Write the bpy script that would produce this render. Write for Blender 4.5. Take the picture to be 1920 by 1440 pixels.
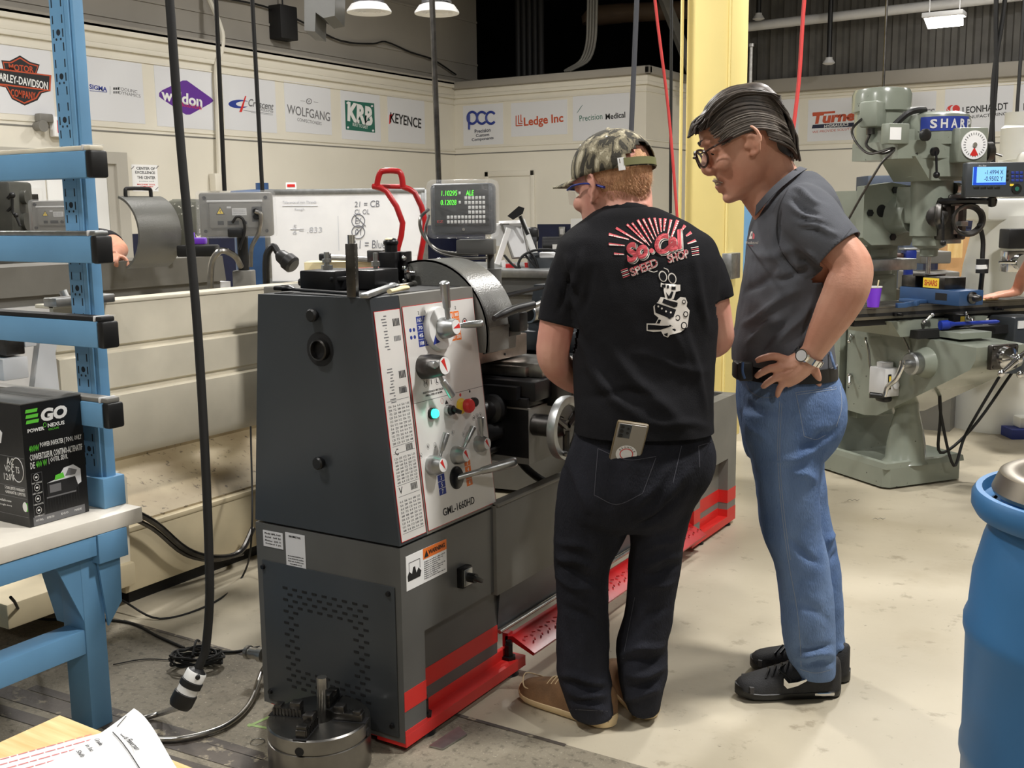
import bpy, bmesh, math, random
from math import sin, cos, pi, radians as R, sqrt, atan2
from mathutils import Vector as V, Matrix as M, noise as NZ
from mathutils.bvhtree import BVHTree
random.seed(7)
for o in list(bpy.data.objects): bpy.data.objects.remove(o)
SC = bpy.context.scene; COL = SC.collection
# ---------------------------------------------------------------- camera
YAW, PITCH, ROLL, FPX, EYE = R(31.6), R(9.05), R(.657), 2032., V((0, 0, 1.47))
_fw = V((-sin(YAW)*cos(PITCH), cos(YAW)*cos(PITCH), -sin(PITCH)))
_r0 = V((cos(YAW), sin(YAW), 0)); _u0 = _r0.cross(_fw)
_rt = _r0*cos(ROLL)-_u0*sin(ROLL); _up = _u0*cos(ROLL)+_r0*sin(ROLL)
cd = bpy.data.cameras.new('camera'); cam = bpy.data.objects.new('camera', cd); COL.objects.link(cam)
cd.sensor_fit = 'HORIZONTAL'; cd.sensor_width = 36; cd.lens = FPX/1920*36; cd.clip_start = .05; cd.clip_end = 100
cam.matrix_world = M(((_rt.x, _up.x, -_fw.x, EYE.x), (_rt.y, _up.y, -_fw.y, EYE.y), (_rt.z, _up.z, -_fw.z, EYE.z), (0, 0, 0, 1)))
SC.camera = cam
# ---------------------------------------------------------------- world, exposure, daylight and shop light
SC.view_settings.view_transform = 'Standard'; SC.view_settings.look = 'None'
SC.view_settings.exposure = 0.0; SC.view_settings.gamma = 1; SC.view_settings.use_curve_mapping = False
W = bpy.data.worlds.new('world'); SC.world = W; W.use_nodes = True
W.node_tree.nodes['Background'].inputs[0].default_value = (.9, .93, 1, 1); W.node_tree.nodes['Background'].inputs[1].default_value = .05
def area(loc, sx, sy, power, col=(1, .975, .94), aim=None, spread=180):
    l = bpy.data.lights.new('shop_light', 'AREA'); l.shape = 'RECTANGLE'; l.size = sx; l.size_y = sy; l.energy = power; l.color = col; l.spread = R(spread)
    o = bpy.data.objects.new('shop_light', l); COL.objects.link(o); o.location = loc
    d = (V(aim)-V(loc)) if aim else V((0, 0, -1)); o.rotation_euler = d.to_track_quat('-Z', 'Y').to_euler(); return o
# rows of high bay lamps: (x, y, z, watts); each gets its fixture further down
BAYS = [(-4.6, 5.2, 5.0, 190), (-1.2, 8.2, 5.0, 210), (.6, 3.4, 5.0, 240), (-7.6, 3.6, 4.6, 130), (-6.6, 9.5, 5.0, 90), (2.6, 9.8, 5.0, 110), (-1.6, 13.4, 5.0, 90), (-2.8, .2, 5.0, 105), (3.0, -1.5, 5.0, 120), (-3.5, -4., 5., 50)]
for x, y, z, e in BAYS: area((x, y, z-.13), .55, .4, e)
# ---------------------------------------------------------------- helpers
def lin(c):
    f = lambda x: (x/255/12.92) if x/255 <= .04045 else ((x/255+.055)/1.055)**2.4
    return (f(c[0]), f(c[1]), f(c[2]), 1)
_H = V((-sin(YAW), cos(YAW), 0)); _S = _r0
def ray(u, v): return _fw*FPX+_rt*(u-960)+_up*(720-v)
def K(u, v, D):                                    # a place at distance D in front of the viewpoint
    d = ray(u, v); return EYE+d*(D/d.dot(_H))
def atx(u, v, x): d = ray(u, v); return EYE+d*((x-EYE.x)/d.x)
def aty(u, v, y): d = ray(u, v); return EYE+d*((y-EYE.y)/d.y)
def atz(u, v, z): d = ray(u, v); return EYE+d*((z-EYE.z)/d.z)
X, Y, Z = V((1, 0, 0)), V((0, 1, 0)), V((0, 0, 1))
def frame(d):
    d = V(d).normalized(); a = Z if abs(d.z) < .9 else X
    x = a.cross(d).normalized(); return x, d.cross(x), d
def crom(pts, n=6, closed=False):
    P = [V(p) for p in pts]; out = []; N = len(P)
    if N < 3: return P
    for i in range(N if closed else N-1):
        g = (lambda k: P[k % N]) if closed else (lambda k: P[max(0, min(N-1, k))])
        a, b, c, d = g(i-1), g(i), g(i+1), g(i+2)
        for k in range(n):
            t = k/n; l0, l1, l2 = (b-a).length, (c-b).length, (d-c).length; m1 = (c-a)*(l1/(l0+l1+1e-9)); m2 = (d-b)*(l1/(l1+l2+1e-9))
            out.append(b*(2*t**3-3*t*t+1)+m1*(t**3-2*t*t+t)+c*(3*t*t-2*t**3)+m2*(t**3-t*t))
    if not closed: out.append(P[-1])
    return out
class MB:
    def __init__(s): s.v = []; s.f = []; s.m = []
    def add(s, vs, fs, mi=0):
        k = len(s.v); s.v += [V(p) for p in vs]; s.f += [tuple(i+k for i in f) for f in fs]; s.m += [mi]*len(fs); return s
    def box(s, c, d, rot=None, bev=0, mi=0):
        bm = bmesh.new(); bmesh.ops.create_cube(bm, size=1)
        for q in bm.verts: q.co = V((q.co.x*d[0], q.co.y*d[1], q.co.z*d[2]))
        if bev: bmesh.ops.bevel(bm, geom=bm.edges[:], offset=min(bev, min(d)*.45), segments=2, profile=.5, affect='EDGES')
        rm = rot if isinstance(rot, M) else (M.Rotation(rot, 3, 'Z') if rot else M.Identity(3))
        bm.verts.index_update(); s.add([rm@q.co+V(c) for q in bm.verts], [[q.index for q in f.verts] for f in bm.faces], mi); bm.free(); return s
    def bx(s, a, b, bev=0, mi=0): return s.box([(a[i]+b[i])/2 for i in range(3)], [abs(b[i]-a[i]) for i in range(3)], None, bev, mi)
    def cyl(s, a, b, r, r2=None, n=18, mi=0):
        a, b = V(a), V(b); r2 = r if r2 is None else r2; x, y, d = frame(b-a); vs = []
        for c, q in ((a, r), (b, r2)): vs += [c+(x*cos(2*pi*i/n)+y*sin(2*pi*i/n))*q for i in range(n)]
        s.add(vs, [(i, (i+1) % n, n+(i+1) % n, n+i) for i in range(n)]+[tuple(range(n))[::-1], tuple(range(n, 2*n))], mi); return s
    def lathe(s, prof, o=(0, 0, 0), ax=Z, n=28, mi=0):       # prof: (radius, height)
        x, y, d = frame(ax); o = V(o); vs = []; fs = []
        for r, h in prof: vs += [o+d*h+(x*cos(2*pi*i/n)+y*sin(2*pi*i/n))*max(r, .0002) for i in range(n)]
        for k in range(len(prof)-1): fs += [(k*n+i, k*n+(i+1) % n, (k+1)*n+(i+1) % n, (k+1)*n+i) for i in range(n)]
        fs += [tuple(range(n))[::-1], tuple(range((len(prof)-1)*n, len(prof)*n))]; return s.add(vs, fs, mi)
    def loft(s, rings, mi=0, cap=True, closed=False):
        n = len(rings[0]); vs = [p for r in rings for p in r]; L = len(rings)
        fs = [(k*n+i, k*n+(i+1) % n, ((k+1) % L)*n+(i+1) % n, ((k+1) % L)*n+i) for k in range(L if closed else L-1) for i in range(n)]
        if cap and not closed: fs += [tuple(range(n))[::-1], tuple(range((L-1)*n, L*n))]
        return s.add(vs, fs, mi)
    def tube(s, pts, r, n=8, sub=5, mi=0, closed=False, flat=None):
        rr = list(r) if isinstance(r, (list, tuple)) else [r]*len(pts)
        if sub > 1 and len(pts) > 2:
            P = crom([V(p) for p in pts], sub, closed); q = crom([V((a, 0, 0)) for a in rr], sub, closed); rr = [max(a.x, .0003) for a in q]
        else: P = [V(p) for p in pts]
        N = len(P); rings = []; x = None
        for i in range(N):
            d = (P[(i+1) % N]-P[i-1]) if closed else (P[min(i+1, N-1)]-P[max(i-1, 0)])
            if d.length < 1e-9: d = V(Z)
            d.normalize()
            x = frame(d)[0] if x is None else (x-d*x.dot(d)).normalized()
            y = d.cross(x); fl = 1 if flat is None else flat
            rings.append([P[i]+(x*cos(2*pi*k/n)+y*sin(2*pi*k/n)*fl)*rr[i] for k in range(n)])
        return s.loft(rings, mi, True, closed)
    def prism(s, poly, o, ux, uy, dep, mi=0, side=None):   # polygon (a,b) -> o+a*ux+b*uy, pushed along ux x uy by dep
        ux, uy, o = V(ux), V(uy), V(o); nn = ux.cross(uy).normalized()*dep; n = len(poly)
        A = [o+ux*a+uy*b for a, b in poly]; k = len(s.v); s.v += A+[p+nn for p in A]
        s.f += [tuple(k+i for i in range(n))[::-1], tuple(k+n+i for i in range(n))]; s.m += [mi, mi]
        s.f += [(k+i, k+(i+1) % n, k+n+(i+1) % n, k+n+i) for i in range(n)]; s.m += [mi if side is None else side]*n; return s
    def sph(s, c, r, rot=None, n=16, mi=0):
        r = (r, r, r) if not isinstance(r, (list, tuple)) else r; c = V(c); rm = rot or M.Identity(3); h = n//2+2; rings = []
        for j in range(1, h):
            t = pi*j/h; rings.append([c+rm@V((r[0]*sin(t)*cos(2*pi*i/n), r[1]*sin(t)*sin(2*pi*i/n), -r[2]*cos(t))) for i in range(n)])
        k = len(s.v); s.loft(rings, mi, False); L = len(s.v)-k
        s.v += [c+rm@V((0, 0, -r[2])), c+rm@V((0, 0, r[2]))]
        for i in range(n):
            s.f += [(k+(i+1) % n, k+i, k+L), (k+L-n+i, k+L-n+(i+1) % n, k+L+1)]; s.m += [mi, mi]
        return s
    def text(s, t, o, ux, uy, h=None, w=None, al='C', bold=0, shear=0, dep=.0008, mi=0, sp=1.0, res=3):
        cu = bpy.data.curves.new('t', 'FONT'); cu.body = t; cu.size = 1; cu.offset = bold; cu.shear = shear; cu.space_character = sp; cu.resolution_u = res; cu.fill_mode = 'BOTH'; cu.extrude = .01
        ob = bpy.data.objects.new('t', cu); COL.objects.link(ob); dg = bpy.context.evaluated_depsgraph_get(); me = bpy.data.meshes.new_from_object(ob.evaluated_get(dg))
        vs = [q.co.copy() for q in me.vertices]; fs = [tuple(p.vertices) for p in me.polygons]
        bpy.data.objects.remove(ob); bpy.data.curves.remove(cu); bpy.data.meshes.remove(me)
        if not vs: return s
        x0, x1 = min(q.x for q in vs), max(q.x for q in vs); y0, y1 = min(q.y for q in vs), max(q.y for q in vs)
        sy = (h/(y1-y0)) if h else (w/(x1-x0)); sx = (w/(x1-x0)) if w else sy
        ux, uy, o = V(ux), V(uy), V(o); nn = ux.cross(uy).normalized(); ox = {'C': (x0+x1)/2, 'L': x0, 'R': x1}[al]; oy = (y0+y1)/2
        return s.add([o+ux*((q.x-ox)*sx)+uy*((q.y-oy)*sy)+nn*(q.z/.02+.5)*dep for q in vs], fs, mi)
    def xf(s, m): s.v = [m@p for p in s.v]; return s
    def mesh(s, name, mats, sharp=38):
        me = bpy.data.meshes.new(name); me.from_pydata([tuple(p) for p in s.v], [], s.f); me.validate()
        if len(me.polygons) == len(s.m): me.polygons.foreach_set('material_index', s.m)
        me.polygons.foreach_set('use_smooth', [True]*len(me.polygons)); me.set_sharp_from_angle(angle=R(sharp))
        bm = bmesh.new(); bm.from_mesh(me); bmesh.ops.recalc_face_normals(bm, faces=bm.faces[:]); bm.to_mesh(me); bm.free()
        for m in (mats if isinstance(mats, (list, tuple)) else [mats]): me.materials.append(m)
        return me
def prop(o, label=None, cat=None, group=None, kind=None):
    if label: o['label'] = label
    if cat: o['category'] = cat
    if group: o['group'] = group
    if kind: o['kind'] = kind
    return o
def thing(name, label, cat, loc=(0, 0, 0), rz=0, group=None):
    o = bpy.data.objects.new(name, None); COL.objects.link(o); o.location = loc; o.rotation_euler = (0, 0, rz); o.empty_display_size = .1
    return prop(o, label, cat, group)
def obj(name, me, parent=None, label=None, loc=None):
    o = bpy.data.objects.new(name, me); COL.objects.link(o)
    if parent: o.parent = parent
    if loc is not None: o.location = loc
    if label: o['label'] = label
    return o
def part(name, mb, mat, parent, label=None, sharp=38): return obj(name, mb.mesh(name, mat, sharp), parent, label)
def wpart(name, mb, mat, parent, label=None, sharp=38):          # part given in room coordinates
    mw = M.Translation(parent.location)@parent.rotation_euler.to_matrix().to_4x4()
    if parent.parent: pp = parent.parent; mw = (M.Translation(pp.location)@pp.rotation_euler.to_matrix().to_4x4())@mw
    return part(name, mb.xf(mw.inverted()), mat, parent, label, sharp)
def solo(name, mb, mat, label, cat, group=None, sharp=38):       # a thing that is one mesh, origin at its base
    c = V((sum(p.x for p in mb.v)/len(mb.v), sum(p.y for p in mb.v)/len(mb.v), min(p.z for p in mb.v)))
    mb.xf(M.Translation(-c)); o = obj(name, mb.mesh(name, mat, sharp)); o.location = c; return prop(o, label, cat, group)
def struct(name, mb, mat, parent=None):
    o = obj(name, mb.mesh(name, mat), parent)
    if not parent: o['kind'] = 'structure'
    return o
def dup(root, loc=None, rz=None, label=None):
    r = root.copy(); COL.objects.link(r)
    if loc is not None: r.location = loc
    if rz is not None: r.rotation_euler = (0, 0, rz)
    if label: r['label'] = label
    for ch in list(root.children):
        c = ch.copy(); COL.objects.link(c); c.parent = r
        for g in list(ch.children):
            d = g.copy(); COL.objects.link(d); d.parent = c
    return r
def vox(mb, size, smooth=4, fac=.5):                             # one continuous skin over overlapping shapes
    me = mb.mesh('tmp', MT['plain']); o = bpy.data.objects.new('tmp', me); COL.objects.link(o)
    m = o.modifiers.new('r', 'REMESH'); m.mode = 'VOXEL'; m.voxel_size = size
    if smooth: q = o.modifiers.new('s', 'SMOOTH'); q.iterations = smooth; q.factor = fac
    dg = bpy.context.evaluated_depsgraph_get(); r = bpy.data.meshes.new_from_object(o.evaluated_get(dg)); bpy.data.objects.remove(o); bpy.data.meshes.remove(me)
    r.polygons.foreach_set('use_smooth', [True]*len(r.polygons)); r.materials.clear(); return r
def folds(me, fl, fine=0, scale=20, seed=0, xf=None):            # press creases (a, b, width, height) into a cloth mesh along its normals
    bm = bmesh.new(); bm.from_mesh(me); tr = BVHTree.FromBMesh(bm); bm.free(); nr = [v.normal.copy() for v in me.vertices]; S = []
    for a, b, w, h in fl:
        P = []
        for i in range(9):
            p = V(a)+(V(b)-V(a))*i/8; p += Z*w*.5*sin(i*.9+len(S)); c = tr.ray_cast(EYE, (p-EYE).normalized())[0]
            if c is not None and (not P or (c-P[-1]).length < .12): P.append(c)
        if len(P) > 2: lo = V((min(p.x for p in P), min(p.y for p in P), min(p.z for p in P))); hi = V((max(p.x for p in P), max(p.y for p in P), max(p.z for p in P))); S.append((P, w*.8, h*1.9, lo-V((1, 1, 1))*2.5*w, hi+V((1, 1, 1))*2.5*w))
    for v, n in zip(me.vertices, nr):
        d = 0; c = v.co
        for P, w, h, lo, hi in S:
            if c.x < lo.x or c.y < lo.y or c.z < lo.z or c.x > hi.x or c.y > hi.y or c.z > hi.z: continue
            bq = 9; bt = 0; m = len(P)-1
            for i in range(m):
                ab = P[i+1]-P[i]; t = max(0, min(1, (c-P[i]).dot(ab)/(ab.length_squared+1e-9))); q = (c-(P[i]+ab*t)).length
                if q < bq: bq = q; bt = (i+t)/m
            if bq < 2.5*w: d += h*math.exp(-(bq/w)**2)*min(1, 3.2*bt*(1-bt)+.12)
        if fine: d += fine*NZ.fractal(c*scale+V((seed, 0, 0)), 1, 2, 3)
        v.co += n*d
    me.update()
# ---------------------------------------------------------------- materials
MT = {}
def nodes(m): return m.node_tree.nodes, m.node_tree.links
def mat(name, col, rough=.5, metal=0, var=0, vs=8., col2=None, bump=0, bs=60., spec=.5, emit=None, es=0, coat=0, stretch=None, alpha=None, trans=0, detail=4, contrast=None):
    m = bpy.data.materials.new(name); m.use_nodes = True; N, L = nodes(m); b = N['Principled BSDF']
    b.inputs['Base Color'].default_value = lin(col); b.inputs['Roughness'].default_value = rough; b.inputs['Metallic'].default_value = metal
    b.inputs['Specular IOR Level'].default_value = spec; b.inputs['Coat Weight'].default_value = coat; b.inputs['Coat Roughness'].default_value = .15
    if trans: b.inputs['Transmission Weight'].default_value = trans; b.inputs['IOR'].default_value = 1.1
    if alpha is not None: b.inputs['Alpha'].default_value = alpha
    if emit: b.inputs['Emission Color'].default_value = lin(emit); b.inputs['Emission Strength'].default_value = es
    if var or col2 or bump:
        tc = N.new('ShaderNodeTexCoord'); mp = N.new('ShaderNodeMapping'); L.new(tc.outputs['Object'], mp.inputs['Vector'])
        if stretch: mp.inputs['Scale'].default_value = stretch
    if var or col2:
        t = N.new('ShaderNodeTexNoise'); t.inputs['Scale'].default_value = vs; t.inputs['Detail'].default_value = detail; L.new(mp.outputs[0], t.inputs['Vector'])
        r = N.new('ShaderNodeValToRGB'); c2 = col2 or tuple(max(0, min(255, c*(1-var))) for c in col); c1 = col if col2 else tuple(min(255, c*(1+var*.6)) for c in col)
        lo, hi = contrast or (.3, .7); r.color_ramp.elements[0].position = lo; r.color_ramp.elements[1].position = hi
        r.color_ramp.elements[0].color = lin(c2); r.color_ramp.elements[1].color = lin(c1); L.new(t.outputs[0], r.inputs[0]); L.new(r.outputs[0], b.inputs['Base Color'])
    if bump:
        t2 = N.new('ShaderNodeTexNoise'); t2.inputs['Scale'].default_value = bs; t2.inputs['Detail'].default_value = 3; L.new(mp.outputs[0], t2.inputs['Vector'])
        bp = N.new('ShaderNodeBump'); bp.inputs['Strength'].default_value = bump; bp.inputs['Distance'].default_value = .01; L.new(t2.outputs[0], bp.inputs['Height']); L.new(bp.outputs[0], b.inputs['Normal'])
    MT[name] = m; return m
mat('plain', (128, 128, 128))
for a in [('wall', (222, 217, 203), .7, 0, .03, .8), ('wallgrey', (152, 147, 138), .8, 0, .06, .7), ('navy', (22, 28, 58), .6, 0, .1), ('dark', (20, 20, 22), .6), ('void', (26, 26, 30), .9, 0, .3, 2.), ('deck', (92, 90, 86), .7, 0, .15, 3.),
          ('yellow', (244, 224, 148), .6, 0, .03, 1.5), ('white', (228, 228, 226), .5), ('wgrey', (206, 206, 206), .55, 0, .03), ('black', (16, 16, 17), .45), ('rubber', (14, 14, 14), .65), ('steel', (168, 166, 162), .3, 1, .12, 25.),
          ('dsteel', (92, 90, 88), .35, 1, .2, 20.), ('chrome', (215, 215, 215), .12, 1), ('brushed', (176, 178, 178), .38, 1, .08, 30.), ('red', (176, 22, 26), .35, 0, .1, 10.), ('redp', (206, 44, 40), .4), ('blue', (108, 158, 198), .45, 0, .05, 3.),
          ('beige', (216, 208, 188), .5, 0, .06, 4.), ('lgrey', (88, 88, 86), .42, 0, .06, 5.), ('lgrey2', (118, 116, 110), .5, 0, .06, 5.), ('gunmetal', (66, 70, 74), .36, .25, .06, 2.), ('blackox', (26, 26, 28), .35, .3, .2, 20.), ('signpaper', (216, 217, 220), .6),
          ('ink', (24, 24, 26), .6), ('inkgrey', (110, 110, 112), .6), ('orange', (226, 96, 40), .5), ('royal', (36, 56, 140), .5), ('purple', (92, 40, 140), .5), ('green', (30, 100, 84), .5), ('rust', (186, 74, 36), .5),
          ('millgrey', (132, 138, 126), .34, 0, .06, 4.), ('cardboard', (178, 138, 92), .8, 0, .08, 3.), ('cream', (238, 222, 176), .6), ('papr', (240, 240, 240), .7), ('visblue', (48, 78, 118), .4, 0, .1, 6.), ('chest', (62, 72, 88), .5), ('cobalt', (28, 52, 150), .4), ('cup', (124, 58, 214), .4),
          ('bluebase', (40, 60, 150), .5), ('whitemc', (232, 232, 226), .4, 0, .03, 3.), ('belt', (20, 18, 18), .5)]: mat(*a)
mat('doorframe', (176, 172, 162), .6); mat('gold', (238, 206, 64), .5); mat('warnor', (236, 120, 40), .5)
mat('clear', (250, 250, 252), .12, alpha=.13); mat('wrap', (240, 242, 245), .15, alpha=.13, bump=.6, bs=26.)
mat('scr', (10, 14, 12), .2); mat('led', (40, 255, 20), .4, emit=(90, 255, 40), es=1.5); mat('lcd', (120, 180, 236), .3, emit=(128, 190, 250), es=.62); mat('lcdd', (20, 60, 150), .3, emit=(30, 70, 190), es=.8)
mat('greenlamp', (60, 255, 220), .3, emit=(40, 255, 205), es=4.); mat('lampface', (255, 255, 255), .3, emit=(255, 250, 240), es=22.)
mat('pine', (232, 206, 150), .5, 0, col2=(206, 168, 104), vs=5, stretch=(1.2, 14, 1))
# ================================================================ the room
XL, YB, YF, ZW = -9.5, 13.87, 16.6, 3.37
# floor: painted part, bare worn part near the bench, old tape bands
fa, fb = atz(228, 1162, 0), atz(1060, 1396, 0); fd = (fb-fa).normalized(); fn = V((fd.y, -fd.x, 0))
if fn.dot(-fa) < 0: fn = -fn                                   # towards the viewer
m = mat('floorpaint', (192, 183, 163), .42, 0, col2=(166, 156, 134), vs=.9, bump=.05, bs=30, detail=8)
N, L = nodes(m); b = N['Principled BSDF']
def speck(m, base_from, scale, lo, hi, dark, amt):
    N, L = nodes(m); b = N['Principled BSDF']; src = b.inputs['Base Color'].links[0].from_socket
    tc = N.new('ShaderNodeTexCoord'); t = N.new('ShaderNodeTexNoise'); t.inputs['Scale'].default_value = scale; t.inputs['Detail'].default_value = 5; t.inputs['Roughness'].default_value = .65; L.new(tc.outputs['Object'], t.inputs['Vector'])
    r = N.new('ShaderNodeValToRGB'); r.color_ramp.elements[0].position = lo; r.color_ramp.elements[1].position = hi; L.new(t.outputs[0], r.inputs[0])
    mx = N.new('ShaderNodeMix'); mx.data_type = 'RGBA'; mx.inputs[7].default_value = lin(dark); L.new(src, mx.inputs[6])
    ml = N.new('ShaderNodeMath'); ml.operation = 'MULTIPLY'; ml.inputs[1].default_value = amt; L.new(r.outputs[0], ml.inputs[0]); L.new(ml.outputs[0], mx.inputs[0]); L.new(mx.outputs[2], b.inputs['Base Color'])
speck(m, 0, 9, .6, .68, (120, 108, 88), .5); speck(m, 0, 34, .66, .72, (90, 80, 64), .7); speck(m, 0, 2.2, .55, .8, (150, 136, 110), .5)
m = mat('floorbare', (150, 142, 124), .7, 0, col2=(106, 98, 84), vs=2.2, bump=.35, bs=70, detail=8); speck(m, 0, 40, .52, .66, (70, 64, 54), .6); speck(m, 0, 110, .6, .66, (196, 188, 166), .5)
m = mat('floorband', (92, 84, 76), .6, 0, col2=(58, 52, 48), vs=6, bump=.2); speck(m, 0, 14, .56, .62, (160, 150, 128), .8)
mb = MB(); A, B = fa-fd*12, fa+fd*14
mb.add([A-fn*34, B-fn*34, B, A], [(0, 1, 2, 3)], 0); mb.add([A, B, B+fn*14, A+fn*14], [(0, 1, 2, 3)], 1)
def band(u0, v0, u1, v1, w, mi=2, z=.0015):
    a, b = atz(u0, v0, z), atz(u1, v1, z); d = (b-a).normalized(); n = V((-d.y, d.x, 0))*w/2; mb.add([a-n, b-n, b+n, a+n], [(0, 1, 2, 3)], mi)
band(-260, 1215, 620, 1478, .07); band(-200, 1270, 560, 1500, .05); band(60, 1288, 500, 1420, .035); band(230, 1163, 1060, 1397, .014)
struct('floor', mb, [MT['floorpaint'], MT['floorbare'], MT['floorband']])
# left wall, its navy wainscot, grooves and cornice, and the grey wall set back above it
mb = MB(); mb.bx((XL-.2, -9, 0), (XL, YB, ZW), mi=0); mb.bx((XL, -9, 0), (XL+.006, 6.3, 1.28), mi=1); mb.bx((XL, 7.78, 0), (XL+.006, YB, 1.28), mi=1)
struct('wall_left', mb, [MT['wall'], MT['navy']])
mb = MB(); 
for z, w in ((2.33, .016),): mb.bx((XL, -9, z-w/2), (XL+.004, YB, z+w/2), mi=1)
for z0, z1, d in ((3.06, 3.075, .015), (3.15, 3.2, .035), (3.2, 3.30, .03), (3.30, 3.38, .07), (2.37, 2.39, .012)): mb.bx((XL, -9, z0), (XL+d, YB, z1), .006)
struct('trim_1', mb, [MT['wall'], MT['lgrey2']])
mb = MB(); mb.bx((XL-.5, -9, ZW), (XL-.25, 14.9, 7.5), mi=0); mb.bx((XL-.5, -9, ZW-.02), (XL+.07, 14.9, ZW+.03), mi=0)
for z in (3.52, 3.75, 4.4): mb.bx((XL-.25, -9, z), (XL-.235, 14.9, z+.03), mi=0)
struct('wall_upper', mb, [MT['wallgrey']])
# back wall of the block, with its return, open to the dark roof space behind
xc = aty(1211, 271, YB).x
mb = MB(); mb.bx((XL, YB, 0), (xc, YB+.2, ZW+.02)); mb.bx((XL, YB-.006, 0), (aty(1004, 420, YB).x-.35, YB, 1.28), mi=1); mb.bx((aty(1008, 420, YB).x, YB-.006, 0), (aty(1090, 420, YB).x, YB, 1.28), mi=1); mb.bx((aty(1130, 420, YB).x, YB-.006, 0), (xc, YB, 1.28), mi=1)
struct('wall_back', mb, [MT['wall'], MT['navy']])
mb = MB(); mb.bx((xc-.2, YB+.2, 0), (xc, YF, ZW+.02)); struct('wall_return', mb, [MT['wall']])
mb = MB()
for z0, z1, d in ((3.06, 3.075, .015), (3.15, 3.2, .035), (3.2, 3.28, .03), (2.41, 2.43, .012)):
    mb.bx((XL, YB-d, z0), (xc+d, YB, z1), .006); mb.bx((xc, YB, z0), (xc+d, YF, z1), .006)
mb.bx((XL, YB-.004, 2.322), (xc, YB, 2.338), mi=1); mb.bx((xc, YB, 2.322), (xc+.004, YF, 2.338), mi=1)
mb.bx((XL, YB-.09, 3.28), (xc+.09, YB, 3.39), .02, 2); mb.bx((xc, YB-.09, 3.28), (xc+.09, YF, 3.39), .02, 2); struct('trim_2', mb, [MT['wall'], MT['lgrey2'], MT['wallgrey']])
# far wall at the right with ribbed sheet above it
mb = MB(); mb.bx((xc-.2, YF, 0), (9, YF+.2, ZW)); struct('wall_far', mb, [MT['wall']])
mb = MB()
for z0, z1, d in ((3.1, 3.115, .015), (3.15, 3.2, .03), (2.41, 2.43, .012)): mb.bx((xc+.1, YF-d, z0), (9, YF, z1), .006)
mb.bx((xc+.1, YF-.004, 2.322), (9, YF, 2.338), mi=1); mb.bx((xc+.1, YF-.14, 3.2), (9, YF+.1, 3.40), .02, 2); struct('trim_3', mb, [MT['wall'], MT['lgrey2'], MT['wallgrey']])
mb = MB(); pr = []; x = xc-.5; p = .2
while x < 9: pr += [(x, 0), (x+p*.3, 0), (x+p*.42, -.05), (x+p*.8, -.05), (x+p*.92, 0)]; x += p
for i in range(len(pr)-1):
    a, b2 = pr[i], pr[i+1]; mb.add([(a[0], YF+.1+a[1], ZW), (b2[0], YF+.1+b2[1], ZW), (b2[0], YF+.1+b2[1], 7.5), (a[0], YF+.1+a[1], 7.5)], [(0, 1, 2, 3)])
struct('wall_sheet', mb, [MT['deck']])
mb = MB(); mb.bx((-14, YF+3.4, 0), (xc+1, YF+3.6, 7.5)); mb.bx((-14.2, YB-1, 0), (-14, YF+3.6, 7.5)); struct('wall_void', mb, [MT['void']])  # walls coloured dark to stand for the unlit roof space
mb = MB(); mb.bx((-14, -9, 6.4), (9, YF+3.6, 6.6)); struct('ceiling', mb, [MT['deck']])
mb = MB(); mb.bx((9, -9, 0), (9.2, YF+.2, 7.5)); struct('wall_right', mb, [MT['wall']])
mb = MB(); mb.bx((XL-.5, -9.2, 0), (9.2, -9, 7.5)); struct('wall_front', mb, [MT['wall']])
# column
mb = MB(); mb.bx((-2.70, 6.5, 0), (-2.41, 6.79, 6.4), .004); struct('column', mb, [MT['yellow']])
mb = MB(); mb.bx((-2.425, 6.49, .0), (-2.415, 6.5, 6.4)); mb.tube([(-2.72, 6.47, 0), (-2.72, 6.47, 6.4)], .011, sub=1); struct('trim_4', mb, [MT['yellow']])
# doors
def wl(u, v): return atx(u, v, XL)
def wb(u, v): return aty(u, v, YB)
def wf(u, v): return aty(u, v, YF)
d1 = thing('door_1', None, None, (XL, 7.1, 0)); d1['kind'] = 'structure'
mb = MB(); mb.bx((XL, 7.6, 0), (XL+.06, 7.74, 2.0)); mb.bx((XL, 6.1, 2.0), (XL+.06, 7.74, 2.12)); mb.bx((XL, 7.5, 0), (XL+.03, 7.6, 2.0)); wpart('door_frame', mb, MT['doorframe'], d1)
mb = MB(); mb.bx((XL, 6.8, 0), (XL+.02, 7.5, 1.98), .004); mb.bx((XL, 6.1, 0), (XL+.02, 6.78, 1.98), .004); wpart('door_panel', mb, MT['white'], d1)
a, c = wl(52, 364), wl(70, 400); mb = MB(); mb.bx((XL+.02, a.y-.05, c.z-.3), (XL+.03, c.y+.05, a.z+.06)); mb.bx((XL+.03, a.y, c.z-.2), (XL+.034, c.y, a.z), mi=1); wpart('door_window', mb, [MT['white'], MT['dsteel']], d1)
d2 = thing('door_2', None, None, wb(955, 500)); d2['kind'] = 'structure'; d2.location = (wb(955, 400).x, YB, 0)
x0, x1 = wb(910, 322).x, wb(1003, 322).x; mb = MB()
mb.bx((x0, YB-.03, 0), (x0+.07, YB, 2.06), .008); mb.bx((x1-.07, YB-.03, 0), (x1, YB, 2.06), .008); mb.bx((x0, YB-.03, 1.98), (x1, YB, 2.06), .008); wpart('door_frame', mb, MT['wall'], d2)
mb = MB(); mb.bx((x0+.07, YB-.012, 0), (x1-.07, YB, 1.98), .003); wpart('door_panel', mb, MT['wall'], d2)
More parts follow.
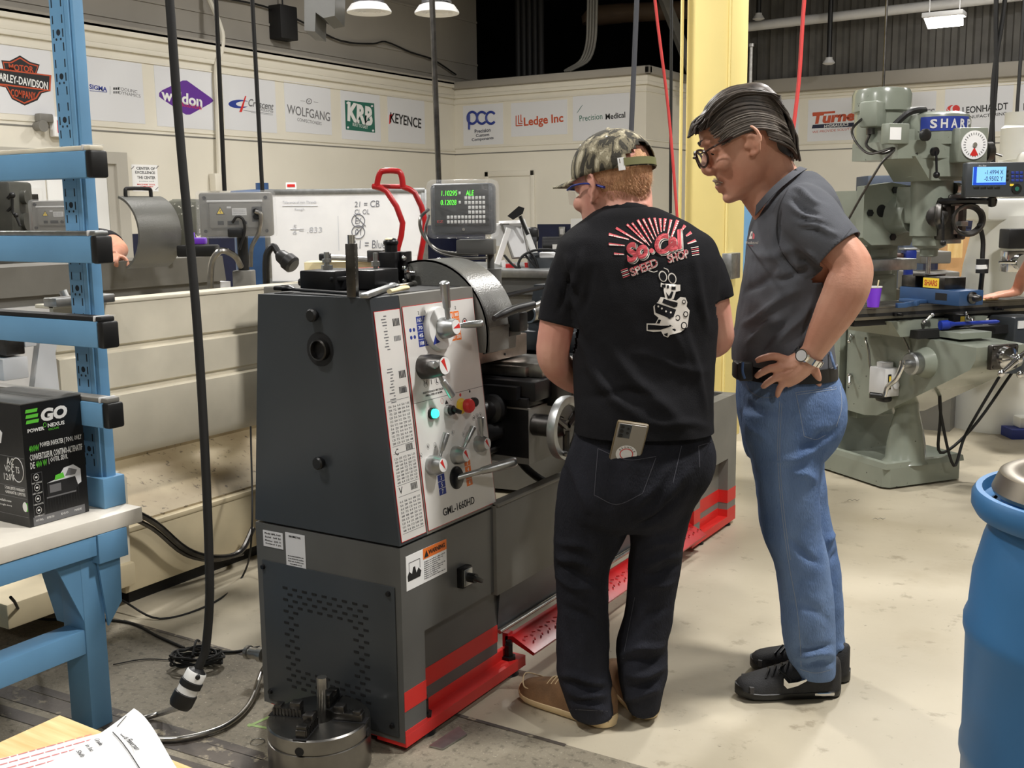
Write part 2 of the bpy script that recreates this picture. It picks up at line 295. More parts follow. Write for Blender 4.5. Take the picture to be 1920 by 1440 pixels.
# ================================================================ signs on the walls
INK = {k: MT[v] for k, v in dict(k='ink', g='inkgrey', o='orange', b='royal', p='purple', w='white', t='green', r='redp', n='navy', u='rust', s='signpaper').items()}
class Sign:
    def __init__(s, wall, ux, u0, v0, u1, v1, label, group='sponsor signs along the top of the walls', name='wall_sign', cat='sign', paper='signpaper'):
        s.w, s.ux = wall, V(ux); s.n = s.ux.cross(Z); a, b = wall(u0, v0), wall(u1, v1); c = (a+b)/2; s.c = c
        s.t = thing(name, label, cat, (c.x, c.y, min(a.z, b.z)), 0, group); zc = (wall((u0+u1)/2, v0).z+wall((u0+u1)/2, v1).z); m0 = wall((u0+u1)/2, v0); m1 = wall((u0+u1)/2, v1)
        hw = abs((b-a).dot(s.ux))/2; mb = MB(); mb.prism([(-hw, m1.z), (hw, m1.z), (hw, m0.z), (-hw, m0.z)], V((c.x, c.y, 0)), s.ux, Z, .003); wpart('sheet', mb, MT[paper], s.t)
        s.lay = {}; s.d = .003
    def _mb(s, nm, col): return s.lay.setdefault((nm, col), MB())
    def poly(s, pts, col, nm='emblem', d=.001, off=0):
        P = [s.w(u, v)+s.n*(s.d+off) for u, v in pts]; c = s.c; s._mb(nm, col).prism([((p-c).dot(s.ux), p.z-c.z) for p in P], c+s.n*(s.d+off), s.ux, Z, d)
    def text(s, t, uc, vc, wpx, hpx, col, bold=0, shear=0, off=0, nm='lettering', sp=1., dep=.001, rot=0):
        p = s.w(uc, vc)+s.n*(s.d+off); w = abs((s.w(uc+wpx/2, vc)-s.w(uc-wpx/2, vc)).dot(s.ux)); h = s.w(uc, vc-hpx/2).z-s.w(uc, vc+hpx/2).z
        ux = s.ux*cos(rot)+Z*sin(rot); uy = Z*cos(rot)-s.ux*sin(rot); s._mb(nm, col).text(t, p, ux, uy, h=h, w=w, bold=bold, shear=shear, sp=sp, dep=dep)
    def line(s, pts, wpx, col, nm='emblem', off=0):
        P = [s.w(u, v)+s.n*(s.d+off) for u, v in pts]; r = wpx*.5*(s.w(pts[0][0], pts[0][1]-1).z-s.w(*pts[0]).z)
        s._mb(nm, col).tube(P, r, n=6, sub=4 if len(P) > 2 else 1)
    def disc(s, uc, vc, r, col, nm='emblem', off=0, a0=0, a1=2*pi, r2=None, d=.001):
        k = 28; pts = [(uc+r*cos(a0+(a1-a0)*i/k), vc+(r2 or r)*sin(a0+(a1-a0)*i/k)) for i in range(k)]; s.poly(pts, col, nm, d, off)
    def end(s):
        for (nm, col), mb in s.lay.items(): wpart(nm, mb, INK.get(col) or MT[col], s.t)
        return s.t
g = Sign(wl, Y, -40, 84, 103, 214, 'pale sign with orange and black winged shield emblem left of the blue upright')
sh = lambda k, cx=37, cy=151: [(cx+(u-cx)*k, cy+(v-cy)*k) for u, v in [(2, 113), (18, 114), (37, 104), (56, 116), (74, 121), (68, 139), (96, 141), (94, 171), (78, 175), (70, 188), (46, 198), (22, 186), (10, 164), (-20, 158), (-20, 126), (6, 130)]]
g.poly(sh(1), 'k'); g.poly(sh(.93), 'u', off=.001); g.poly(sh(.87), 'k', off=.002); g.poly([(-20, 126), (95, 141), (94, 171), (-20, 157)], 'u', off=.003); g.poly([(-20, 129), (92, 143), (91, 168), (-20, 154)], 'k', off=.004)
g.text('MOTOR', 39, 128, 46, 12, 'u', .02, off=.004); g.text('HARLEY-DAVIDSON', 40, 152, 98, 15, 'w', .02, off=.006, rot=-.08); g.text('COMPANY', 43, 177, 46, 14, 'u', .02, off=.004, rot=-.05); g.end()
g = Sign(wl, Y, 150, 112, 272, 228, 'grey sheet with two small company names, just right of the blue upright')
g.text('SIGMA', 184, 165, 33, 9, 'b', .03, rot=-.06); g.line([(168, 170), (200, 173)], 1.2, 'b'); g.line([(206, 162), (206, 177)], .8, 'g'); g.poly([(160, 160), (164, 160), (164, 171), (160, 171)], 'b')
g.text('TOOLINC', 239, 169, 36, 6, 'g', rot=-.06); g.text('DYNAMICS', 243, 177, 40, 6, 'g', rot=-.06)
for i in range(3): g.poly([(212+i*4, 164), (215+i*4, 164), (215+i*4, 168.5), (212+i*4, 168.5)], 'k'); g.poly([(212+i*4, 171), (215+i*4, 171), (215+i*4, 175.5), (212+i*4, 175.5)], 'g')
g.end()
g = Sign(wl, Y, 288, 126, 402, 240, 'white sign with a purple diamond and white lowercase lettering')
g.poly([(298, 174), (304, 169), (342, 151), (350, 151), (396, 184), (400, 189), (394, 194), (356, 215), (348, 215), (304, 186), (298, 181)], 'p')
g.text('weldon', 341, 184, 76, 22, 'w', .03, off=.002, rot=-.07); g.text('SOLUTIONS', 359, 199, 37, 7, 'r', off=.002, rot=-.07); g.end()
g = Sign(wl, Y, 416, 144, 519, 246, 'sign with a blue ellipse, a red stroke and grey italic lettering on the left wall')
g.disc(448, 195, 20, 'b', r2=8); g.disc(457, 195, 15, 's', off=.001, r2=5); g.poly([(459, 180), (461, 180), (453, 210), (448, 210)], 'r', off=.003)
g.text('Crescent', 489, 196, 47, 14, 'g', .01, .3, rot=-.05, off=.003); g.text('Industries', 500, 207, 24, 6, 'g', 0, .2, rot=-.05); g.line([(456, 207), (511, 214)], .7, 'k'); g.line([(470, 211), (511, 216)], .6, 'g'); g.end()
g = Sign(wl, Y, 532, 157, 622, 250, 'sign with dark serif capitals under a tiny crest on the left wall')
g.text('WOLFGANG', 579, 212, 80, 17, 'g', .01, rot=-.06); g.text('CONFECTIONERS', 580, 228, 45, 6, 'g', rot=-.06); g.disc(579, 190, 5.5, 'g'); g.disc(579, 190, 4, 's', off=.001); g.text('W', 579, 190, 5, 5, 'g', off=.002); g.line([(563, 189), (571, 190)], .8, 'g'); g.line([(588, 191), (596, 192)], .8, 'g'); g.end()
g = Sign(wl, Y, 638, 174, 714, 263, 'sign with a dark green square and bold white initials on the left wall')
g.poly([(646, 188), (701, 194), (703, 249), (648, 243)], 't'); g.text('KRB', 675, 214, 47, 36, 'w', .05, off=.002, rot=-.08); g.text('BUILT TO LAST', 675, 236, 28, 6, 'w', off=.002, rot=-.08)
for u, v in ((651, 193), (697, 199), (652, 239), (699, 245)): g.disc(u, v, 2, 's', off=.001)
g.end()
g = Sign(wl, Y, 726, 184, 797, 268, 'sign with black slanted capitals and a red stroke, last before the wall corner')
g.poly([(730, 215), (735, 214), (732, 231), (729, 233)], 'r'); g.text('KEYENCE', 761, 226, 58, 19, 'k', .02, rot=-.06); g.end()
g = Sign(wb, X, 868, 196, 944, 272, 'sign with three linked blue letters over three lines of text, first on the back wall')
for u in (886, 904, 921):
    P = [(u+9*cos(a), 221+11*sin(a)) for a in [R(t) for t in (range(40, 321, 20) if u > 890 else range(-180, 181, 20))]]; g.line(P, 5, 'b')
g.line([(880, 215), (880, 243)], 5, 'b'); g.text('Precision', 905, 245, 30, 7, 'n', .02, rot=.04); g.text('Custom', 905, 253, 25, 6, 'n', .02, rot=.04); g.text('Components', 905, 261, 41, 7, 'n', .02, rot=.04); g.end()
g = Sign(wb, X, 958, 190, 1064, 254, 'sign with brick red sans lettering behind three red bars on the back wall')
for i in range(3): g.line([(968+i*4.5, 217-i*1), (968+i*4.5, 236-i*4)], 2.2, 'u'); g.line([(968+i*4.5, 236-i*4), (980, 235-i*4)], 2.2, 'u')
g.text('Ledge Inc', 1019, 227, 74, 21, 'u', .025, rot=.04); g.end()
g = Sign(wb, X, 1074, 176, 1180, 262, 'sign with thin two tone green and dark lettering beside the hanging grey cord')
g.text('Precision', 1108, 220, 43, 11, 't', 0, rot=.045); g.text('Medical', 1154, 217, 37, 11, 'k', .02, rot=.045)
for i in range(5): g.line([(1082+i*1.6, 212-i*2.5), (1086+i*1.6, 207-i*2.5)], .8, 't')
g.end()
g = Sign(wf, X, 1432, 186, 1496, 268, 'sign partly hidden by the grey haired man, with a ring emblem')
g.line([(1456+13*cos(t*.4), 221+15*sin(t*.4)) for t in range(17)], .8, 'g'); g.poly([(1452, 228), (1459, 215), (1465, 228)], 'k'); g.text('Tns Inc.', 1471, 247, 28, 7, 'g', .02, rot=.04); g.text('MACHINE', 1473, 256, 30, 3.5, 'g', rot=.04); g.end()
g = Sign(wf, X, 1516, 184, 1632, 263, 'sign with orange slab lettering over a navy bar on the far right wall')
g.text('Turner', 1571, 219, 96, 20, 'u', .05, .15, rot=.04, off=.001); g.poly([(1524, 211), (1566, 208), (1566, 212), (1523, 215)], 'u'); g.poly([(1524, 234), (1612, 229), (1611, 237), (1522, 241)], 'n'); g.text('HYDRAULICS', 1568, 235, 46, 5.5, 'w', .02, .15, off=.002, rot=.04); g.text('WE PROVIDE SOLUTIONS', 1567, 244, 88, 4.5, 'u', 0, .1, rot=.04); g.end()
g = Sign(wf, X, 1648, 174, 1752, 258, 'sign mostly hidden behind the grey milling machine head')
g.text('INDUSTRIES', 1705, 214, 94, 12, 'g', .03, .2, rot=.04); g.end()
g = Sign(wf, X, 1773, 160, 1896, 248, 'sign with a red split disc and dark capitals, right of the milling head')
g.disc(1786, 209, 12, 'r'); g.disc(1790, 205, 8, 's', off=.001); g.disc(1793, 204, 7, 'r', off=.002); g.line([(1776, 204), (1782, 212), (1790, 218)], 1.6, 's', off=.002)
g.text('LEONHARDT', 1847, 203, 85, 13, 'k', .02, rot=.05); g.text('MANUFACTURING', 1845, 217, 83, 6, 'k', .01, rot=.05); g.end()
g = Sign(wf, X, 1910, 150, 2010, 240, 'sign cut by the right edge of the picture'); g.text('1901', 1952, 197, 66, 14, 'k', .02, rot=.05); g.end()
g = Sign(wl, Y, 246, 309, 297, 359, 'white notice with hand drawn dark lettering taped beside the door', None, 'wall_notice', 'notice', 'papr')
g.text('CENTER OF', 273, 316, 35, 5, 'k', .02); g.text('EXCELLENCE', 272, 323.5, 37, 5, 'k', .02); g.text('THE CENTER', 274, 333, 34, 5.5, 'k', .02); g.text('precision work', 275, 340, 28, 3, 'g'); g.text('MACHINE TOOL', 274, 346, 34, 2.6, 'r', .02); g.text('COMPONENT', 275, 350, 24, 2.6, 'r', .02)
for u, v in ((248, 315), (252, 354), (294, 314), (293, 354)): g.line([(u-2, v+2), (u+3, v-3)], 1.5, 'g')
g.end()
g = Sign(wb, X, 537, 346, 555, 360, 'small white and red notice above the blue drum by the whiteboard', None, 'wall_notice', 'notice', 'papr') if 0 else None
# exit sign on its bracket
e = thing('exit_sign', 'white exit sign with red letters fixed to the left wall above the door', 'exit sign', wl(100, 262))
a, c = wl(88, 219), wl(132, 259); mb = MB(); mb.bx((XL+.02, a.y, c.z), (XL+.1, c.y, a.z), .01); wpart('housing', mb, MT['papr'], e)
mb = MB(); mb.text('EXIT', V((XL+.1, (a.y+c.y)/2, (a.z+c.z)/2)), Y, Z, h=(a.z-c.z)*.62, w=(c.y-a.y)*.72, bold=.02, dep=.002); wpart('lettering', mb, MT['redp'], e)
mb = MB(); mb.cyl((XL, a.y-.13, a.z-.1), (XL+.12, a.y-.13, a.z-.1), .04, .055); mb.bx((XL+.02, a.y-.15, a.z-.06), (XL+.1, a.y, a.z+.02), .01); wpart('spot_lamp', mb, MT['lgrey2'], e)
# ================================================================ the lathe in the middle; its own frame: x along the bed, y to its back
LA = thing('metal_lathe', 'dark grey metal lathe with red striped stands and white control panel, two men at it', 'lathe', (-1.716, 2.21, 0), pi/2)
LM = M.Translation(LA.location)@M.Rotation(pi/2, 4, 'Z')
mb = MB()                                                        # left stand
for f in (1,):
    mb.bx((0, 0, .03), (.1, .527, .585)); mb.bx((.1, 0, .322), (.545, .527, .585)); mb.bx((.1, .045, .05), (.545, .527, .322))
part('stand', mb, MT['lgrey'], LA)
mb = MB(); mb.bx((.0004, -.0012, .122), (.1012, .04, .178)); mb.bx((.1, .0438, .122), (.5462, .06, .178)); mb.bx((.0005, -.0015, .028), (.1015, .5, .066)); part('red_stripe', mb, MT['redp'], LA)
mb = MB(); mb.prism([(.002, -.002), (.64, -.002), (.64, .1), (.002, .1)], (0, 0, .018), X, Y, .034); mb.bx((.1, .043, .03), (.63, .06, .085), .004); part('foot_rail', mb, MT['redp'], LA)
def leveler(x, y):
    mb = MB(); mb.cyl((x, y, .05), (x, y, .1), .014, n=6); mb.cyl((x, y, .05), (x, y, .062), .024, n=6); mb.cyl((x, y, .1), (x, y, .112), .01); mb.cyl((x, y, .001), (x, y, .022), .032, .022); part('leveling_bolt', mb, MT['blackox'], LA)
for x, y in ((.13, .03), (.59, .03), (2.18, .03), (2.52, .03), (.1, .48)): leveler(x, y)
mb = MB(); mb.bx((-.004, .02, .045), (0, .505, .475), .0015); part('access_panel', mb, MT['gunmetal'], LA)
AP = LA.children[-1]
mb = MB()                                                        # ring of ventilation slots
for j in range(18):
    z = .405-j*.0176
    for i in range(9):
        y = .418-i*.037-(.0185 if j % 2 else 0)
        if y < .105 or (4 <= j <= 13 and .175 < y < .37): continue
        mb.bx((-.0052, y-.0088, z-.0034), (-.0038, y+.0088, z+.0034))
part('vent_slots', mb, MT['dark'], AP)['kind'] = 'stuff'
for y, z in ((.5, .455), (.04, .455), (.495, .07), (.04, .075)): mb = MB(); mb.cyl((-.004, y, z), (-.011, y, z), .008, .006); part('screw', mb, MT['blackox'], AP)
def plate(x, y0, y1, z0, z1, nm, rows, lab):
    mb = MB(); mb.bx((x-.0015, y0, z0), (x, y1, z1)); w = y1-y0
    for k, (za, t, wf_, h) in enumerate(rows): mb.text(t, (x-.0017, (y0+y1)/2, z0+(z1-z0)*za), -Y, Z, h=h, w=w*wf_, mi=1, res=1)
    part(nm, mb, [MT['signpaper'], MT['ink']], LA, lab)
plate(-.0005, .42, .497, .518, .566, 'data_plate', [(.84, 'Model GML-1660', .8, .005), (.62, 'Serial  160 20', .8, .005), (.4, 'Motor  230 V', .8, .005), (.2, 'Control 3 ph', .8, .005)], 'small silver data plate')
plate(-.0005, .336, .41, .475, .572, 'data_plate', [(.9, 'MACHINE TOOL', .6, .006), (.3, 'see operating manual before use', .8, .004), (.22, 'set up and level the machine', .8, .004), (.14, 'clean and oil all the ways', .8, .004), (.06, 'keep guards closed', .6, .004)], 'tall silver plate')
mb = MB(); mb.bx((.023, -.0015, .46), (.212, 0, .557)); mb.bx((.1, -.002, .527), (.212, -.001, .557), mi=1); mb.text('WARNING', (.164, -.002, .542), X, Z, h=.013, w=.078, bold=.02, mi=2)
mb.prism([(.105, .531), (.125, .531), (.115, .551)], (0, -.0021, 0), X, Z, .0004, 2)
mb.prism([(.03, .485), (.085, .485), (.09, .5), (.078, .512), (.068, .5), (.062, .52), (.054, .52), (.048, .502), (.036, .512), (.028, .5)], (0, -.0016, 0), X, Z, .0005, 2)
mb.bx((.035, -.002, .535), (.085, -.0015, .5365), mi=2); mb.bx((.035, -.002, .51), (.0365, -.0015, .536), mi=2); mb.bx((.084, -.002, .51), (.0855, -.0015, .536), mi=2)
for k in range(9): mb.text('Failure to follow rules can injure'[: 30-(k % 4)*4], (.104, -.0016, .519-k*.006), X, Z, h=.0036, w=.1-(k % 4)*.012, al='L', mi=3, res=1)
part('warning_label', mb, [MT['papr'], MT['warnor'], MT['ink'], MT['inkgrey']], LA, 'white label with orange warning band')
mb = MB(); mb.bx((.262, -.022, .395), (.312, 0, .455), .003); part('isolator_switch', mb, [MT['blackox']], LA); sw = LA.children[-1]
mb = MB(); mb.bx((.266, -.025, .4), (.308, -.021, .45), .002); part('switch_plate', mb, MT['brushed'], sw)
mb = MB(); mb.cyl((.287, -.024, .425), (.287, -.05, .425), .014); mb.box((.296, -.05, .42), (.05, .014, .013), M.Rotation(.5, 3, 'Y'), .004); mb.bx((.282, -.0505, .424), (.294, -.0503, .427), mi=1); part('switch_knob', mb, [MT['black'], MT['white']], sw)
# headstock
def slab(x0, x1, m_, nm, dy=0, z1=1.25): 
    mb = MB(); mb.prism([(dy, .592), (.527-dy, .592), (.473-dy, z1), (.076+dy, z1)], (x0, 0, 0), Y, Z, x1-x0); part(nm, mb, MT[m_], LA); return LA.children[-1]
hc = slab(0, .122, 'gunmetal', 'end_cover'); slab(.124, .482, 'lgrey2', 'headstock'); 
mb = MB(); mb.bx((.01, .02, .582), (.47, .5, .594)); part('joint', mb, MT['dark'], LA)
mb = MB(); mb.bx((.03, .11, 1.249), (.47, .44, 1.2515)); part('top_mat', mb, MT['rubber'], LA)
mb = MB(); mb.lathe([(.031, -.003), (.047, -.003), (.047, .001), (.031, .001)], (0, .252, 1.107), -X); mb.cyl((.0, .252, 1.107), (-.002, .252, 1.107), .044); part('spindle_opening', mb, MT['dark'], hc)
mb = MB(); mb.lathe([(.024, 0), (.0295, 0), (.0295, .016), (.025, .018), (.024, .016), (.024, 0)], (-.002, .245, 1.107), -X); part('spindle_end', mb, MT['dsteel'], hc)
mb = MB(); mb.cyl((-.0025, .245, 1.107), (-.003, .245, 1.107), .024); part('spindle_bore', mb, MT['dark'], hc)
for y, z in ((.263, 1.2), (.261, .793)): mb = MB(); mb.lathe([(.012, 0), (.012, .006), (.017, .008), (.018, .02), (.014, .024)], (0, y, z), -X, 14); part('cover_knob', mb, MT['black'], hc)
PO, PX, PZ = V((0, 0, .592)), V((1, 0, 0)), V((0, .1146, .9934)); PN = PX.cross(PZ)
def pp(x, z, h=0): return PO+PX*x+PZ*((z-.592)/.9934)+PN*h
def pquad(mb, x0, z0, x1, z1, h, d, mi=0): mb.prism([(x0, (z0-.592)/.9934), (x1, (z0-.592)/.9934), (x1, (z1-.592)/.9934), (x0, (z1-.592)/.9934)], PO+PN*h, PX, PZ, d, mi)
def ptext(mb, t, x, z, h, w=None, mi=1, al='C', bold=0, res=1, up=.0022): mb.text(t, pp(x, z, up), PX, PZ, h=h, w=w, mi=mi, al=al, bold=bold, res=res, dep=.0004)
mpan = mat('panelwhite', (226, 224, 220), .38, .1, .07, 3.)
mb = MB(); 
for a in ((.008, .6, .119, 1.215), (.13, .6, .477, 1.218)):
    pquad(mb, *a, 0, .0016, 3); pquad(mb, a[0]+.0015, a[1]+.0015, a[2]-.0015, a[3]-.0015, .0005, .0014)
PI_ = [MT['panelwhite'], MT['ink'], MT['inkgrey'], MT['redp'], MT['royal'], MT['warnor'], MT['white']]
part('control_panel', mb, PI_, LA, 'white panel with red border'); CP = LA.children[-1]
mb = MB(); 
rnd = random.Random(3)
for (z0, z1, n) in ((.855, .975, 11), (.75, .835, 8), (.62, .72, 9)):
    pquad(mb, .018, z0, .112, z0+.0012, .0019, .0003, 2); pquad(mb, .018, z1, .112, z1+.0012, .0019, .0003, 2)
    for k in range(n):
        for c in range(5): ptext(mb, str(rnd.choice([112, 168, 224, 280, 336, 448, 56, 72, 0.4, 1.25])), .027+c*.019, z0+.008+k*(z1-z0-.012)/n, .0058, .013, 2)
for x, z, t, h in ((.03, .742, 'V', .018), (.032, .845, 'C', .018)): ptext(mb, t, x, z-.005, h, mi=1)
for z in (1.0, .845, .738): 
    for k in range(6): pquad(mb, .075+k*.005, z-.01, .078+k*.005, z+.008, .0019, .0003, 1)
for z in (1.16, 1.02): 
    for k in range(12): pquad(mb, .03+rnd.random()*.02, z-.05+k*.008, .052+rnd.random()*.006, z-.047+k*.008, .0019, .0003, 2)
    for k in range(5): pquad(mb, .082+k*.006, z+.01, .086+k*.006, z+.03, .0019, .0003, 1); pquad(mb, .08+k*.006, z-.03, .084+k*.006, z-.016, .0019, .0003, 2)
part('thread_chart', mb, PI_, CP)
mb = MB(); B1 = [('165', '330'), ('70', '140'), ('45', '90'), ('108', '215')]; O1 = [('770', '385'), ('330', '165'), ('210', '105'), ('500', '250')]
for r in range(4):
    for q in range(2):
        x, z = .186+q*.031, 1.186-r*.0212; pquad(mb, x, z-.02, x+.029, z, .0017, .0004, 4); ptext(mb, B1[r][q], x+.0145, z-.01, .0105, .019, 6, bold=.02, res=2)
        x = .338+q*.029; pquad(mb, x, z-.02, x+.027, z, .0017, .0004, 5); ptext(mb, O1[r][q], x+.0135, z-.01, .0105, .019, 6, bold=.02, res=2)
for t, x in (('2', .2), ('1', .231), ('1', .352), ('2', .38)): ptext(mb, t, x, 1.196, .009, mi=1)
for r in range(2):
    for q in range(2): mb.cyl(pp(.155+q*.016, 1.152-r*.02, .0015), pp(.155+q*.016, 1.152-r*.02, .002), .0055, n=14, mi=4)
for t, x in (('H', .196), ('I', .222), ('L', .25)):
    ptext(mb, t, x, 1.002, .014, mi=1)
    if t != 'I': mb.tube([pp(x+.011*cos(a*.5), 1.002+.012*sin(a*.5), .0018) for a in range(12)], .0005, 4, 1, mi=1, closed=True)
ptext(mb, 'HIGH POSITION DO NOT EXCEED', .228, .976, .006, .1, 1); ptext(mb, 'SPINDLE SPEED OF 200 RPM', .228, .967, .006, .08, 1)
pquad(mb, .13, .953, .477, .9545, .0017, .0003, 2)
for t, x, z in (('A', .135, .81), ('B', .172, .828), ('C', .205, .826), ('D', .262, .83), ('E', .297, .845), ('F', .35, .83), ('W', .39, .84), ('M', .41, .868), ('X', .428, .872), ('Y', .446, .872)):
    ptext(mb, t, x, z, .0075, mi=1); mb.tube([pp(x+.0075*cos(a*.5), z+.0075*sin(a*.5), .0018) for a in range(12)], .0004, 4, 1, mi=1, closed=True)
for k, t in enumerate('1357'): pquad(mb, .199, .742-k*.0195, .232, .76-k*.0195, .0017, .0004, 4); ptext(mb, t, .2155, .751-k*.0195, .012, mi=6, bold=.02, res=2)
for k, t in enumerate(('2', '4', '6', '8')): pquad(mb, .336, .738-k*.0195, .366, .756-k*.0195, .0017, .0004, 5); ptext(mb, t, .351, .747-k*.0195, .011, mi=6, bold=.02, res=2)
ptext(mb, 'GML-1660HD', .285, .634, .022, .16, 1, bold=.012, res=3)
for x, z, m_ in ((.262, .942, 3), (.308, .944, 1)): mb.tube([pp(x+.006*cos(a*.5), z+.008*sin(a*.5), .0018) for a in range(12)], .0006, 4, 1, mi=m_, closed=True)
mb.prism([(.274, .34), (.292, .34), (.283, .352)], PO+PN*.0018, PX, PZ, .0003, 1); mb.cyl(pp(.355, .945, .001), pp(.355, .945, .002), .005, mi=3); mb.cyl(pp(.405, .948, .001), pp(.405, .948, .002), .004, mi=1)
mb.tube([pp(.42+.011*cos(a*.5), 1.15+.011*sin(a*.5), .002) for a in range(12)], .0014, 4, 1, mi=1, closed=True); pquad(mb, .415, 1.148, .425, 1.156, .0018, .0004, 3)
part('panel_lettering', mb, PI_, CP)
def lever(x, z, r, dep, ang, ln, body='brushed', tri=R(-60), hr=.0085, plate_r=0, nm='selector_lever', out=.5, k=.75):
    o = MB(); 
    if plate_r: o.lathe([(plate_r, 0), (plate_r, .012), (plate_r*.96, .02), (r, .022)], pp(x, z, .001), PN, 36, mi=1 if body == 'white' else 0)
    h0 = .02 if plate_r else .001
    o.lathe([(r, h0), (r, h0+dep*.45), (r*.97, h0+dep*.5), (r*k, h0+dep*.95), (r*k*.95, h0+dep)], pp(x, z, 0), PN, 28); part(nm, o, [MT[body if body != 'white' else 'brushed'], MT['white']], LA); q = LA.children[-1]
    f = MB(); rr = r*k*.9; f.cyl(pp(x, z, h0+dep), pp(x, z, h0+dep+.0012), rr, n=24); d = PX*cos(tri)+PZ*sin(tri); s_ = PX*-sin(tri)+PZ*cos(tri)
    f.prism([(-rr*.8, -rr*.35), (rr*.85, 0), (-rr*.8, rr*.35)], pp(x, z, h0+dep+.0012), d, s_, .0005, 1); part('pointer', f, [MT['white'], MT['redp']], q)
    hd = (PX*cos(ang)+PZ*sin(ang)+PN*out).normalized(); a = pp(x, z, h0+dep*.5)+hd*r*.7; m_ = MB()
    m_.tube([a, a+hd*ln*.3, a+hd*ln*.35, a+hd*ln*.97, a+hd*ln], [hr*.55, hr*.6, hr*.85, hr*1.1, hr*.8], 14, 2); part('handle', m_, MT['brushed'], q); return q
lev = lever(.276, 1.145, .03, .05, R(105), .115, 'white', R(190), .013, .062, out=.2); m_ = MB()
for a in (R(20),): hd = (PX*cos(a)*.5+PN*.8).normalized(); c = pp(.3, 1.146, .05); m_.tube([c, c+hd*.02, c+hd*.03, c+hd*.075, c+hd*.08], [.006, .007, .009, .011, .008], 14, 2)
part('handle', m_, MT['brushed'], lev); m_ = MB(); pm = PO
m_.prism([(.226, .515), (.266, .52), (.241, .545)], PO+PN*.0215, PX, PZ, .0008); part('blue_pointer', m_, MT['royal'], lev)
lv = lever(.192, 1.047, .034, .075, R(-58), .085, 'dsteel', R(-65), .011, out=.1, k=.8); m_ = MB(); c = pp(.177, 1.055, .03); hd = (-PX*.5+PN*.9).normalized(); m_.tube([c, c+hd*.02, c+hd*.05, c+hd*.055], [.007, .009, .011, .008], 14, 2); part('handle', m_, MT['brushed'], lv)
lever(.176, .775, .028, .042, R(62), .075, hr=.0095, out=.15); lever(.296, .78, .027, .04, R(50), .075, hr=.0095, out=.15); lever(.416, .79, .025, .035, R(95), .065, hr=.009, out=.1)
o = MB(); o.lathe([(.033, 0), (.033, .004), (.028, .008), (.012, .01)], pp(.288, .716, .001), PN, 28); part('feed_lever', o, MT['blackox'], LA); q = LA.children[-1]
m_ = MB(); c = pp(.288, .716, .005); hd = (PX*.72+PZ*.12+PN*.7).normalized(); m_.tube([c, c+hd*.07, c+hd*.075, c+hd*.17, c+hd*.18], [.008, .009, .011, .0155, .012], 16, 2); part('handle', m_, MT['brushed'], q)
o = MB(); o.cyl(pp(.204, .915), pp(.204, .915, .012), .016); part('start_button', o, MT['black'], LA); q = LA.children[-1]; o = MB(); o.lathe([(.013, .01), (.013, .018), (.011, .022)], pp(.204, .915), PN, 20); part('lamp_lens', o, MT['greenlamp'], q, 'glowing green lens')
o = MB(); o.cyl(pp(.282, .912), pp(.282, .912, .014), .016); part('mode_switch', o, MT['brushed'], LA); q = LA.children[-1]; o = MB(); o.cyl(pp(.282, .912, .014), pp(.282, .912, .024), .013); a = pp(.29, .908, .03); o.box(a, (.034, .014, .012), M.Rotation(.4, 3, 'Y'), .003); part('knob', o, MT['black'], q)
o = MB(); o.lathe([(.023, 0), (.023, .005), (.013, .008), (.013, .02)], pp(.352, .913), PN, 24); part('emergency_stop', o, MT['gold'], LA); q = LA.children[-1]; o = MB(); o.lathe([(.012, .018), (.02, .022), (.021, .034), (.017, .04), (.004, .041)], pp(.352, .913), PN, 24); part('mushroom_button', o, MT['redp'], q)
o = MB(); o.lathe([(.014, 0), (.014, .014), (.011, .018)], pp(.412, .915), PN, 20); part('jog_button', o, MT['black'], LA)
# bed, front skirt, right stand, treadle
mb = MB(); mb.bx((.46, -.012, .31), (2.08, .012, .6), .003); mb.bx((.46, -.02, .59), (2.08, .016, .602), .003); part('front_skirt', mb, MT['lgrey2'], LA)
mb = MB(); mb.prism([(.03, .31), (.045, .16), (.06, .15), (.055, .31)], (.545, 0, 0), Y, Z, 1.53); mb.cyl((.545, .036, .156), (2.07, .036, .156), .007, mi=1); part('drip_tray', mb, [MT['gunmetal'], MT['steel']], LA)
mb = MB(); mb.prism([(-.06, .085), (.02, .125), (.05, .12), (.05, .1), (.02, .105), (-.055, .075)], (.6, 0, 0), Y, Z, 1.47); mb.bx((.6, .04, .07), (.63, .06, .13)); mb.bx((2.04, .04, .07), (2.07, .06, .13)); 
for k in range(60): mb.box((.63+k*.024, -.01-(k % 2)*.02, .1+(.02 if k % 2 == 0 else .008)), (.012, .004, .004), M.Rotation(.7 if k % 2 else -.7, 3, 'Z'))
part('foot_treadle', mb, MT['red'], LA)
mb = MB(); mb.bx((2.07, 0, .03), (2.14, .527, .33)); mb.bx((2.48, 0, .03), (2.585, .527, .33)); mb.bx((2.07, 0, .33), (2.585, .527, .61)); mb.bx((2.07, 0, .61), (2.585, .06, .622)); mb.bx((2.56, .06, .61), (2.585, .527, .622)); mb.bx((2.14, .045, .05), (2.48, .527, .33)); mb.bx((2.1, .06, .6), (2.56, .48, .6105), mi=1); part('tail_stand', mb, [MT['lgrey2'], MT['dark']], LA)
mb = MB(); mb.bx((2.0685, -.0012, .118), (2.1412, .04, .178)); mb.bx((2.4788, -.0012, .118), (2.5862, .3, .178)); mb.bx((2.14, .0438, .118), (2.48, .06, .178)); mb.bx((2.478, -.0015, .0285), (2.5865, .3, .085)); mb.bx((2.0685, -.0015, .0285), (2.1415, .04, .085)); part('red_stripe', mb, MT['redp'], LA)
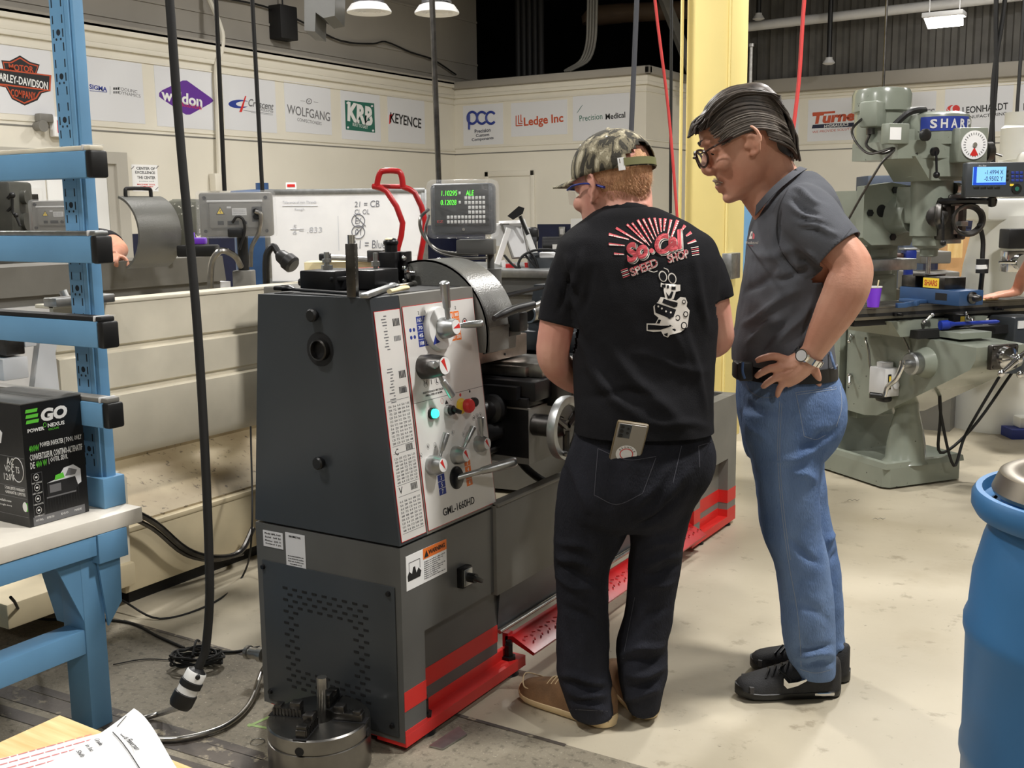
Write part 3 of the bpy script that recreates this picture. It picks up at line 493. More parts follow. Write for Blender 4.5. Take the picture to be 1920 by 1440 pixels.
mb = MB(); mb.prism([(2.05, -.002), (2.585, -.002), (2.585, .1), (2.05, .1)], (0, 0, .018), X, Y, .034); mb.bx((2.14, .043, .03), (2.48, .06, .09), .004); part('foot_rail', mb, MT['redp'], LA)
mb = MB(); mb.bx((.48, .1, .72), (2.5, .16, .93), .004); mb.bx((.48, .36, .72), (2.5, .42, .93), .004); mb.bx((.48, .1, .72), (2.5, .42, .8)); mb.prism([(.1, .93), (.13, .955), (.16, .93)], (.48, 0, 0), Y, Z, 2.0, 1); mb.prism([(.36, .93), (.39, .955), (.42, .93)], (.48, 0, 0), Y, Z, 2.0, 1); mb.bx((2.2, .1, .6), (2.5, .42, .8)); part('bed', mb, [MT['gunmetal'], MT['dsteel']], LA)
mb = MB(); mb.cyl((.482, .06, .87), (2.4, .06, .87), .016); mb.cyl((.482, .05, .8), (2.4, .05, .8), .011); mb.cyl((.482, .06, .74), (2.4, .06, .74), .011); mb.lathe([(.03, 0), (.03, .05), (.045, .06), (.045, .09), (.02, .1)], (.482, .06, .87), X, mi=1); mb.cyl((.49, .06, .8), (.6, .06, .8), .03, mi=1); part('lead_screws', mb, [MT['dsteel'], MT['black']], LA)
mb = MB(); mb.bx((.585, -.055, .7), (1.0, .1, .875), 0, 1); mb.bx((.585, .1, .69), (.75, .34, .9), mi=0); mb.bx((.584, -.054, .72), (.586, .1, .87)); mb.bx((.585, -.05, .875), (1.0, .1, .905), .003); part('apron', mb, [MT['blackox'], MT['lgrey2']], LA)
mb = MB(); mb.bx((.6, -.07, .895), (1.02, .48, .955), .004); mb.bx((.7, -.09, .865), (.8, .1, .95), .006); mb.bx((.57, -.02, .9), (.6, .46, .94)); part('saddle', mb, [MT['blackox']], LA)
# apron handwheel
mb = MB(); c = V((.622, -.165, .82)); R0 = .083; ring = [(c+V((cos(t), 0, sin(t)))*R0) for t in [2*pi*i/36 for i in range(36)]]
mb.loft([[c+V((cos(t)*(R0+a), b, sin(t)*(R0+a))) for a, b in ((.014, -.012), (.016, 0), (.014, .014), (-.006, .014), (-.012, .006), (-.012, -.006), (-.006, -.012))] for t in [2*pi*i/40 for i in range(40)]], closed=True)
part('handwheel', mb, MT['brushed'], LA); hw = LA.children[-1]
mb = MB(); mb.cyl(c+V((0, .11, 0)), c+V((0, .02, 0)), .034, .034, mi=0); mb.cyl(c+V((0, .02, 0)), c+V((0, -.004, 0)), .03, .024); 
for a in (.5, 2.6, 4.7): mb.tube([c+V((cos(a)*.01, 0, sin(a)*.01)), c+V((cos(a)*R0, 0, sin(a)*R0))], .011, sub=1)
part('hub', mb, MT['dsteel'], hw)
mb = MB(); a = c+V((-.03, -.012, -.075)); d = V((.15, -1, .12)).normalized(); mb.tube([a, a+d*.02, a+d*.025, a+d*.085, a+d*.1], [.007, .008, .011, .0145, .01], 14, 2); part('crank_grip', mb, MT['brushed'], hw)
for y, z in ((-.06, .8), ): 
    mb = MB(); mb.cyl((.88, -.055, .8), (.88, -.09, .8), .03); mb.tube([(.88, -.09, .8), (.9, -.12, .86), (.91, -.13, .9)], .006); mb.sph((.912, -.132, .905), .014); mb.lathe([(.02, 0), (.026, .05), (.03, .055)], (.95, -.06, .92), -Y); part('apron_lever', mb, MT['steel'], LA)
# cross slide, compound rest, tool post
mb = MB(); mb.bx((.68, -.05, .955), (.84, .46, 1.0), .004); mb.bx((.66, .0, .958), (.94, .3, .99), .003); mb.bx((.8, -.004, .972), (.83, .0, .985), mi=1); part('cross_slide', mb, [MT['steel'], MT['dark']], LA)
mb = MB(); mb.bx((.545, .1, 1.005), (.84, .24, 1.075), .004); mb.bx((.59, .097, 1.045), (.64, .1, 1.08), mi=1); mb.bx((.575, .097, 1.035), (.655, .1, 1.05), mi=1); mb.cyl((.7, .098, 1.02), (.7, .1, 1.02), .004, mi=1); mb.bx((.54, .1, 1.0), (.545, .24, 1.07)); part('compound_rest', mb, [mat('copperysteel', (150, 134, 122), .35, .85, .12, 18.), MT['dark']], LA)
mb = MB(); mb.bx((.56, .1, 1.075), (.66, .2, 1.15), .004); mb.bx((.6, .02, 1.09), (.67, .1, 1.12), .003); mb.cyl((.62, .15, 1.15), (.62, .15, 1.19), .022); mb.tube([(.62, .15, 1.18), (.7, .12, 1.2), (.86, .05, 1.225)], [.009, .008, .007]); part('tool_post', mb, [MT['blackox']], LA)
mb = MB(); mb.tube([(.45, -.02, 1.162), (.49, -.02, 1.168), (.56, -.02, 1.178), (.66, -.03, 1.186)], [.008, .013, .014, .0125], 12); mb.tube([(.63, .0, 1.163), (1.0, .01, 1.215)], [.008, .007], 10, 1, mi=1); mb.box((.63, .02, 1.135), (.05, .07, .06), None, .006); part('clamp_handle', mb, [MT['black'], MT['steel']], LA)
# chuck guard
mb = MB(); gc = (.25, 1.1); arc = [(gc[0]+.228*cos(t), gc[1]+.228*sin(t)) for t in [R(-12)+R(204)*i/30 for i in range(31)]]
mb.prism(arc, (.484, 0, 0), Y, Z, .01); inn = [(gc[0]+.222*cos(t), gc[1]+.222*sin(t)) for t in [R(-12)+R(204)*i/30 for i in range(31)]]
mb.loft([[V((x, p[0], p[1])) for x, p in ((.484, a), (.645, a), (.645, b), (.484, b))] for a, b in zip(arc, inn)])
mb.prism([(.022, 1.055), (.03, 1.055), (.03, 1.13), (.022, 1.13)], (.49, 0, 0), Y, Z, .15); part('chuck_guard', mb, mat('guard', (112, 112, 108), .3, .1, .05, 3., bump=.12, bs=160), LA)
mb = MB(); mb.cyl((.482, .25, 1.1), (.53, .25, 1.1), .09); mb.cyl((.53, .25, 1.1), (.6, .25, 1.1), .13, n=30)
for a in (0.3, 2.4, 4.5): mb.box((.615, .25+cos(a)*.08, 1.1+sin(a)*.08), (.04, .05, .03), M.Rotation(a, 3, 'X'), .003)
part('chuck', mb, MT['dsteel'], LA)
mb = MB(); mb.bx((.66, .22, .99), (.74, .3, 1.12), .004); part('guide_block', mb, [MT['gunmetal']], LA) 
# tailstock
mb = MB(); mb.bx((1.25, .12, .955), (1.62, .4, 1.03), .01); mb.prism([(.16, 1.02), (.36, 1.02), (.33, 1.2), (.19, 1.2)], (1.28, 0, 0), Y, Z, .3); mb.cyl((1.2, .25, 1.107), (1.6, .25, 1.107), .055); part('tailstock', mb, MT['gunmetal'], LA); ts = LA.children[-1]
mb = MB(); mb.lathe([(.018, 0), (.032, 0), (.035, .004), (.035, .12), (.018, .12)], (1.1, .25, 1.107), X); mb.cyl((1.0985, .25, 1.107), (1.0998, .25, 1.107), .025, mi=1); part('quill', mb, [MT['steel'], MT['dark']], ts)
mb = MB(); mb.tube([(1.27, .2, 1.16), (1.27, .12, 1.26), (1.27, .1, 1.33)], [.009, .008, .008]); part('lock_lever', mb, MT['steel'], ts); mb = MB(); mb.lathe([(.01, 0), (.015, .02), (.017, .07), (.012, .085)], (1.27, .12, 1.24), V((0, -.25, 1)), 14); part('grip', mb, MT['white'], ts, 'white plastic grip')
# coolant hose, hanging cable
mb = MB(); mb.tube([V((.62, .42, 1.16)), V((.68, .4, 1.28)), V((.76, .38, 1.31)), V((.84, .35, 1.27)), V((.87, .33, 1.15)), V((.87, .3, 1.06))], .011, 10, 6); part('coolant_hose', mb, MT['chrome'], LA); mb = MB(); mb.tube([(.87, .3, 1.07), (.87, .3, 1.02)], [.009, .004], 8, 1); mb.sph((.87, .28, 1.09), .013, mi=1); part('nozzle', mb, [MT['steel'], MT['white']], LA.children[-1])
mb = MB(); mb.tube([(.75, .12, .72), (.78, .08, .64), (.84, .04, .58), (.92, .02, .55)], .013, 10); part('feed_cable', mb, MT['rubber'], LA)
# digital readout: display box on a post
def facing(c, rz): ux = V((_S.x*cos(rz)-_S.y*sin(rz), _S.x*sin(rz)+_S.y*cos(rz), 0)); return c, ux, ux.cross(Z)
wc = K(867, 392, 3.62); wc, ux, nn = facing(wc, R(-5)); rm = M((ux, -nn, Z)).transposed()
DL = LM.inverted()
mb = MB(); mb.box(wc-nn*.03, (.214, .07, .168), rm, .016); mb.box(wc-nn*.02+V((0, 0, -.002)), (.2, .07, .155), rm, .01); mb.xf(DL); part('readout_housing', mb, MT['gunmetal'], LA, 'dark display box with green figures'); dr = LA.children[-1]
fw_ = wc+nn*.016
mb = MB(); mb.box(fw_+Z*.012, (.178, .002, .135), rm); mb.text('EZ', fw_-ux*.072-Z*.04+nn*.002, ux, Z, h=.007, w=.02, mi=1); mb.cyl(fw_-Z*.066+ux*.005, fw_-Z*.066+ux*.005+nn*.004, .005, mi=2); mb.xf(DL); part('keypad_panel', mb, [MT['scr'], MT['redp'], MT['chrome']], dr)
mb = MB()
for t, du, dz in (('1.10295', -.04, .052), ('0.12028', -.043, .022)): mb.text(t, fw_+ux*du+Z*dz+nn*.0015, ux, Z, h=.0165, w=.052, shear=.1)
mb.text('ALE', fw_+ux*.028+Z*.052+nn*.0015, ux, Z, h=.0165, w=.026, shear=.1); mb.xf(DL); part('display_figures', mb, MT['led'], dr, 'glowing green digits')
mb = MB()
for r in range(7):
    for q in range(11):
        if (r < 4 and q < 5) or (r in (2, 3) and q == 5) : continue
        if r == 6: continue
        mb.box(fw_+ux*(-.045+q*.0118)+Z*(.036-r*.0155)+nn*.002, (.0085, .003, .0105), rm, .001)
for dz in (.052, .022): mb.box(fw_-ux*.006+Z*dz+nn*.002, (.007, .003, .009), rm, .001)
mb.xf(DL); part('keys', mb, MT['white'], dr)
mb = MB(); mb.box(wc-nn*.02, (.236, .1, .192), rm, .02); me_ = mb
mb.xf(DL); part('dust_cover', mb, MT['wrap'], dr, 'clear plastic cover over the display')
pb = K(888, 470, 3.66); mb = MB(); mb.box(wc-Z*.125-nn*.04+ux*.04, (.125, .09, .05), rm, .004); p0 = wc-nn*.06+ux*.085; mb.cyl((p0.x, p0.y, 1.0), (p0.x, p0.y, 1.28), .036); mb.cyl((p0.x, p0.y, 1.28), (p0.x, p0.y, 1.36), .012); mb.xf(DL); part('readout_post', mb, MT['lgrey'], LA)
mb = MB(); mb.tube([wc-ux*.12-nn*.04, wc-ux*.142-Z*.03, wc-ux*.135-Z*.08, wc-ux*.09-Z*.13, wc-ux*.03-Z*.145, wc+ux*.05-Z*.15], .0055, 8); mb.tube([wc-ux*.12-nn*.05-Z*.02, wc-ux*.125-Z*.08, wc-ux*.09-Z*.135, wc-ux*.0-Z*.16, wc+ux*.08-Z*.16], .005, 8); mb.xf(DL); part('readout_cable', mb, MT['steel'], LA)
# ================================================================ things lying on top of the grey lathe and its neighbours
zt = 1.2518
def lt(u, v, dz=0): return atz(u, v, zt+dz)
def top_solo(name, mb, m_, label, cat, **k): return solo(name, mb, m_, label, cat, **k)
# square tube standing upright, round end in its top
p = lt(662, 557); mb = MB(); mb.box(p+Z*.07, (.026, .026, .14), R(20), .002); mb.cyl(p+Z*.14, p+Z*.162, .0095, mi=1)
for k in range(6): mb.box(p+Z*(.05+.014*k)+_S*.009-_H*.0125, (.004, .002, .005), R(31), mi=1)
solo('square_post', mb, [MT['dsteel'], MT['chrome']], 'upright square steel tube with a round top on the grey lathe', 'tube')
a, b = lt(532, 548), lt(655, 556); mb = MB(); d = (b-a).normalized(); n = Z.cross(d); mb.tube([a+Z*.012, a+d*.03+Z*.013, a+d*.05+Z*.01, b+Z*.008], [.016, .014, .0075, .0085], 10, 3, flat=.6); mb.box(a+Z*.012, (.05, .034, .012), R(20), .004); solo('open_wrench', mb, MT['blackox'], 'long black wrench along the left edge of the grey lathe top', 'wrench')
c = lt(618, 545); dm = M.Rotation(R(8), 3, 'Z'); mb = MB(); mb.box(c+Z*.03+V((-.03, .05, 0)), (.12, .16, .055), dm, .004); mb.box(c+Z*.0295+V((.06, .12, 0)), (.1, .14, .055), dm, .004); mb.cyl(c+V((-.13, .02, .02)), c+V((-.06, .03, .02)), .011); mb.box(c+V((.03, -.0, .035)), (.05, .03, .012), R(60), .003)
TB = solo('tool_block', mb, MT['blackox'], 'black steel tool holder block with a bolt on the grey lathe', 'tool holder')
mb = MB(); q = c+V((-.05, .05, .0575)); mb.cyl(q, q+Z*.05, .008); mb.cyl(q, q+Z*.012, .017, n=6); mb.cyl(q+Z*.02, q+Z*.03, .014); wpart('bolt', mb, MT['brushed'], TB); mb = MB(); mb.cyl(q+V((.1, .1, 0)), q+V((.1, .1, .045)), .007); mb.cyl(q+V((.1, .1, .006)), q+V((.1, .1, .02)), .013, n=6); wpart('bolt', mb, MT['brushed'], TB)
# tall black tool post with bolts
c = lt(735, 533); mb = MB(); mb.box(c+Z*.05, (.055, .07, .1), R(14), .003); mb.box(c+V((.03, .035, .05)), (.02, .05, .1), R(14), .003); mb.cyl(c+Z*.1, c+Z*.125, .02); mb.sph(c+Z*.128, (.024, .024, .015)); TP = solo('tool_post_block', mb, MT['blackox'], 'tall black quick change tool post with a brass topped knob', 'tool post')
mb = MB(); mb.sph(c+Z*.137+V((0, -.005, 0)), (.015, .015, .006), None, 10); wpart('swarf', mb, MT['cream'], TP); o = c+_S*.04-_H*.02
for z in (.08, .05, .012): mb = MB(); mb.sph(o+Z*z, .009, n=10); wpart('bolt', mb, MT['chrome'], TP)
mb = MB(); mb.lathe([(.01, 0), (.02, .006), (.02, .014), (.01, .02), (.008, .035)], o+Z*.035+_S*.004, _S-_H*.4, 14); wpart('nut', mb, MT['chrome'], TP)
# hand tools at the front edge
a, b = lt(683, 561), lt(735, 542); d = (b-a).normalized(); mb = MB(); mb.box((a+b)/2+Z*.008, ((b-a).length, .026, .014), atan2(d.y, d.x), .005); mb.sph(b+Z*.01, (.03, .022, .009), M.Rotation(atan2(d.y, d.x), 3, 'Z'), 14); mb.box(b+d*.02+V((.01, .0, .009)), (.04, .012, .012), atan2(d.y, d.x)+.4, .003); solo('adjustable_wrench', mb, MT['brushed'], 'silver adjustable wrench at the front corner of the lathe top', 'wrench')
for a, b, r, t in (((690, 543), (742, 536), .0075, 'polished steel bar with a hollow end beside the silver wrench'), ((745, 540), (776, 536), .006, 'short steel rod right of the hollow ended bar')):
    A_, B_ = lt(*a)+Z*(r+.012), lt(*b)+Z*(r+.012); A_.z = B_.z = zt+r; mb = MB(); mb.tube([A_, B_], r, 14, 1); q = (B_-A_).normalized(); mb.cyl(B_-q*.012, B_+q*.006, r*1.5, n=14); mb.cyl(B_+q*.006, B_+q*.0065, r*.9, n=12, mi=1); solo('steel_bar', mb, [MT['steel'], MT['dark']], t, 'bar')
a, b = lt(730, 552), lt(764, 546); d = (b-a).normalized(); rm = M.Rotation(atan2(d.y, d.x), 3, 'Z'); mb = MB(); mb.tube([a+Z*.008, a*.6+b*.4+Z*.009, a*.3+b*.7+Z*.011, b+Z*.01], [.008, .0075, .009, .008], 10, 4, flat=.8); BRS = solo('chip_brush', mb, MT['cream'], 'small wooden handled brush lying on the lathe top', 'brush')
mb = MB(); rng = random.Random(2)
for k in range(60): p = a*.35+b*.65+d*rng.uniform(-.0, .035)+Z*.014; w = d*.0008; t = p+V((rng.uniform(-.006, .006), rng.uniform(-.006, .006), rng.uniform(.006, .012))); mb.add([p-w, p+w, t], [(0, 1, 2)])
wpart('bristles', mb, MT['pine'], BRS)
# ================================================================ blue workbench with a perforated upright and four arms
BX, BZ = -2.548, .626
WBn = thing('workbench', 'sky blue steel workbench with perforated upright and four capped arms at the left', 'workbench', (-2.578, 1.86, 0))
mb = MB(); mb.bx((-3.35, .3, BZ-.045), (BX, 2.06, BZ), .003); mb.bx((-3.35, .3, BZ-.046), (BX-.004, 2.05, BZ-.043), mi=1); wpart('bench_top', mb, [mat('benchtop', (226, 220, 208), .45, 0, .05, 6.), MT['lgrey2']], WBn)
mb = MB(); mb.bx((BX-.07, .3, BZ-.105), (BX-.004, 1.9, BZ-.046), .003); mb.bx((BX-.07, 1.9, BZ-.13), (BX+.002, 2.0, BZ-.046), .002); mb.bx((-3.35, 1.9, BZ-.105), (BX-.07, 1.97, BZ-.046)); wpart('top_rail', mb, MT['blue'], WBn)
mb = MB(); mb.bx((-2.675, 1.86, 0), (-2.578, 1.93, BZ-.046), .004); wpart('leg', mb, MT['blue'], WBn)
mb = MB(); mb.bx((-3.3, 1.86, 0), (-3.21, 1.93, BZ-.046), .004); wpart('leg', mb, MT['blue'], WBn)
mb = MB(); mb.bx((-2.66, .3, .236), (-2.58, 1.86, .308), .003); wpart('lower_rail', mb, MT['blue'], WBn)
mb = MB(); mb.prism([(1.78, .525), (1.9, .525), (1.9, .33), (1.87, .31)], (-2.58, 0, 0), Y, Z, -.006, 0); mb.prism([(1.905, .525), (1.985, .525), (1.98, .36), (1.93, .3)], (-2.573, 0, 0), Y, Z, .008, 0); mb.prism([(-2.8, .53), (-2.67, .53), (-2.67, .31), (-2.71, .31)], (0, 1.87, 0), X, Z, .006, 0); wpart('gusset', mb, MT['blue'], WBn)
# upright: thin walled box, dark shapes on its closed front wall stand for shaded slots and holes
yf = 2.0; x0, x1 = aty(91, 0, yf).x, aty(131, 0, yf).x; yb2 = atx(155, 0, x1).y
mb = MB(); mb.bx((x0, yf+.004, BZ), (x0+.004, yb2, 2.75)); mb.bx((x1-.026, yf+.008, BZ), (x1, yb2, 2.75), .002); mb.bx((x1-.03, yf, BZ), (x1-.012, yf+.02, 2.75), .002); mb.bx((x0, yb2-.004, BZ), (x1-.026, yb2-.001, 2.75)); wpart('upright', mb, MT['blue'], WBn); up = WBn.children[-1]
mb = MB(); W_ = x1-.03-x0; cx = x0+W_/2-.002; per = .1093*yf/1.859; zs = [z for z in [1.47+(.842-1.47)*yf/1.859+per*k for k in range(18)] if z < 2.75]
for k, z in enumerate(zs): pass
mb.bx((x0, yf, BZ), (x1-.03, yf+.003, 2.75)); wpart('front_wall', mb, MT['blue'], up)
mb = MB()
for z in zs:
    for dx in (-.018, .022):
        for dz in (-.037, 0, .037): mb.bx((cx+dx-.0022, yf-.0004, z+dz-.011), (cx+dx+.0022, yf+.001, z+dz+.011))
    mb.cyl((cx+.003, yf-.0004, z+.002), (cx+.003, yf+.001, z+.002), .0085, n=16)
    for dx in (-.007, .012): mb.cyl((cx+dx, yf-.0004, z-.016), (cx+dx, yf+.001, z-.016), .0035, n=10)
wpart('slots', mb, mat('slotdark', (22, 34, 46), .8), up)['kind'] = 'stuff'
mb = MB(); mb.bx((x0-.02, 1.985, BZ), (x1+.012, yb2+.02, BZ+.09), .003); wpart('post_socket', mb, MT['blue'], WBn)
ay0, ay1 = 1.945, 1.998
for (u, v0, v1, lip, tilt) in ((158, 282, 333, 'beige', 0), (168, 443, 494, 'lgrey2', 0), (180, 604, 653, 'black', 0), (190, 757, 803, 'chrome', 0)):  # first lip's beige paints the light reflected off the arm top
    a, b = aty(u, v0, ay0), aty(u, v1, ay0); z0, z1 = b.z, a.z; xe = a.x
    mb = MB(); mb.bx((-3.5, ay0, z0), (xe, ay1, z1), .003); wpart('arm', mb, MT['blue'], WBn); ar = WBn.children[-1]
    mb = MB(); mb.bx((xe, ay0-.001, z0-.001), (xe+.028, ay1+.001, z1+.001), .007); wpart('end_cap', mb, MT['black'], ar, 'black plastic cap')
    mb = MB(); mb.bx((-3.5, ay0+.004, z1), (xe+.018, ay1-.004, z1+.014), .004); wpart('top_liner', mb, MT[{'beige': 'beige', 'lgrey2': 'brushed', 'black': 'rubber', 'chrome': 'lgrey2'}[lip]], ar)
    mb = MB(); mb.bx((xe-.012, ay0-.001, z1), (xe-.006, ay1, z1+.016), .002); mb.bx((xe-.006, ay0+.002, z1+.014), (xe+.02, ay1-.002, z1+.017), .002, 1); wpart('clip', mb, [MT['wgrey'], MT['wrap']], ar)
# black carton on the bench
c0 = atz(57, 990, BZ); c1 = atz(163, 955, BZ); bx_, by0 = c0.x, c0.y; by1 = by0+.19; bz1 = atx(41, 757, bx_).z; bw = .30
EG = thing('carton', 'black printed cardboard carton with green and white lettering on the blue workbench', 'box', (bx_-bw/2, (by0+by1)/2, BZ))
mb = MB(); mb.bx((bx_-bw, by0, BZ+.001), (bx_, by1, bz1-.003)); mb.bx((bx_-bw-.001, by0-.001, bz1-.004), (bx_+.001, by1+.001, bz1), .0015, 1); mb.bx((bx_-bw, by0+.09, bz1), (bx_, by0+.1, bz1+.0006), mi=1)
wpart('shell', mb, [mat('cartonblack', (20, 20, 21), .35, bump=.05, bs=40), MT['lgrey']], EG)
H_ = bz1-BZ; bm_ = [MT['white'], mat('egreen', (96, 200, 60), .5), MT['ink'], MT['inkgrey'], MT['signpaper']]
def fr(mb, t, yy, zz, h, w=None, mi=0, al='L', bold=0, shear=0, res=2): mb.text(t, (bx_+.0004, by0+yy*.19, BZ+zz*H_), Y, Z, h=h*H_, w=None if w is None else w*.19, al=al, bold=bold, shear=shear, mi=mi, dep=.0004, res=res)
def fbox(mb, y0, z0, y1, z1, mi, d=.0004): mb.bx((bx_, by0+y0*.19, BZ+z0*H_), (bx_+d, by0+y1*.19, BZ+z1*H_), mi=mi)
mb = MB()
for k in range(3): mb.prism([(0, 0), (.038-k*.001, 0), (.041-k*.001, .0095), (.003, .0095)], (bx_+.0003, by0+.012, BZ+H_*(.832+k*.043)), Y, Z, .0004, 1)
fr(mb, 'GO', .31, .88, .105, .44, bold=.05, shear=.12, res=3); fr(mb, 'POWER', .08, .775, .03, .27, bold=.03); fr(mb, 'NEXUS', .41, .79, .032, .28, bold=.03); fr(mb, 'ESCAPE', .42, .757, .016, .17, 1); 
mb.tube([(bx_+.0006, by0+.069+.0045*cos(a*.4), BZ+H_*.8+.006*sin(a*.4)) for a in range(16)], .0008, 4, 1, mi=1, closed=True)
for a in ((.08, .63, '400W', .16, 1), (.26, .64, 'POWER INVERTER | TOOL ONLY', .70, 0), (.08, .56, 'CONVERTISSEUR CONTINO-ALTENATIF', .88, 0), (.08, .495, 'DE', .07, 0), (.17, .497, '400 W', .18, 1), (.38, .503, '| OUTIL SEUL', .32, 0)): fr(mb, a[2], a[0], a[1], .052, a[3], a[4], bold=.01, res=1)
for q, z in enumerate((.395, .31, .22, .125)):
    c = V((bx_+.0005, by0+.03, BZ+H_*z)); mb.tube([c+V((0, .008*cos(a*.45), .0095*sin(a*.45))) for a in range(14)], .0006, 4, 1, closed=True); mb.sph(c, (.0004, .004, .003), n=8); fr(mb, ('FAST CHARGE', 'LED LIGHT', 'USB PORTS', 'COMPACT')[q], .16, z-.045, .012, .16, al='C', res=1)
fbox(mb, .08, .06, .083, .43, 3); fbox(mb, .25, .06, .253, .43, 3); fbox(mb, .08, .428, .25, .43, 3); fbox(mb, .08, .06, .25, .062, 3)
fbox(mb, .06, .005, .93, .075, 3)
for t, y in (('NOT INCL', .1), ('BATTERY SOLD', .28), ('EGO', .52), ('MADE', .75)): fr(mb, t, y, .045, .018, .12, 0, res=1)
for k in range(13): fbox(mb, .3+k*.045, .09, .308+k*.045, .27, 2)
# printed picture of the tool
def poly(pts, mi, d): mb.prism([(y*.19, z*H_) for y, z in pts], (bx_+d, by0, BZ), Y, Z, .0003, mi)
poly([(.32, .215), (.78, .215), (.86, .25), (.86, .33), (.32, .33)], 2, .0003); poly([(.32, .325), (.5, .345), (.62, .42), (.78, .43), (.9, .38), (.9, .27), (.84, .255), (.8, .33)], 4, .0005); poly([(.45, .335), (.62, .34), (.6, .385), (.47, .375)], 1, .0008); poly([(.63, .35), (.8, .345), (.84, .38), (.7, .41)], 3, .0008); poly([(.36, .24), (.55, .24), (.55, .305), (.36, .305)], 3, .0006); poly([(.3, .2), (.8, .2), (.8, .212), (.3, .212)], 3, .0007)
wpart('printed_side', mb, bm_, EG, 'side with green and white lettering')
mb = MB(); n_ = -Y
def lf_(t, xx, zz, h, w, mi=0, res=1): mb.text(t, (bx_-bw+xx*bw, by0-.0004, BZ+zz*H_), X, Z, h=h*H_, w=w*bw, al='R', mi=mi, dep=.0004, res=res)
for t, x_, z, h, w in (('AC', .83, .52, .06, .1), ('VDC', .83, .46, .05, .14), ('120V', .83, .39, .055, .16), ('5 YEAR LIMITED WARRANTY', .97, .3, .025, .3), ('GARANTIE LIMITEE', .97, .265, .025, .3), ('Available now', .75, .19, .02, .2), ('Google store', .75, .15, .02, .2)): lf_(t, x_, z, h, w)
c = V((bx_-.035, by0-.0005, BZ+H_*.46)); mb.tube([c+V((.026*cos(a*.35), 0, .034*sin(a*.35))) for a in range(18)], .0012, 4, 1, closed=True); mb.text('TS', c, X, Z, h=.018, w=.016)
mb.bx((bx_-.02, by0-.0006, BZ+H_*.13), (bx_-.004, by0, BZ+H_*.2), .002, 1); mb.sph((bx_-.015, by0-.0004, BZ+H_*.165), (.011, .0005, .014), n=14, mi=0)
for z in (.32, .56, .23, .08): mb.bx((bx_-bw+.02, by0-.0005, BZ+H_*z), (bx_-.004, by0, BZ+H_*z+.001), mi=3)
mb.prism([(0, 0), (.06, 0), (.07, .03), (.05, .045), (.01, .04)], (bx_-.16, by0-.0003, BZ+H_*.66), X, Z, .0004, 4)
wpart('printed_side', mb, bm_, EG, 'side with white lettering and a dial')
# ---------------------------------------------------------------- near corner: pine table with papers
tz = .74; T = thing('pine_table', 'pale pine table top in the near left corner under papers', 'table', atz(60, 1400, 0)*1); 
p = [atz(112, 1341, tz), atz(205, 1378, tz), atz(420, 1470, tz), atz(400, 1700, tz), atz(-220, 1620, tz), atz(-60, 1419, tz)]
dd = (p[1]-p[0]).normalized(); ee = (p[5]-p[0]).normalized(); q = [p[0], p[0]+dd*.62, p[0]+dd*.62+ee*.6, p[0]+ee*.6]
T.location = ((q[0]+q[2])/2).xy.to_3d()
def flat(mb, poly, z0, z1, mi=0):
    n = len(poly); A = [V((a.x, a.y, z0)) for a in poly]; B = [V((a.x, a.y, z1)) for a in poly]; s = sum((A[i].x*A[(i+1) % n].y-A[(i+1) % n].x*A[i].y) for i in range(n))
    mb.add(A+B, [tuple(range(n)), tuple(range(n, 2*n))]+[(i, (i+1) % n, n+(i+1) % n, n+i) for i in range(n)], mi)
mb = MB(); flat(mb, q, tz-.03, tz); wpart('table_top', mb, MT['pine'], T)
for i, k in ((0, 1), (1, 1), (2, -1), (3, -1)):
    c = q[i]*.9+(q[0]+q[2])/2*.1; mb = MB(); mb.bx((c.x-.03, c.y-.03, 0), (c.x+.03, c.y+.03, tz-.03)); wpart('leg', mb, MT['pine'], T)
def quad(pts, z): return [atz(u, v, z) for u, v in pts]
mb = MB(); pq = quad([(187, 1375), (-30, 1430), (-60, 1475), (60, 1475), (300, 1385)], tz+.003); flat(mb, pq, tz+.001, tz+.003)
P0, P1, P2 = atz(172, 1381, tz), atz(-30, 1437, tz), atz(185, 1400, tz); ax, bx2 = (P1-P0), (P2-P0)
for r in range(6):
    t = .0
    while t < 1: 
        ln = .05+random.random()*.07; a = P0+ax*t+bx2*(r*.42); b = P0+ax*min(t+ln, 1)+bx2*(r*.42); w = bx2.normalized()*.0014
        mb.add([V((k.x, k.y, tz+.0034)) for k in (a-w, b-w, b+w, a+w)], [(0, 1, 2, 3)], 1); t += ln+.015
solo('printed_strip', mb, [MT['signpaper'], mat('inkred', (206, 120, 116), .7)], 'pale printed strip with red dashes lying under the white sheet', 'paper')
# curled sheet of paper
mb = MB(); e0, e1, e2, e3 = [atz(u, v, tz+.012) for u, v in ((253, 1355), (352, 1452), (150, 1560), (60, 1436))]; G_ = []
for j in range(13):
    for i in range(13):
        a, b = i/12, j/12; pt = (e0*(1-a)+e1*a)*(1-b)+(e3*(1-a)+e2*a)*b; G_.append(V((pt.x, pt.y, tz+.006+.028*(1-b)**2*(.5+.5*cos(a*3)) + .006*sin(a*5)*(1-b))))
mb.add(G_, [(j*13+i, j*13+i+1, (j+1)*13+i+1, (j+1)*13+i) for j in range(12) for i in range(12)])
SH = solo('paper_sheet', mb, [MT['papr']], 'white sheet with handwriting curling over the corner of the pine table', 'paper')
mb = MB(); up_ = V((0, 0, 1))
def on(a, b): pt = (e0*(1-a)+e1*a)*(1-b)+(e3*(1-a)+e2*a)*b; return V((pt.x, pt.y, tz+.0075+.028*(1-b)**2*(.5+.5*cos(a*3))+.006*sin(a*5)*(1-b)))
mb.tube([on(.12+.8*t, .28) for t in [i/8 for i in range(9)]], .0007, 5, 1); mb.tube([on(.04, .1), on(.09, .22)], .0006, 5, 1)
xd = (e1-e0).normalized()
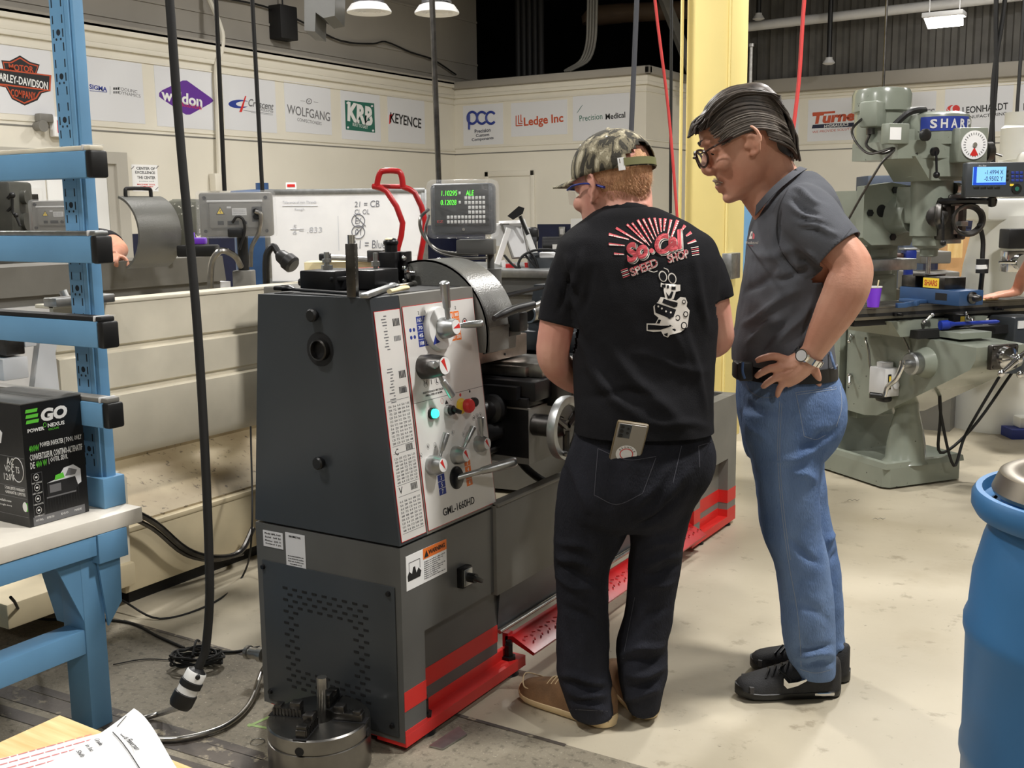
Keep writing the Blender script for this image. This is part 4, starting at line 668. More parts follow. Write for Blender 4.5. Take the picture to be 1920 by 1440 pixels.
mb.text('Chris Finnerman', on(.36, .22), xd, up_.cross(xd), h=.008, w=.06, shear=.3, dep=.0003); 
for k, t in enumerate(('Grade', 'in lot', 'Shift')): mb.text(t, on(.12, .42+k*.09), xd, up_.cross(xd), h=.006, w=.022, shear=.2, dep=.0003)
mb.text('Total', on(.55, .5), xd, up_.cross(xd), h=.007, w=.03, shear=.2, dep=.0003); wpart('handwriting', mb, MT['ink'], SH)
# ---------------------------------------------------------------- lathe chuck on the floor
cc = atz(595, 1440, 0)+V((-.015, .03, 0)); RC = .138; CH = thing('lathe_chuck', 'steel four jaw lathe chuck lying on the floor by the grey stand', 'chuck', cc)
hz = .13; mb = MB(); mb.lathe([(RC, 0), (RC, hz-.045), (RC*.97, hz-.043), (RC*.97, hz-.038), (RC, hz-.036), (RC, hz-.004), (RC-.004, hz), (.042, hz), (.04, hz-.04), (.001, hz-.045)], (0, 0, 0), Z, 48); part('body', mb, mat('chucksteel', (150, 148, 144), .28, 1, .15, 8.), CH)
for k in range(4):
    a = k*pi/2+.35; d, s_ = V((cos(a), sin(a), 0)), V((-sin(a), cos(a), 0)); mb = MB(); rm_ = M((d, s_, Z)).transposed()
    mb.box(d*.087+Z*(hz+.011), (.08, .028, .022), rm_, .003); mb.box(d*.062+Z*(hz+.03), (.03, .028, .02), rm_, .003); mb.box(d*.112+Z*(hz+.024), (.02, .028, .012), rm_, .002)
    for t in range(9): mb.box(d*(.045+t*.0095)+s_*.0145+Z*(hz+.012), (.004, .004, .02), rm_)
    part('jaw', mb, MT['dsteel'], CH); mb = MB(); mb.box(d*.09+Z*(hz+.0005), (.094, .036, .002), rm_); mb.cyl(d*(RC-.002)+Z*(hz-.03), d*(RC+.001)+Z*(hz-.03), .012); part('slot', mb, MT['dark'], CH)
mb = MB(); k0 = V((-.01, .02, hz-.03)); mb.cyl(k0, k0+V((.004, .006, .13)), .0125); mb.cyl(k0+V((.004, .006, .1)), k0+V((.004, .006, .132)), .0145, n=8); part('chuck_key', mb, MT['steel'], CH)
# ---------------------------------------------------------------- hanging power drop with twist plug, coil, conduit
pl = K(338, 1322, 2.43); ptop = K(318, 0, 2.62)
def solo_tube(name, pts, r, m_, label, cat, n=8, sub=6, group=None): mb = MB(); mb.tube(pts, r, n, sub); return solo(name, mb, MT[m_], label, cat, group)
zc_ = V((0, 0, 6.4)); a = K(386, 1215, 2.44); b_ = K(393, 1080, 2.45); c_ = K(372, 640, 2.53); d_ = K(336, 240, 2.6)
e_ = d_+(d_-c_)*2; e2_ = V((e_.x-.1, e_.y-.02, 6.4))
e2_ = d_+(d_-c_)*((6.4-d_.z)/(d_.z-c_.z))
CD = thing('power_drop', 'thick black power cord hanging from the ceiling to a black and white plug', 'power cord', (a.x, a.y, 0))
mb = MB(); mb.tube([ptop+(ptop-d_)*((6.39-ptop.z)/(ptop.z-d_.z)), ptop], .0105, 10, 1); mb.tube([ptop, d_, c_, b_, a, K(372, 1252, 2.43)], .0105, 10, 8); wpart('cord', mb, MT['rubber'], CD)
t0, t1 = K(370, 1258, 2.43), K(336, 1325, 2.41); ax = (t1-t0); L_ = ax.length
mb = MB(); mb.lathe([(.008, -.01), (.022, 0), (.024, L_*.1), (.024, L_*.26), (.027, L_*.27), (.027, L_*.42), (.024, L_*.44), (.024, L_*.6), (.028, L_*.62), (.028, L_*.9), (.024, L_), (.008, L_+.004)], t0, ax, 24)
for k in range(3): q = V((frame(ax)[0]*cos(k*2.1)+frame(ax)[1]*sin(k*2.1))); mb.sph(t0+q*.018+ax*.08, .009, n=8)
wpart('plug', mb, MT['black'], CD); pg = CD.children[-1]
mb = MB(); mb.lathe([(.0225, 0), (.0245, L_*.04), (.0245, L_*.25), (.022, L_*.26)], t0, ax, 24); mb.lathe([(.022, L_*.43), (.0246, L_*.44), (.0246, L_*.6), (.022, L_*.61)], t0, ax, 24); mm = MB(); mm.xf(pg.matrix_basis); 
wpart('white_band', mb, MT['white'], CD, 'white collar of the plug')
f1 = [K(338, 1325, 2.41), atz(300, 1338, .02), atz(262, 1350, .012), atz(250, 1366, .012), atz(285, 1384, .012), atz(345, 1384, .012), atz(420, 1362, .012), atz(466, 1322, .012), atz(490, 1262, .03), atz(500, 1245, .06)]
solo_tube('flexible_conduit', f1, .0085, 'steel', 'grey flexible conduit looping over the floor from the plug to the lathe', 'conduit', 10, 8)
a = atz(472, 1245, .06); mb = MB(); mb.lathe([(.01, 0), (.022, 0), (.022, .012), (.018, .014), (.018, .05), (.024, .052), (.024, .07), (.016, .072)], V((a.x-.012, a.y-.006, .1)), V((1, .05, .05)), 18); solo('cable_gland', mb, MT['steel'], 'round steel cable gland on the back corner of the grey lathe stand', 'fitting')
cc = atz(370, 1240, .02); mb = MB(); pts = []
for k in range(86):
    t = k*.5; r = .075+.012*sin(k*.37)+random.uniform(-.006, .006); q = _r0*(cos(t)*r*1.05)+_H*(sin(t)*r*.62); f = .03*sin(t+1)*.5; pts.append(V((cc.x, cc.y, .012+k*.0004+.012*abs(sin(k*.9)))) + q)
mb.tube(pts, .0042, 6, 4); mb.tube([pts[0], cc+_r0*.02, pts[40]], .004, 6, 4); mb.tube([cc+_r0*-.005+_H*.05+Z*.05, cc+_r0*.0+Z*.07, cc-_H*.05+Z*.04], .004, 6, 4)
CO = solo('cable_coil', mb, MT['rubber'], 'black cable bundled in a flat coil on the floor behind the hanging plug', 'cable')
solo_tube('floor_cable', [atz(20, 1120, .3), atz(70, 1160, .02), atz(230, 1165, .006), atz(300, 1195, .006), atz(345, 1215, .006)], .005, 'rubber', 'thin black cable on the floor from the workbench to the coil', 'cable')
solo_tube('floor_cable', [atz(400, 1222, .006), atz(440, 1222, .006), atz(487, 1213, .006)], .005, 'rubber', 'thin black cable on the floor between the coil and the lathe stand', 'cable')
solo_tube('floor_cable', [atz(212, 1246, .004), atz(270, 1236, .004), atz(330, 1238, .004)], .002, 'rubber', 'very thin dark wire on the floor left of the coil', 'cable')
solo_tube('floor_cable', [atz(228, 1125, .05), atz(300, 1160, .006), atz(400, 1130, .006), atz(455, 1080, .006), atz(472, 1000, .25), atz(470, 800, .6)], .004, 'rubber', 'thin black cable on the floor along the beige machine base', 'cable')
mb = MB(); 
for a, b in (((465, 1362), (525, 1335)), ((465, 1358), (515, 1368))):
    p, q = atz(*a, .001), atz(*b, .001); d = (q-p).normalized(); n = V((-d.y, d.x, 0))*.006; mb.add([p-n, q-n, q+n, p+n], [(0, 1, 2, 3)])
solo('floor_tape', mb, mat('tape', (150, 176, 110), .6), 'green tape mark on the floor beside the lathe stand corner', 'tape')
mb = MB(); p = quad([(805, 1400), (860, 1364), (876, 1378), (830, 1406)], .002); flat(mb, p, .001, .006); solo('shim_plate', mb, MT['brushed'], 'flat grey shim plate under the front corner of the red lathe foot', 'plate')
c = atz(483, 1392, .001); mb = MB(); mb.tube([c+V((.02*cos(t*.5), .02*sin(t*.5), .002)) for t in range(12)], .001, 5, 1, closed=True); solo('wire_ring', mb, MT['steel'], 'small wire ring lying on the floor left of the steel chuck', 'ring')
for u, v, t in ((1648, 975, 'curled metal shaving on the floor beyond the jeans'), (1600, 940, 'tiny metal shaving on the floor near the milling machine base')):
    c = atz(u, v, .004); mb = MB(); mb.tube([c+_r0*(-.03+.012*k)+Z*(.004+.006*(k % 2)) for k in range(6)], .0016, 5, 3); solo('metal_shaving', mb, MT['steel'], t, 'shaving')
# ---------------------------------------------------------------- blue drum with a steel ring on top
bz = .88; bl, br_ = atz(1829, 925, bz), None
D0 = (bl).dot(_H); ctr = K(1990, 905, 1); 
cB = atz(2100, 935, bz); RB = .285; cB = V((cB.x, cB.y, 0)); 
BR = thing('plastic_drum', 'tall blue plastic drum at the right edge of the picture', 'drum', cB)
mb = MB(); mb.lathe([(.24, 0), (.26, .01), (.268, .05), (.27, .28), (.276, .3), (.276, .32), (.272, .34), (.275, .56), (.281, .58), (.281, .6), (.273, .62), (.268, .7), (.25, .78), (.243, .8), (.24, .82), (.243, .835), (.238, .85), (.23, .85), (.21, .845), (.205, .82), (.1, .815)], (0, 0, 0), Z, 64); part('body', mb, mat('drumblue', (60, 118, 170), .45, 0, .06, 3., bump=.03, bs=8), BR)
mb = MB(); mb.lathe([(.242, .83), (.268, .832), (.278, .85), (.278, .872), (.27, .885), (.258, .885), (.256, .86), (.242, .85)], (0, 0, 0), Z, 64); part('rim', mb, MT['drumblue'], BR)
mb = MB(); mb.cyl((0, 0, .86), (0, 0, .868), .22, n=48); mb.lathe([(.2, .868), (.226, .868), (.226, .88), (.2, .88)], (0, 0, 0), Z, 48); part('lid', mb, MT['drumblue'], BR)
mb = MB(); mb.lathe([(.145, 0), (.205, 0), (.208, .008), (.194, .042), (.186, .046), (.155, .046), (.145, .04), (.145, 0)], cB-_S*.035+V((.0, .0, .8815)), Z, 56); RG = solo('steel_ring', mb, mat('ringsteel', (168, 160, 146), .35, .9, .1, 6.), 'machined steel ring lying on top of the blue drum', 'ring')
mb = MB(); mb.sph(cB+V((-.02, .0, .9)), (.045, .045, .03)); solo('steel_ball', mb, MT['chrome'], 'round bright steel part inside the ring on the blue drum', 'part') if 0 else None
# ================================================================ people
def ring(uL, uR, v, D, t, n=28, e=2.4, tilt=0):
    a, b = K(uL, v, D), K(uR, v, D); c = (a+b)/2; w = abs((b-a).dot(_S))/2; out = []
    for i in range(n):
        q = 2*pi*i/n; x = math.copysign(abs(cos(q))**(2/e), cos(q))*w; y = math.copysign(abs(sin(q))**(2/e), sin(q))*t; out.append(V((c.x, c.y, (a.z+b.z)/2+tilt*y))+_S*x+_H*y)
    return out
def dense(rows, k=3):                                            # smooth in-between rows
    P = [V((r[0], r[1], r[2])) for r in rows]; Q = [V((r[3], r[4], 0)) for r in rows]; return [(a.x, a.y, a.z, b.x, b.y) for a, b in zip(crom(P, k), crom(Q, k))]
def sil(mb, rows, e=2.4, n=28, k=3): return mb.loft([ring(a[1], a[2], a[0], a[3], a[4], n, e) for a in dense(rows, k)])   # rows: v, left, right, distance, half depth
def limb(mb, pts, n=14, sub=6): return mb.tube([K(*p[:3]) for p in pts], [p[3] for p in pts], n, sub)
class Head:
    def __init__(s, C, phi, pitch, k, rollz=0):
        f = (-_S*cos(phi)+_H*sin(phi)); l = Z.cross(f); f2 = f*cos(pitch)-Z*sin(pitch); u2 = Z*cos(pitch)+f*sin(pitch)
        l2 = l*cos(rollz)+u2*sin(rollz); u3 = u2*cos(rollz)-l*sin(rollz); s.C, s.f, s.l, s.u, s.k = C, f2, l2, u3, k
        s.R = M((f2, l2, u3)).transposed()
    def p(s, f, l, u): return s.C+(s.f*f+s.l*l+s.u*u)*s.k
    def skin(s, mb, chin=1.0):
        prof = [(-.118, .078, .03, .022), (-.108, .092, .012, .040), (-.092, .090, -.02, .053), (-.07, .092, -.05, .061), (-.048, .094, -.07, .066), (-.028, .094, -.082, .070), (0, .089, -.09, .0735), (.022, .086, -.097, .075), (.042, .096, -.101, .077), (.065, .096, -.103, .078), (.09, .084, -.094, .073), (.11, .06, -.072, .057), (.122, .03, -.04, .034), (.127, .005, -.015, .012)]
        rings = []
        for u, F, B, w in prof:
            c, a = (F+B)/2, (F-B)/2; n = 28; r = []
            for i in range(n):
                q = 2*pi*i/n; e = 2.5; x = math.copysign(abs(cos(q))**(2/e), cos(q))*a; y = math.copysign(abs(sin(q))**(2/e), sin(q))*w*(1-.16*max(0, cos(q))**2); r.append(s.p(c+x, y, u))
            rings.append(r)
        mb.loft(rings); k = s.k
        mb.tube([s.p(.086, 0, .034), s.p(.1, 0, .01), s.p(.112, 0, -.014), s.p(.107, 0, -.026), s.p(.088, 0, -.032)], [.0075*k, .0095*k, .0105*k, .009*k, .008*k], 12, 4)
        for q in (-1, 1):
            mb.sph(s.p(.099, q*.0115, -.024), (.011*k, .007*k, .0075*k), s.R, 10)                      # nostril wings
            mb.tube([s.p(.09, q*.01, .043), s.p(.092, q*.03, .046), s.p(.078, q*.055, .04)], [.008*k, .010*k, .008*k], 10, 4)   # brow
            mb.sph(s.p(.07, q*.048, -.02), (.02*k, .02*k, .02*k), s.R, 12)                           # cheek
            mb.sph(s.p(.078, q*.034, .02), (.012*k, .019*k, .011*k), s.R, 12)                        # eyelids
            ear = [s.p(-.006+.019*cos(t)*(1 if sin(t) > -.3 else .7)-.1*.02*sin(t), q*(.080+.010*max(0, .6-cos(t))), .004+.033*sin(t)) for t in [R(a) for a in range(35, 290, 17)]]
            mb.tube(ear, [.0048*k]*len(ear), 8, 3); mb.sph(s.p(-.008, q*.080, .002), (.0165*k, .005*k, .029*k), s.R, 12); mb.sph(s.p(.001, q*.079, -.027), (.009*k, .006*k, .01*k), s.R, 10); mb.tube([s.p(.006, q*.081, .016), s.p(-.006, q*.089, .018), s.p(-.016, q*.09, .004), s.p(-.008, q*.087, -.014)], .0036*k, 8, 3); mb.sph(s.p(.009, q*.078, -.004), (.006*k, .006*k, .009*k), s.R, 8)
        mb.tube([s.p(.086, .026, -.071), s.p(.1, .008, -.067), s.p(.1, -.008, -.067), s.p(.086, -.026, -.071)], [.003*k, .0055*k, .0055*k, .003*k], 10, 4)
        mb.tube([s.p(.084, .024, -.075), s.p(.098, .0, -.079), s.p(.084, -.024, -.075)], [.003*k, .0062*k, .003*k], 10, 4)
        mb.sph(s.p(.082, 0, -.102), (.018*k, .024*k, .016*k), s.R, 12)
def hand(mb, w, d, nrm, side, k=1., curl=.5):                     # palm, four unequal bent fingers and a thumb from the side
    d = V(d).normalized(); s_ = d.cross(V(nrm)).normalized()*side; nn = s_.cross(d)*side if 0 else V(nrm).normalized()
    for j, (o, a) in enumerate(((-.03, .0), (-.01, .0), (.01, 0), (.03, 0))): mb.tube([w+s_*o*.6*k, w+d*.045*k+s_*o*.9*k, w+d*.085*k+s_*o*k], [.014*k, .0145*k, .012*k], 10, 3)
    for j, (o, L_) in enumerate(((.031, .066), (.0105, .076), (-.0105, .071), (-.031, .054))):
        a = w+d*.085*k+s_*o*k; p = [a]; ang = 0
        for q in range(3): ang += curl*(.35+.25*q); p.append(p[-1]+(d*cos(ang)-nn*sin(ang))*L_*k*(.45, .31, .24)[q])
        mb.tube(p, [.0095*k, .0092*k, .0082*k, .0066*k], 10, 3)
    a = w+d*.025*k+s_*.032*k; mb.tube([a, a+(d*.6+s_*.8-nn*.3).normalized()*.035*k, a+(d*.8+s_*.75-nn*.6).normalized()*.062*k, a+(d+s_*.6-nn*.8).normalized()*.085*k], [.014*k, .0115*k, .01*k, .0075*k], 10, 3)
def shoe(heel, toe, wd, name, par, mats, h=.10, sole=.03, tongue=True, kind='casual'):
    x = toe-heel; x.z = 0; L_ = x.length; x.normalized(); x = x/L_; y = Z.cross(x); g = V((heel.x, heel.y, 0))
    def outline(t): return wd*(.40+.06*sin(t*pi*.8) if t < .5 else .40+.06*sin(t*pi*.8)+.08*sin((t-.5)*2*pi*.55))*(min(1, sqrt(max(0, 1-((t-.82)/.18)**2)) if t > .82 else 1))*(sqrt(max(0, 1-((.1-t)/.105)**2)) if t < .1 else 1)
    ts = [0, .02, .05, .1, .2, .3, .42, .55, .68, .78, .86, .92, .96, .985, 1.0]; mb = MB(); rs = []
    for t in ts:
        w = max(outline(t), .006); r = .004*(1 if .05 < t < .9 else 1); tl = .012*max(0, (t-.7)/.3)**2+.004*max(0, (.08-t)/.08); a = g+x*(t*L_)
        rs.append([a+y*(w*cos(q))*(1.03 if sin(q) > 0 else .96)+Z*(tl+.002+(sole-.002)*(.5+.5*max(-1, min(1, 1.6*sin(q))))) for q in [2*pi*i/20 for i in range(20)]])
    mb.loft(rs); wpart(name+'_sole', mb, mats[1], par); 
    prof = lambda t: (h*.82 if t < .03 else h*(.88+.12*min(1, t/.15)) if t < .3 else h*(1-.62*((t-.3)/.6)**.9) if t < .9 else h*.38*sqrt(max(0, 1-((t-.88)/.125)**2)))
    mb = MB(); rs = []
    for t in [.012, .03, .06, .12, .2, .3, .38, .46, .55, .64, .72, .8, .86, .91, .95, .975, .99]:
        w = max(outline(t)*.95, .006); hh = prof(t); a = g+x*(t*L_)+Z*(sole*.7); r = []
        for i in range(24):
            q = pi*i/23; e = .62 if t > .3 else .45; r.append(a+y*(w*math.copysign(abs(cos(q))**.8, cos(q)))*(1-.28*sin(q)*(1 if t < .4 else .5))+Z*(hh*abs(sin(q))**e))
        rs.append(r+[a-y*w*.8*0+Z*0])
    mb.loft(rs); wpart(name+'_upper', mb, mats[0], par); return g, x, y, L_, prof
def stick(mb, me, off=.0016, mats=None, name='print', parent=None, seg=.008, d=None):   # lay flat artwork onto a cloth surface
    bm = bmesh.new(); bm.from_mesh(me); tr = BVHTree.FromBMesh(bm); bm.free()
    b2 = bmesh.new(); vs = [b2.verts.new(p) for p in mb.v]
    for f, m in zip(mb.f, mb.m):
        try: q = b2.faces.new([vs[i] for i in f]); q.material_index = m
        except ValueError: pass
    for _ in range(3):
        ed = [e for e in b2.edges if e.calc_length() > seg]
        if not ed: break
        bmesh.ops.subdivide_edges(b2, edges=ed, cuts=1); bmesh.ops.triangulate(b2, faces=[f for f in b2.faces if len(f.verts) > 4])
    for v in b2.verts:
        dr = V(d) if d else (v.co-EYE).normalized(); h = tr.ray_cast(v.co-dr*.5, dr)
        if h[0]: v.co = h[0]-dr*off
    m2 = bpy.data.meshes.new(name); b2.to_mesh(m2); b2.free(); m2.polygons.foreach_set('use_smooth', [True]*len(m2.polygons))
    for m in mats: m2.materials.append(m)
    o = bpy.data.objects.new(name, m2); COL.objects.link(o); o.parent = parent
    if parent: o.location = -(parent.location+(parent.parent.location if parent.parent else V())); 
    return o
def addcloth(name, me, m_, person, label=None):
    me.materials.append(m_); me.transform(M.Translation(-person.location)); return obj(name, me, person, label)
def cloth_mat(name, col, var, weave, sc=420, **k): return mat(name, col, k.pop('rough', .9), 0, var, k.pop('vs', 5.), bump=weave, bs=sc, spec=.15, **k)
mat('skin1', (226, 172, 152), .55, 0, col2=(208, 142, 126), vs=9, bump=.05, bs=220, spec=.35); mat('skin2', (216, 166, 142), .5, 0, col2=(196, 138, 114), vs=8, bump=.08, bs=180, spec=.35); mat('skin3', (214, 150, 122), .5, 0, .1, 8)
def open_end(me, c, d, r):                                         # trim a garment to an open hem
    bm = bmesh.new(); bm.from_mesh(me); c, d = V(c), V(d).normalized(); fs = [f for f in bm.faces if (f.calc_center_median()-c).length < r]
    ge = list({v for f in fs for v in f.verts})+list({e for f in fs for e in f.edges})+fs
    bmesh.ops.bisect_plane(bm, geom=ge, plane_co=c, plane_no=d, clear_outer=False)
    bmesh.ops.delete(bm, geom=[f for f in bm.faces if (f.calc_center_median()-c).length < r and (f.calc_center_median()-c).dot(d) > 0], context='FACES')
    for f in bm.faces: f.smooth = True
    bm.to_mesh(me); bm.free()
def thick(o, t=.0035): m = o.modifiers.new('thick', 'SOLIDIFY'); m.thickness = t; m.offset = -1; return o
cloth_mat('blacktee', (30, 30, 33), .25, .25); cloth_mat('greytee', (92, 94, 100), .15, .2); mat('blackdenim', (42, 43, 50), .9, 0, .35, 6., bump=.4, bs=300, spec=.15, stretch=(1, 1, .35)); mat('bluedenim', (122, 146, 184), .9, 0, col2=(72, 96, 138), vs=7, bump=.4, bs=280, spec=.15, stretch=(1, 1, .3)); mat('stitch', (150, 160, 176), .9); mat('stitchdark', (74, 74, 82), .9)
mat('tanshoe', (128, 96, 66), .85, 0, .15, 20., bump=.15, bs=200); mat('solecream', (224, 200, 156), .6, 0, .05, 8.); mat('shoeblack', (40, 40, 42), .7, 0, .2, 30., bump=.2, bs=250); mat('shoegrey', (64, 62, 62), .7, bump=.3, bs=300)
# ---- the younger man, seen from behind
g = K(1150, 1345, 2.96); P1 = V((g.x, g.y, 0))
mb = MB(); hd1 = Head(K(1150, 357, 3.05), R(47), R(10), 1.12); hd1.skin(mb)
limb(mb, [(1168, 470, 3.0, .07), (1168, 412, 3.0, .066), (1163, 375, 3.03, .062), (1158, 345, 3.06, .06)]); limb(mb, [(1190, 405, 3.0, .05), (1185, 360, 3.07, .055), (1178, 330, 3.09, .05)])
sil(mb, [(430, 1100, 1270, 3.0, .07), (500, 1085, 1310, 2.99, .09), (620, 1090, 1320, 2.97, .1), (780, 1092, 1318, 2.96, .1), (900, 1080, 1300, 2.96, .1)])
limb(mb, [(1085, 470, 2.99, .05), (1060, 530, 2.98, .05), (1044, 610, 2.975, .049), (1037, 668, 2.99, .046), (1060, 700, 3.06, .044), (1098, 722, 3.17, .037), (1128, 735, 3.27, .03)])
hand(mb, K(1128, 735, 3.27), (K(1175, 742, 3.36)-K(1128, 735, 3.27)), Z, 1, 1., .5)
limb(mb, [(1312, 470, 2.99, .05), (1332, 540, 2.98, .045), (1342, 600, 3.0, .046), (1346, 636, 3.03, .044), (1318, 650, 3.12, .04), (1270, 665, 3.24, .033), (1240, 676, 3.31, .029)])
hand(mb, K(1240, 676, 3.31), (K(1205, 690, 3.38)-K(1240, 676, 3.31)), Z, -1, 1., .7)
limb(mb, [(1125, 900, 2.96, .06), (1095, 1060, 2.97, .05), (1112, 1320, 2.97, .035)]); limb(mb, [(1245, 900, 2.96, .06), (1226, 1060, 2.99, .05), (1208, 1310, 2.99, .035)])
me = vox(mb, .0048, 3); me.materials.append(MT['skin1']); me.transform(M.Translation(-P1)); Y1 = obj('person', me); Y1.location = P1
prop(Y1, 'person in camouflage cap, black printed tee and black jeans standing with back turned', 'person')
# black tee
mb = MB(); sil(mb, [(389, 1122, 1226, 3.01, .076), (400, 1106, 1252, 3.0, .095), (415, 1086, 1284, 3.0, .108), (432, 1064, 1310, 3.0, .12), (452, 1046, 1338, 2.99, .13), (485, 1040, 1350, 2.98, .14), (515, 1050, 1350, 2.975, .143), (545, 1062, 1346, 2.97, .145), (605, 1070, 1345, 2.97, .145), (665, 1074, 1340, 2.97, .142), (725, 1076, 1336, 2.96, .142), (785, 1078, 1336, 2.95, .15), (812, 1076, 1336, 2.95, .155), (840, 1076, 1336, 2.95, .155)], 2.5, 32)
limb(mb, [(1112, 478, 2.99, .07), (1084, 494, 2.985, .068), (1063, 540, 2.975, .063), (1046, 600, 2.97, .055), (1042, 618, 2.97, .054)]); limb(mb, [(1280, 482, 2.99, .07), (1314, 502, 2.985, .064), (1334, 540, 2.98, .058), (1342, 578, 2.985, .055)])
me = vox(mb, .008, 5)
q = lambda *a: K(*a)
folds(me, [(q(1075, 620, 2.84), q(1160, 760, 2.83), .02, .008), (q(1090, 680, 2.83), q(1210, 800, 2.82), .022, .008), (q(1130, 640, 2.83), q(1290, 815, 2.82), .022, .009), (q(1240, 560, 2.83), q(1300, 720, 2.83), .018, .006), (q(1280, 600, 2.84), q(1325, 770, 2.84), .016, .007), (q(1065, 540, 2.87), q(1110, 640, 2.84), .016, .008), (q(1180, 660, 2.83), q(1330, 700, 2.86), .014, .004), (q(1300, 480, 2.87), q(1325, 620, 2.85), .016, .006), (q(1060, 480, 2.88), q(1090, 560, 2.85), .013, .006), (q(1210, 790, 2.82), q(1330, 800, 2.85), .012, .005), (q(1090, 740, 2.83), q(1240, 740, 2.82), .015, -.005), (q(1035, 520, 2.91), q(1060, 575, 2.9), .009, .006), (q(1075, 495, 2.9), q(1045, 590, 2.9), .009, -.006), (q(1090, 470, 2.88), q(1075, 560, 2.87), .01, .007), (q(1110, 500, 2.86), q(1090, 600, 2.85), .012, -.007)], .003, 9)
open_end(me, q(1043, 606, 2.97), q(1043, 606, 2.97)-q(1058, 545, 2.975), .1); open_end(me, q(1339, 560, 2.983), q(1339, 560, 2.983)-q(1332, 525, 2.98), .09); open_end(me, q(1206, 806, 2.95), -Z, .3)
tee = thick(addcloth('shirt', me, MT['blacktee'], Y1, 'black tee with red and white print'))
mb = MB(); mb.loft([[K(1172, 400-dz, 3.015)+_S*(cos(a)*(.067+o))+_H*(sin(a)*(.062+o))+Z*(.018*-sin(a)-.004*cos(a)) for a in [2*pi*i/32 for i in range(32)]] for dz, o in ((-8, .014), (0, .012), (8, .002), (9, -.004), (-6, -.002))], closed=True); wpart('collar', mb, MT['blacktee'], Y1)
mb = MB(); mb.tube([p for p in [K(1048, 452, 2.9), K(1060, 490, 2.88), K(1075, 530, 2.87), K(1090, 560, 2.86)]], .0022, 6, 5)
me0 = tee.data.copy(); me0.transform(M.Translation(P1))
# the print
PF = 2.80
def gp(u, v): return K(u, v, PF)
def gpoly(mb, pts, mi): P = [gp(*p) for p in pts]; mb.add(P, [tuple(range(len(P)))], mi)
def gline(mb, a, b, w, mi, w2=None):
    a, b = V(a), V(b); d = (b-a).normalized(); n = V((-d.y, d.x))*w/2; n2 = n if w2 is None else n*(w2/w); gpoly(mb, [a-n, b-n2, b+n2, a+n], mi)
def gtext(mb, t, uc, vc, w, h, mi, bold=0, shear=0, rot=0, sp=1.):
    c = gp(uc, vc); s_ = (gp(uc+1, vc)-c).length; ux = _S*cos(rot)+Z*sin(rot); uy = Z*cos(rot)-_S*sin(rot); mb.text(t, c, ux, uy, h=h*s_, w=w*s_, bold=bold, shear=shear, mi=mi, dep=0.0, res=4, sp=sp)
PR = [mat('printred', (206, 84, 92), .8), mat('printwhite', (228, 222, 214), .8), MT['blacktee']]
sx, sy, ox, oy = 220/1131, 220/1131, 1120, 380
def zz(x, y): return (ox+x*sx, oy+y*sy)
mb = MB(); c0 = (560, 480)
for a, b, w in (((160, 490), (255, 497), 20), ((110, 398), (262, 412), 24), ((110, 303), (300, 352), 26), ((180, 243), (440, 396), 24), ((285, 208), (465, 380), 22), ((335, 195), (500, 410), 20), ((388, 165), (520, 385), 24), ((440, 155), (545, 355), 22), ((495, 148), (568, 330), 22), ((550, 145), (588, 300), 24), ((605, 150), (615, 280), 26), ((655, 152), (640, 270), 28), ((710, 162), (680, 300), 26), ((775, 168), (715, 330), 34), ((845, 218), (810, 268), 30), ((905, 285), (855, 320), 28), ((948, 362), (868, 395), 26)):
    gline(mb, zz(*a), zz(*b), w*sx, 0, w*sx*.45); gline(mb, zz(a[0]+6, a[1]+8), zz(b[0]+3, b[1]+3), w*sx*.45, 1, w*sx*.3)
for k in range(5):
    gline(mb, zz(226+k*5, 655+k*17), zz(292+k*5, 632+k*17), 7*sx, k % 2); gline(mb, zz(902+k*3, 437+k*18), zz(975+k*2, 424+k*18), 7*sx, (k+1) % 2)
for o in range(2): mi = 1-o; e = (1-o)*1.6; gtext(mb, 'SPEED', 1209+e*.5-2, 501+e*.4, 54, 16, mi, .03, 0, R(21)); gtext(mb, 'SHOP', 1271+e*.5, 480+e*.4, 41, 16, mi, .03, 0, R(16))
stick(mb, me0, .002, PR, 'back_print', tee); 
mb = MB()
for k, (dx, dy, mi, bo) in enumerate(((3.4, 3.6, 1, .06), (2.2, 2.2, 2, .06), (1.2, 1.2, 1, .055), (0, 0, 0, .05))):
    mb2 = MB(); gtext(mb2, 'So', 1193+dx, 470+dy, 43, 36, mi, bo, .25, R(18)); gtext(mb2, 'Cal', 1254+dx, 454+dy, 56, 37, mi, bo, .25, R(15)); 
    c = gp(*zz(522+dx*4, 462+dy*4)); mb2.add([c+_S*.006*cos(a)+Z*.006*sin(a) for a in [2*pi*i/12 for i in range(12)]], [tuple(range(12))], mi)
    stick(mb2, me0, .0022+.0006*k, PR, 'back_print', tee)
mb = MB()                                                         # hot rod engine drawing
def zp(pts, mi): gpoly(mb, [zz(*p) for p in pts], mi)
zp([(540, 1000), (585, 955), (610, 910), (680, 920), (760, 945), (800, 910), (850, 915), (868, 960), (860, 1000), (890, 1040), (880, 1120), (868, 1200), (800, 1250), (700, 1275), (680, 1300), (640, 1285), (615, 1240), (540, 1245), (475, 1235), (475, 1165), (560, 1165), (590, 1110), (548, 1075)], 1)
zp([(640, 850), (655, 920), (690, 935), (735, 930), (760, 850), (770, 790), (800, 790), (800, 850), (750, 860), (700, 850), (610, 810), (612, 770), (640, 780)], 1)
for cx, cy in ((632, 710), (722, 730)): 
    mb.add([gp(*zz(cx+40*cos(a)+8*sin(a), cy+54*sin(a))) for a in [2*pi*i/22 for i in range(22)]], [tuple(range(22))], 1)
stick(mb, me0, .002, PR, 'back_print', tee); mb = MB()
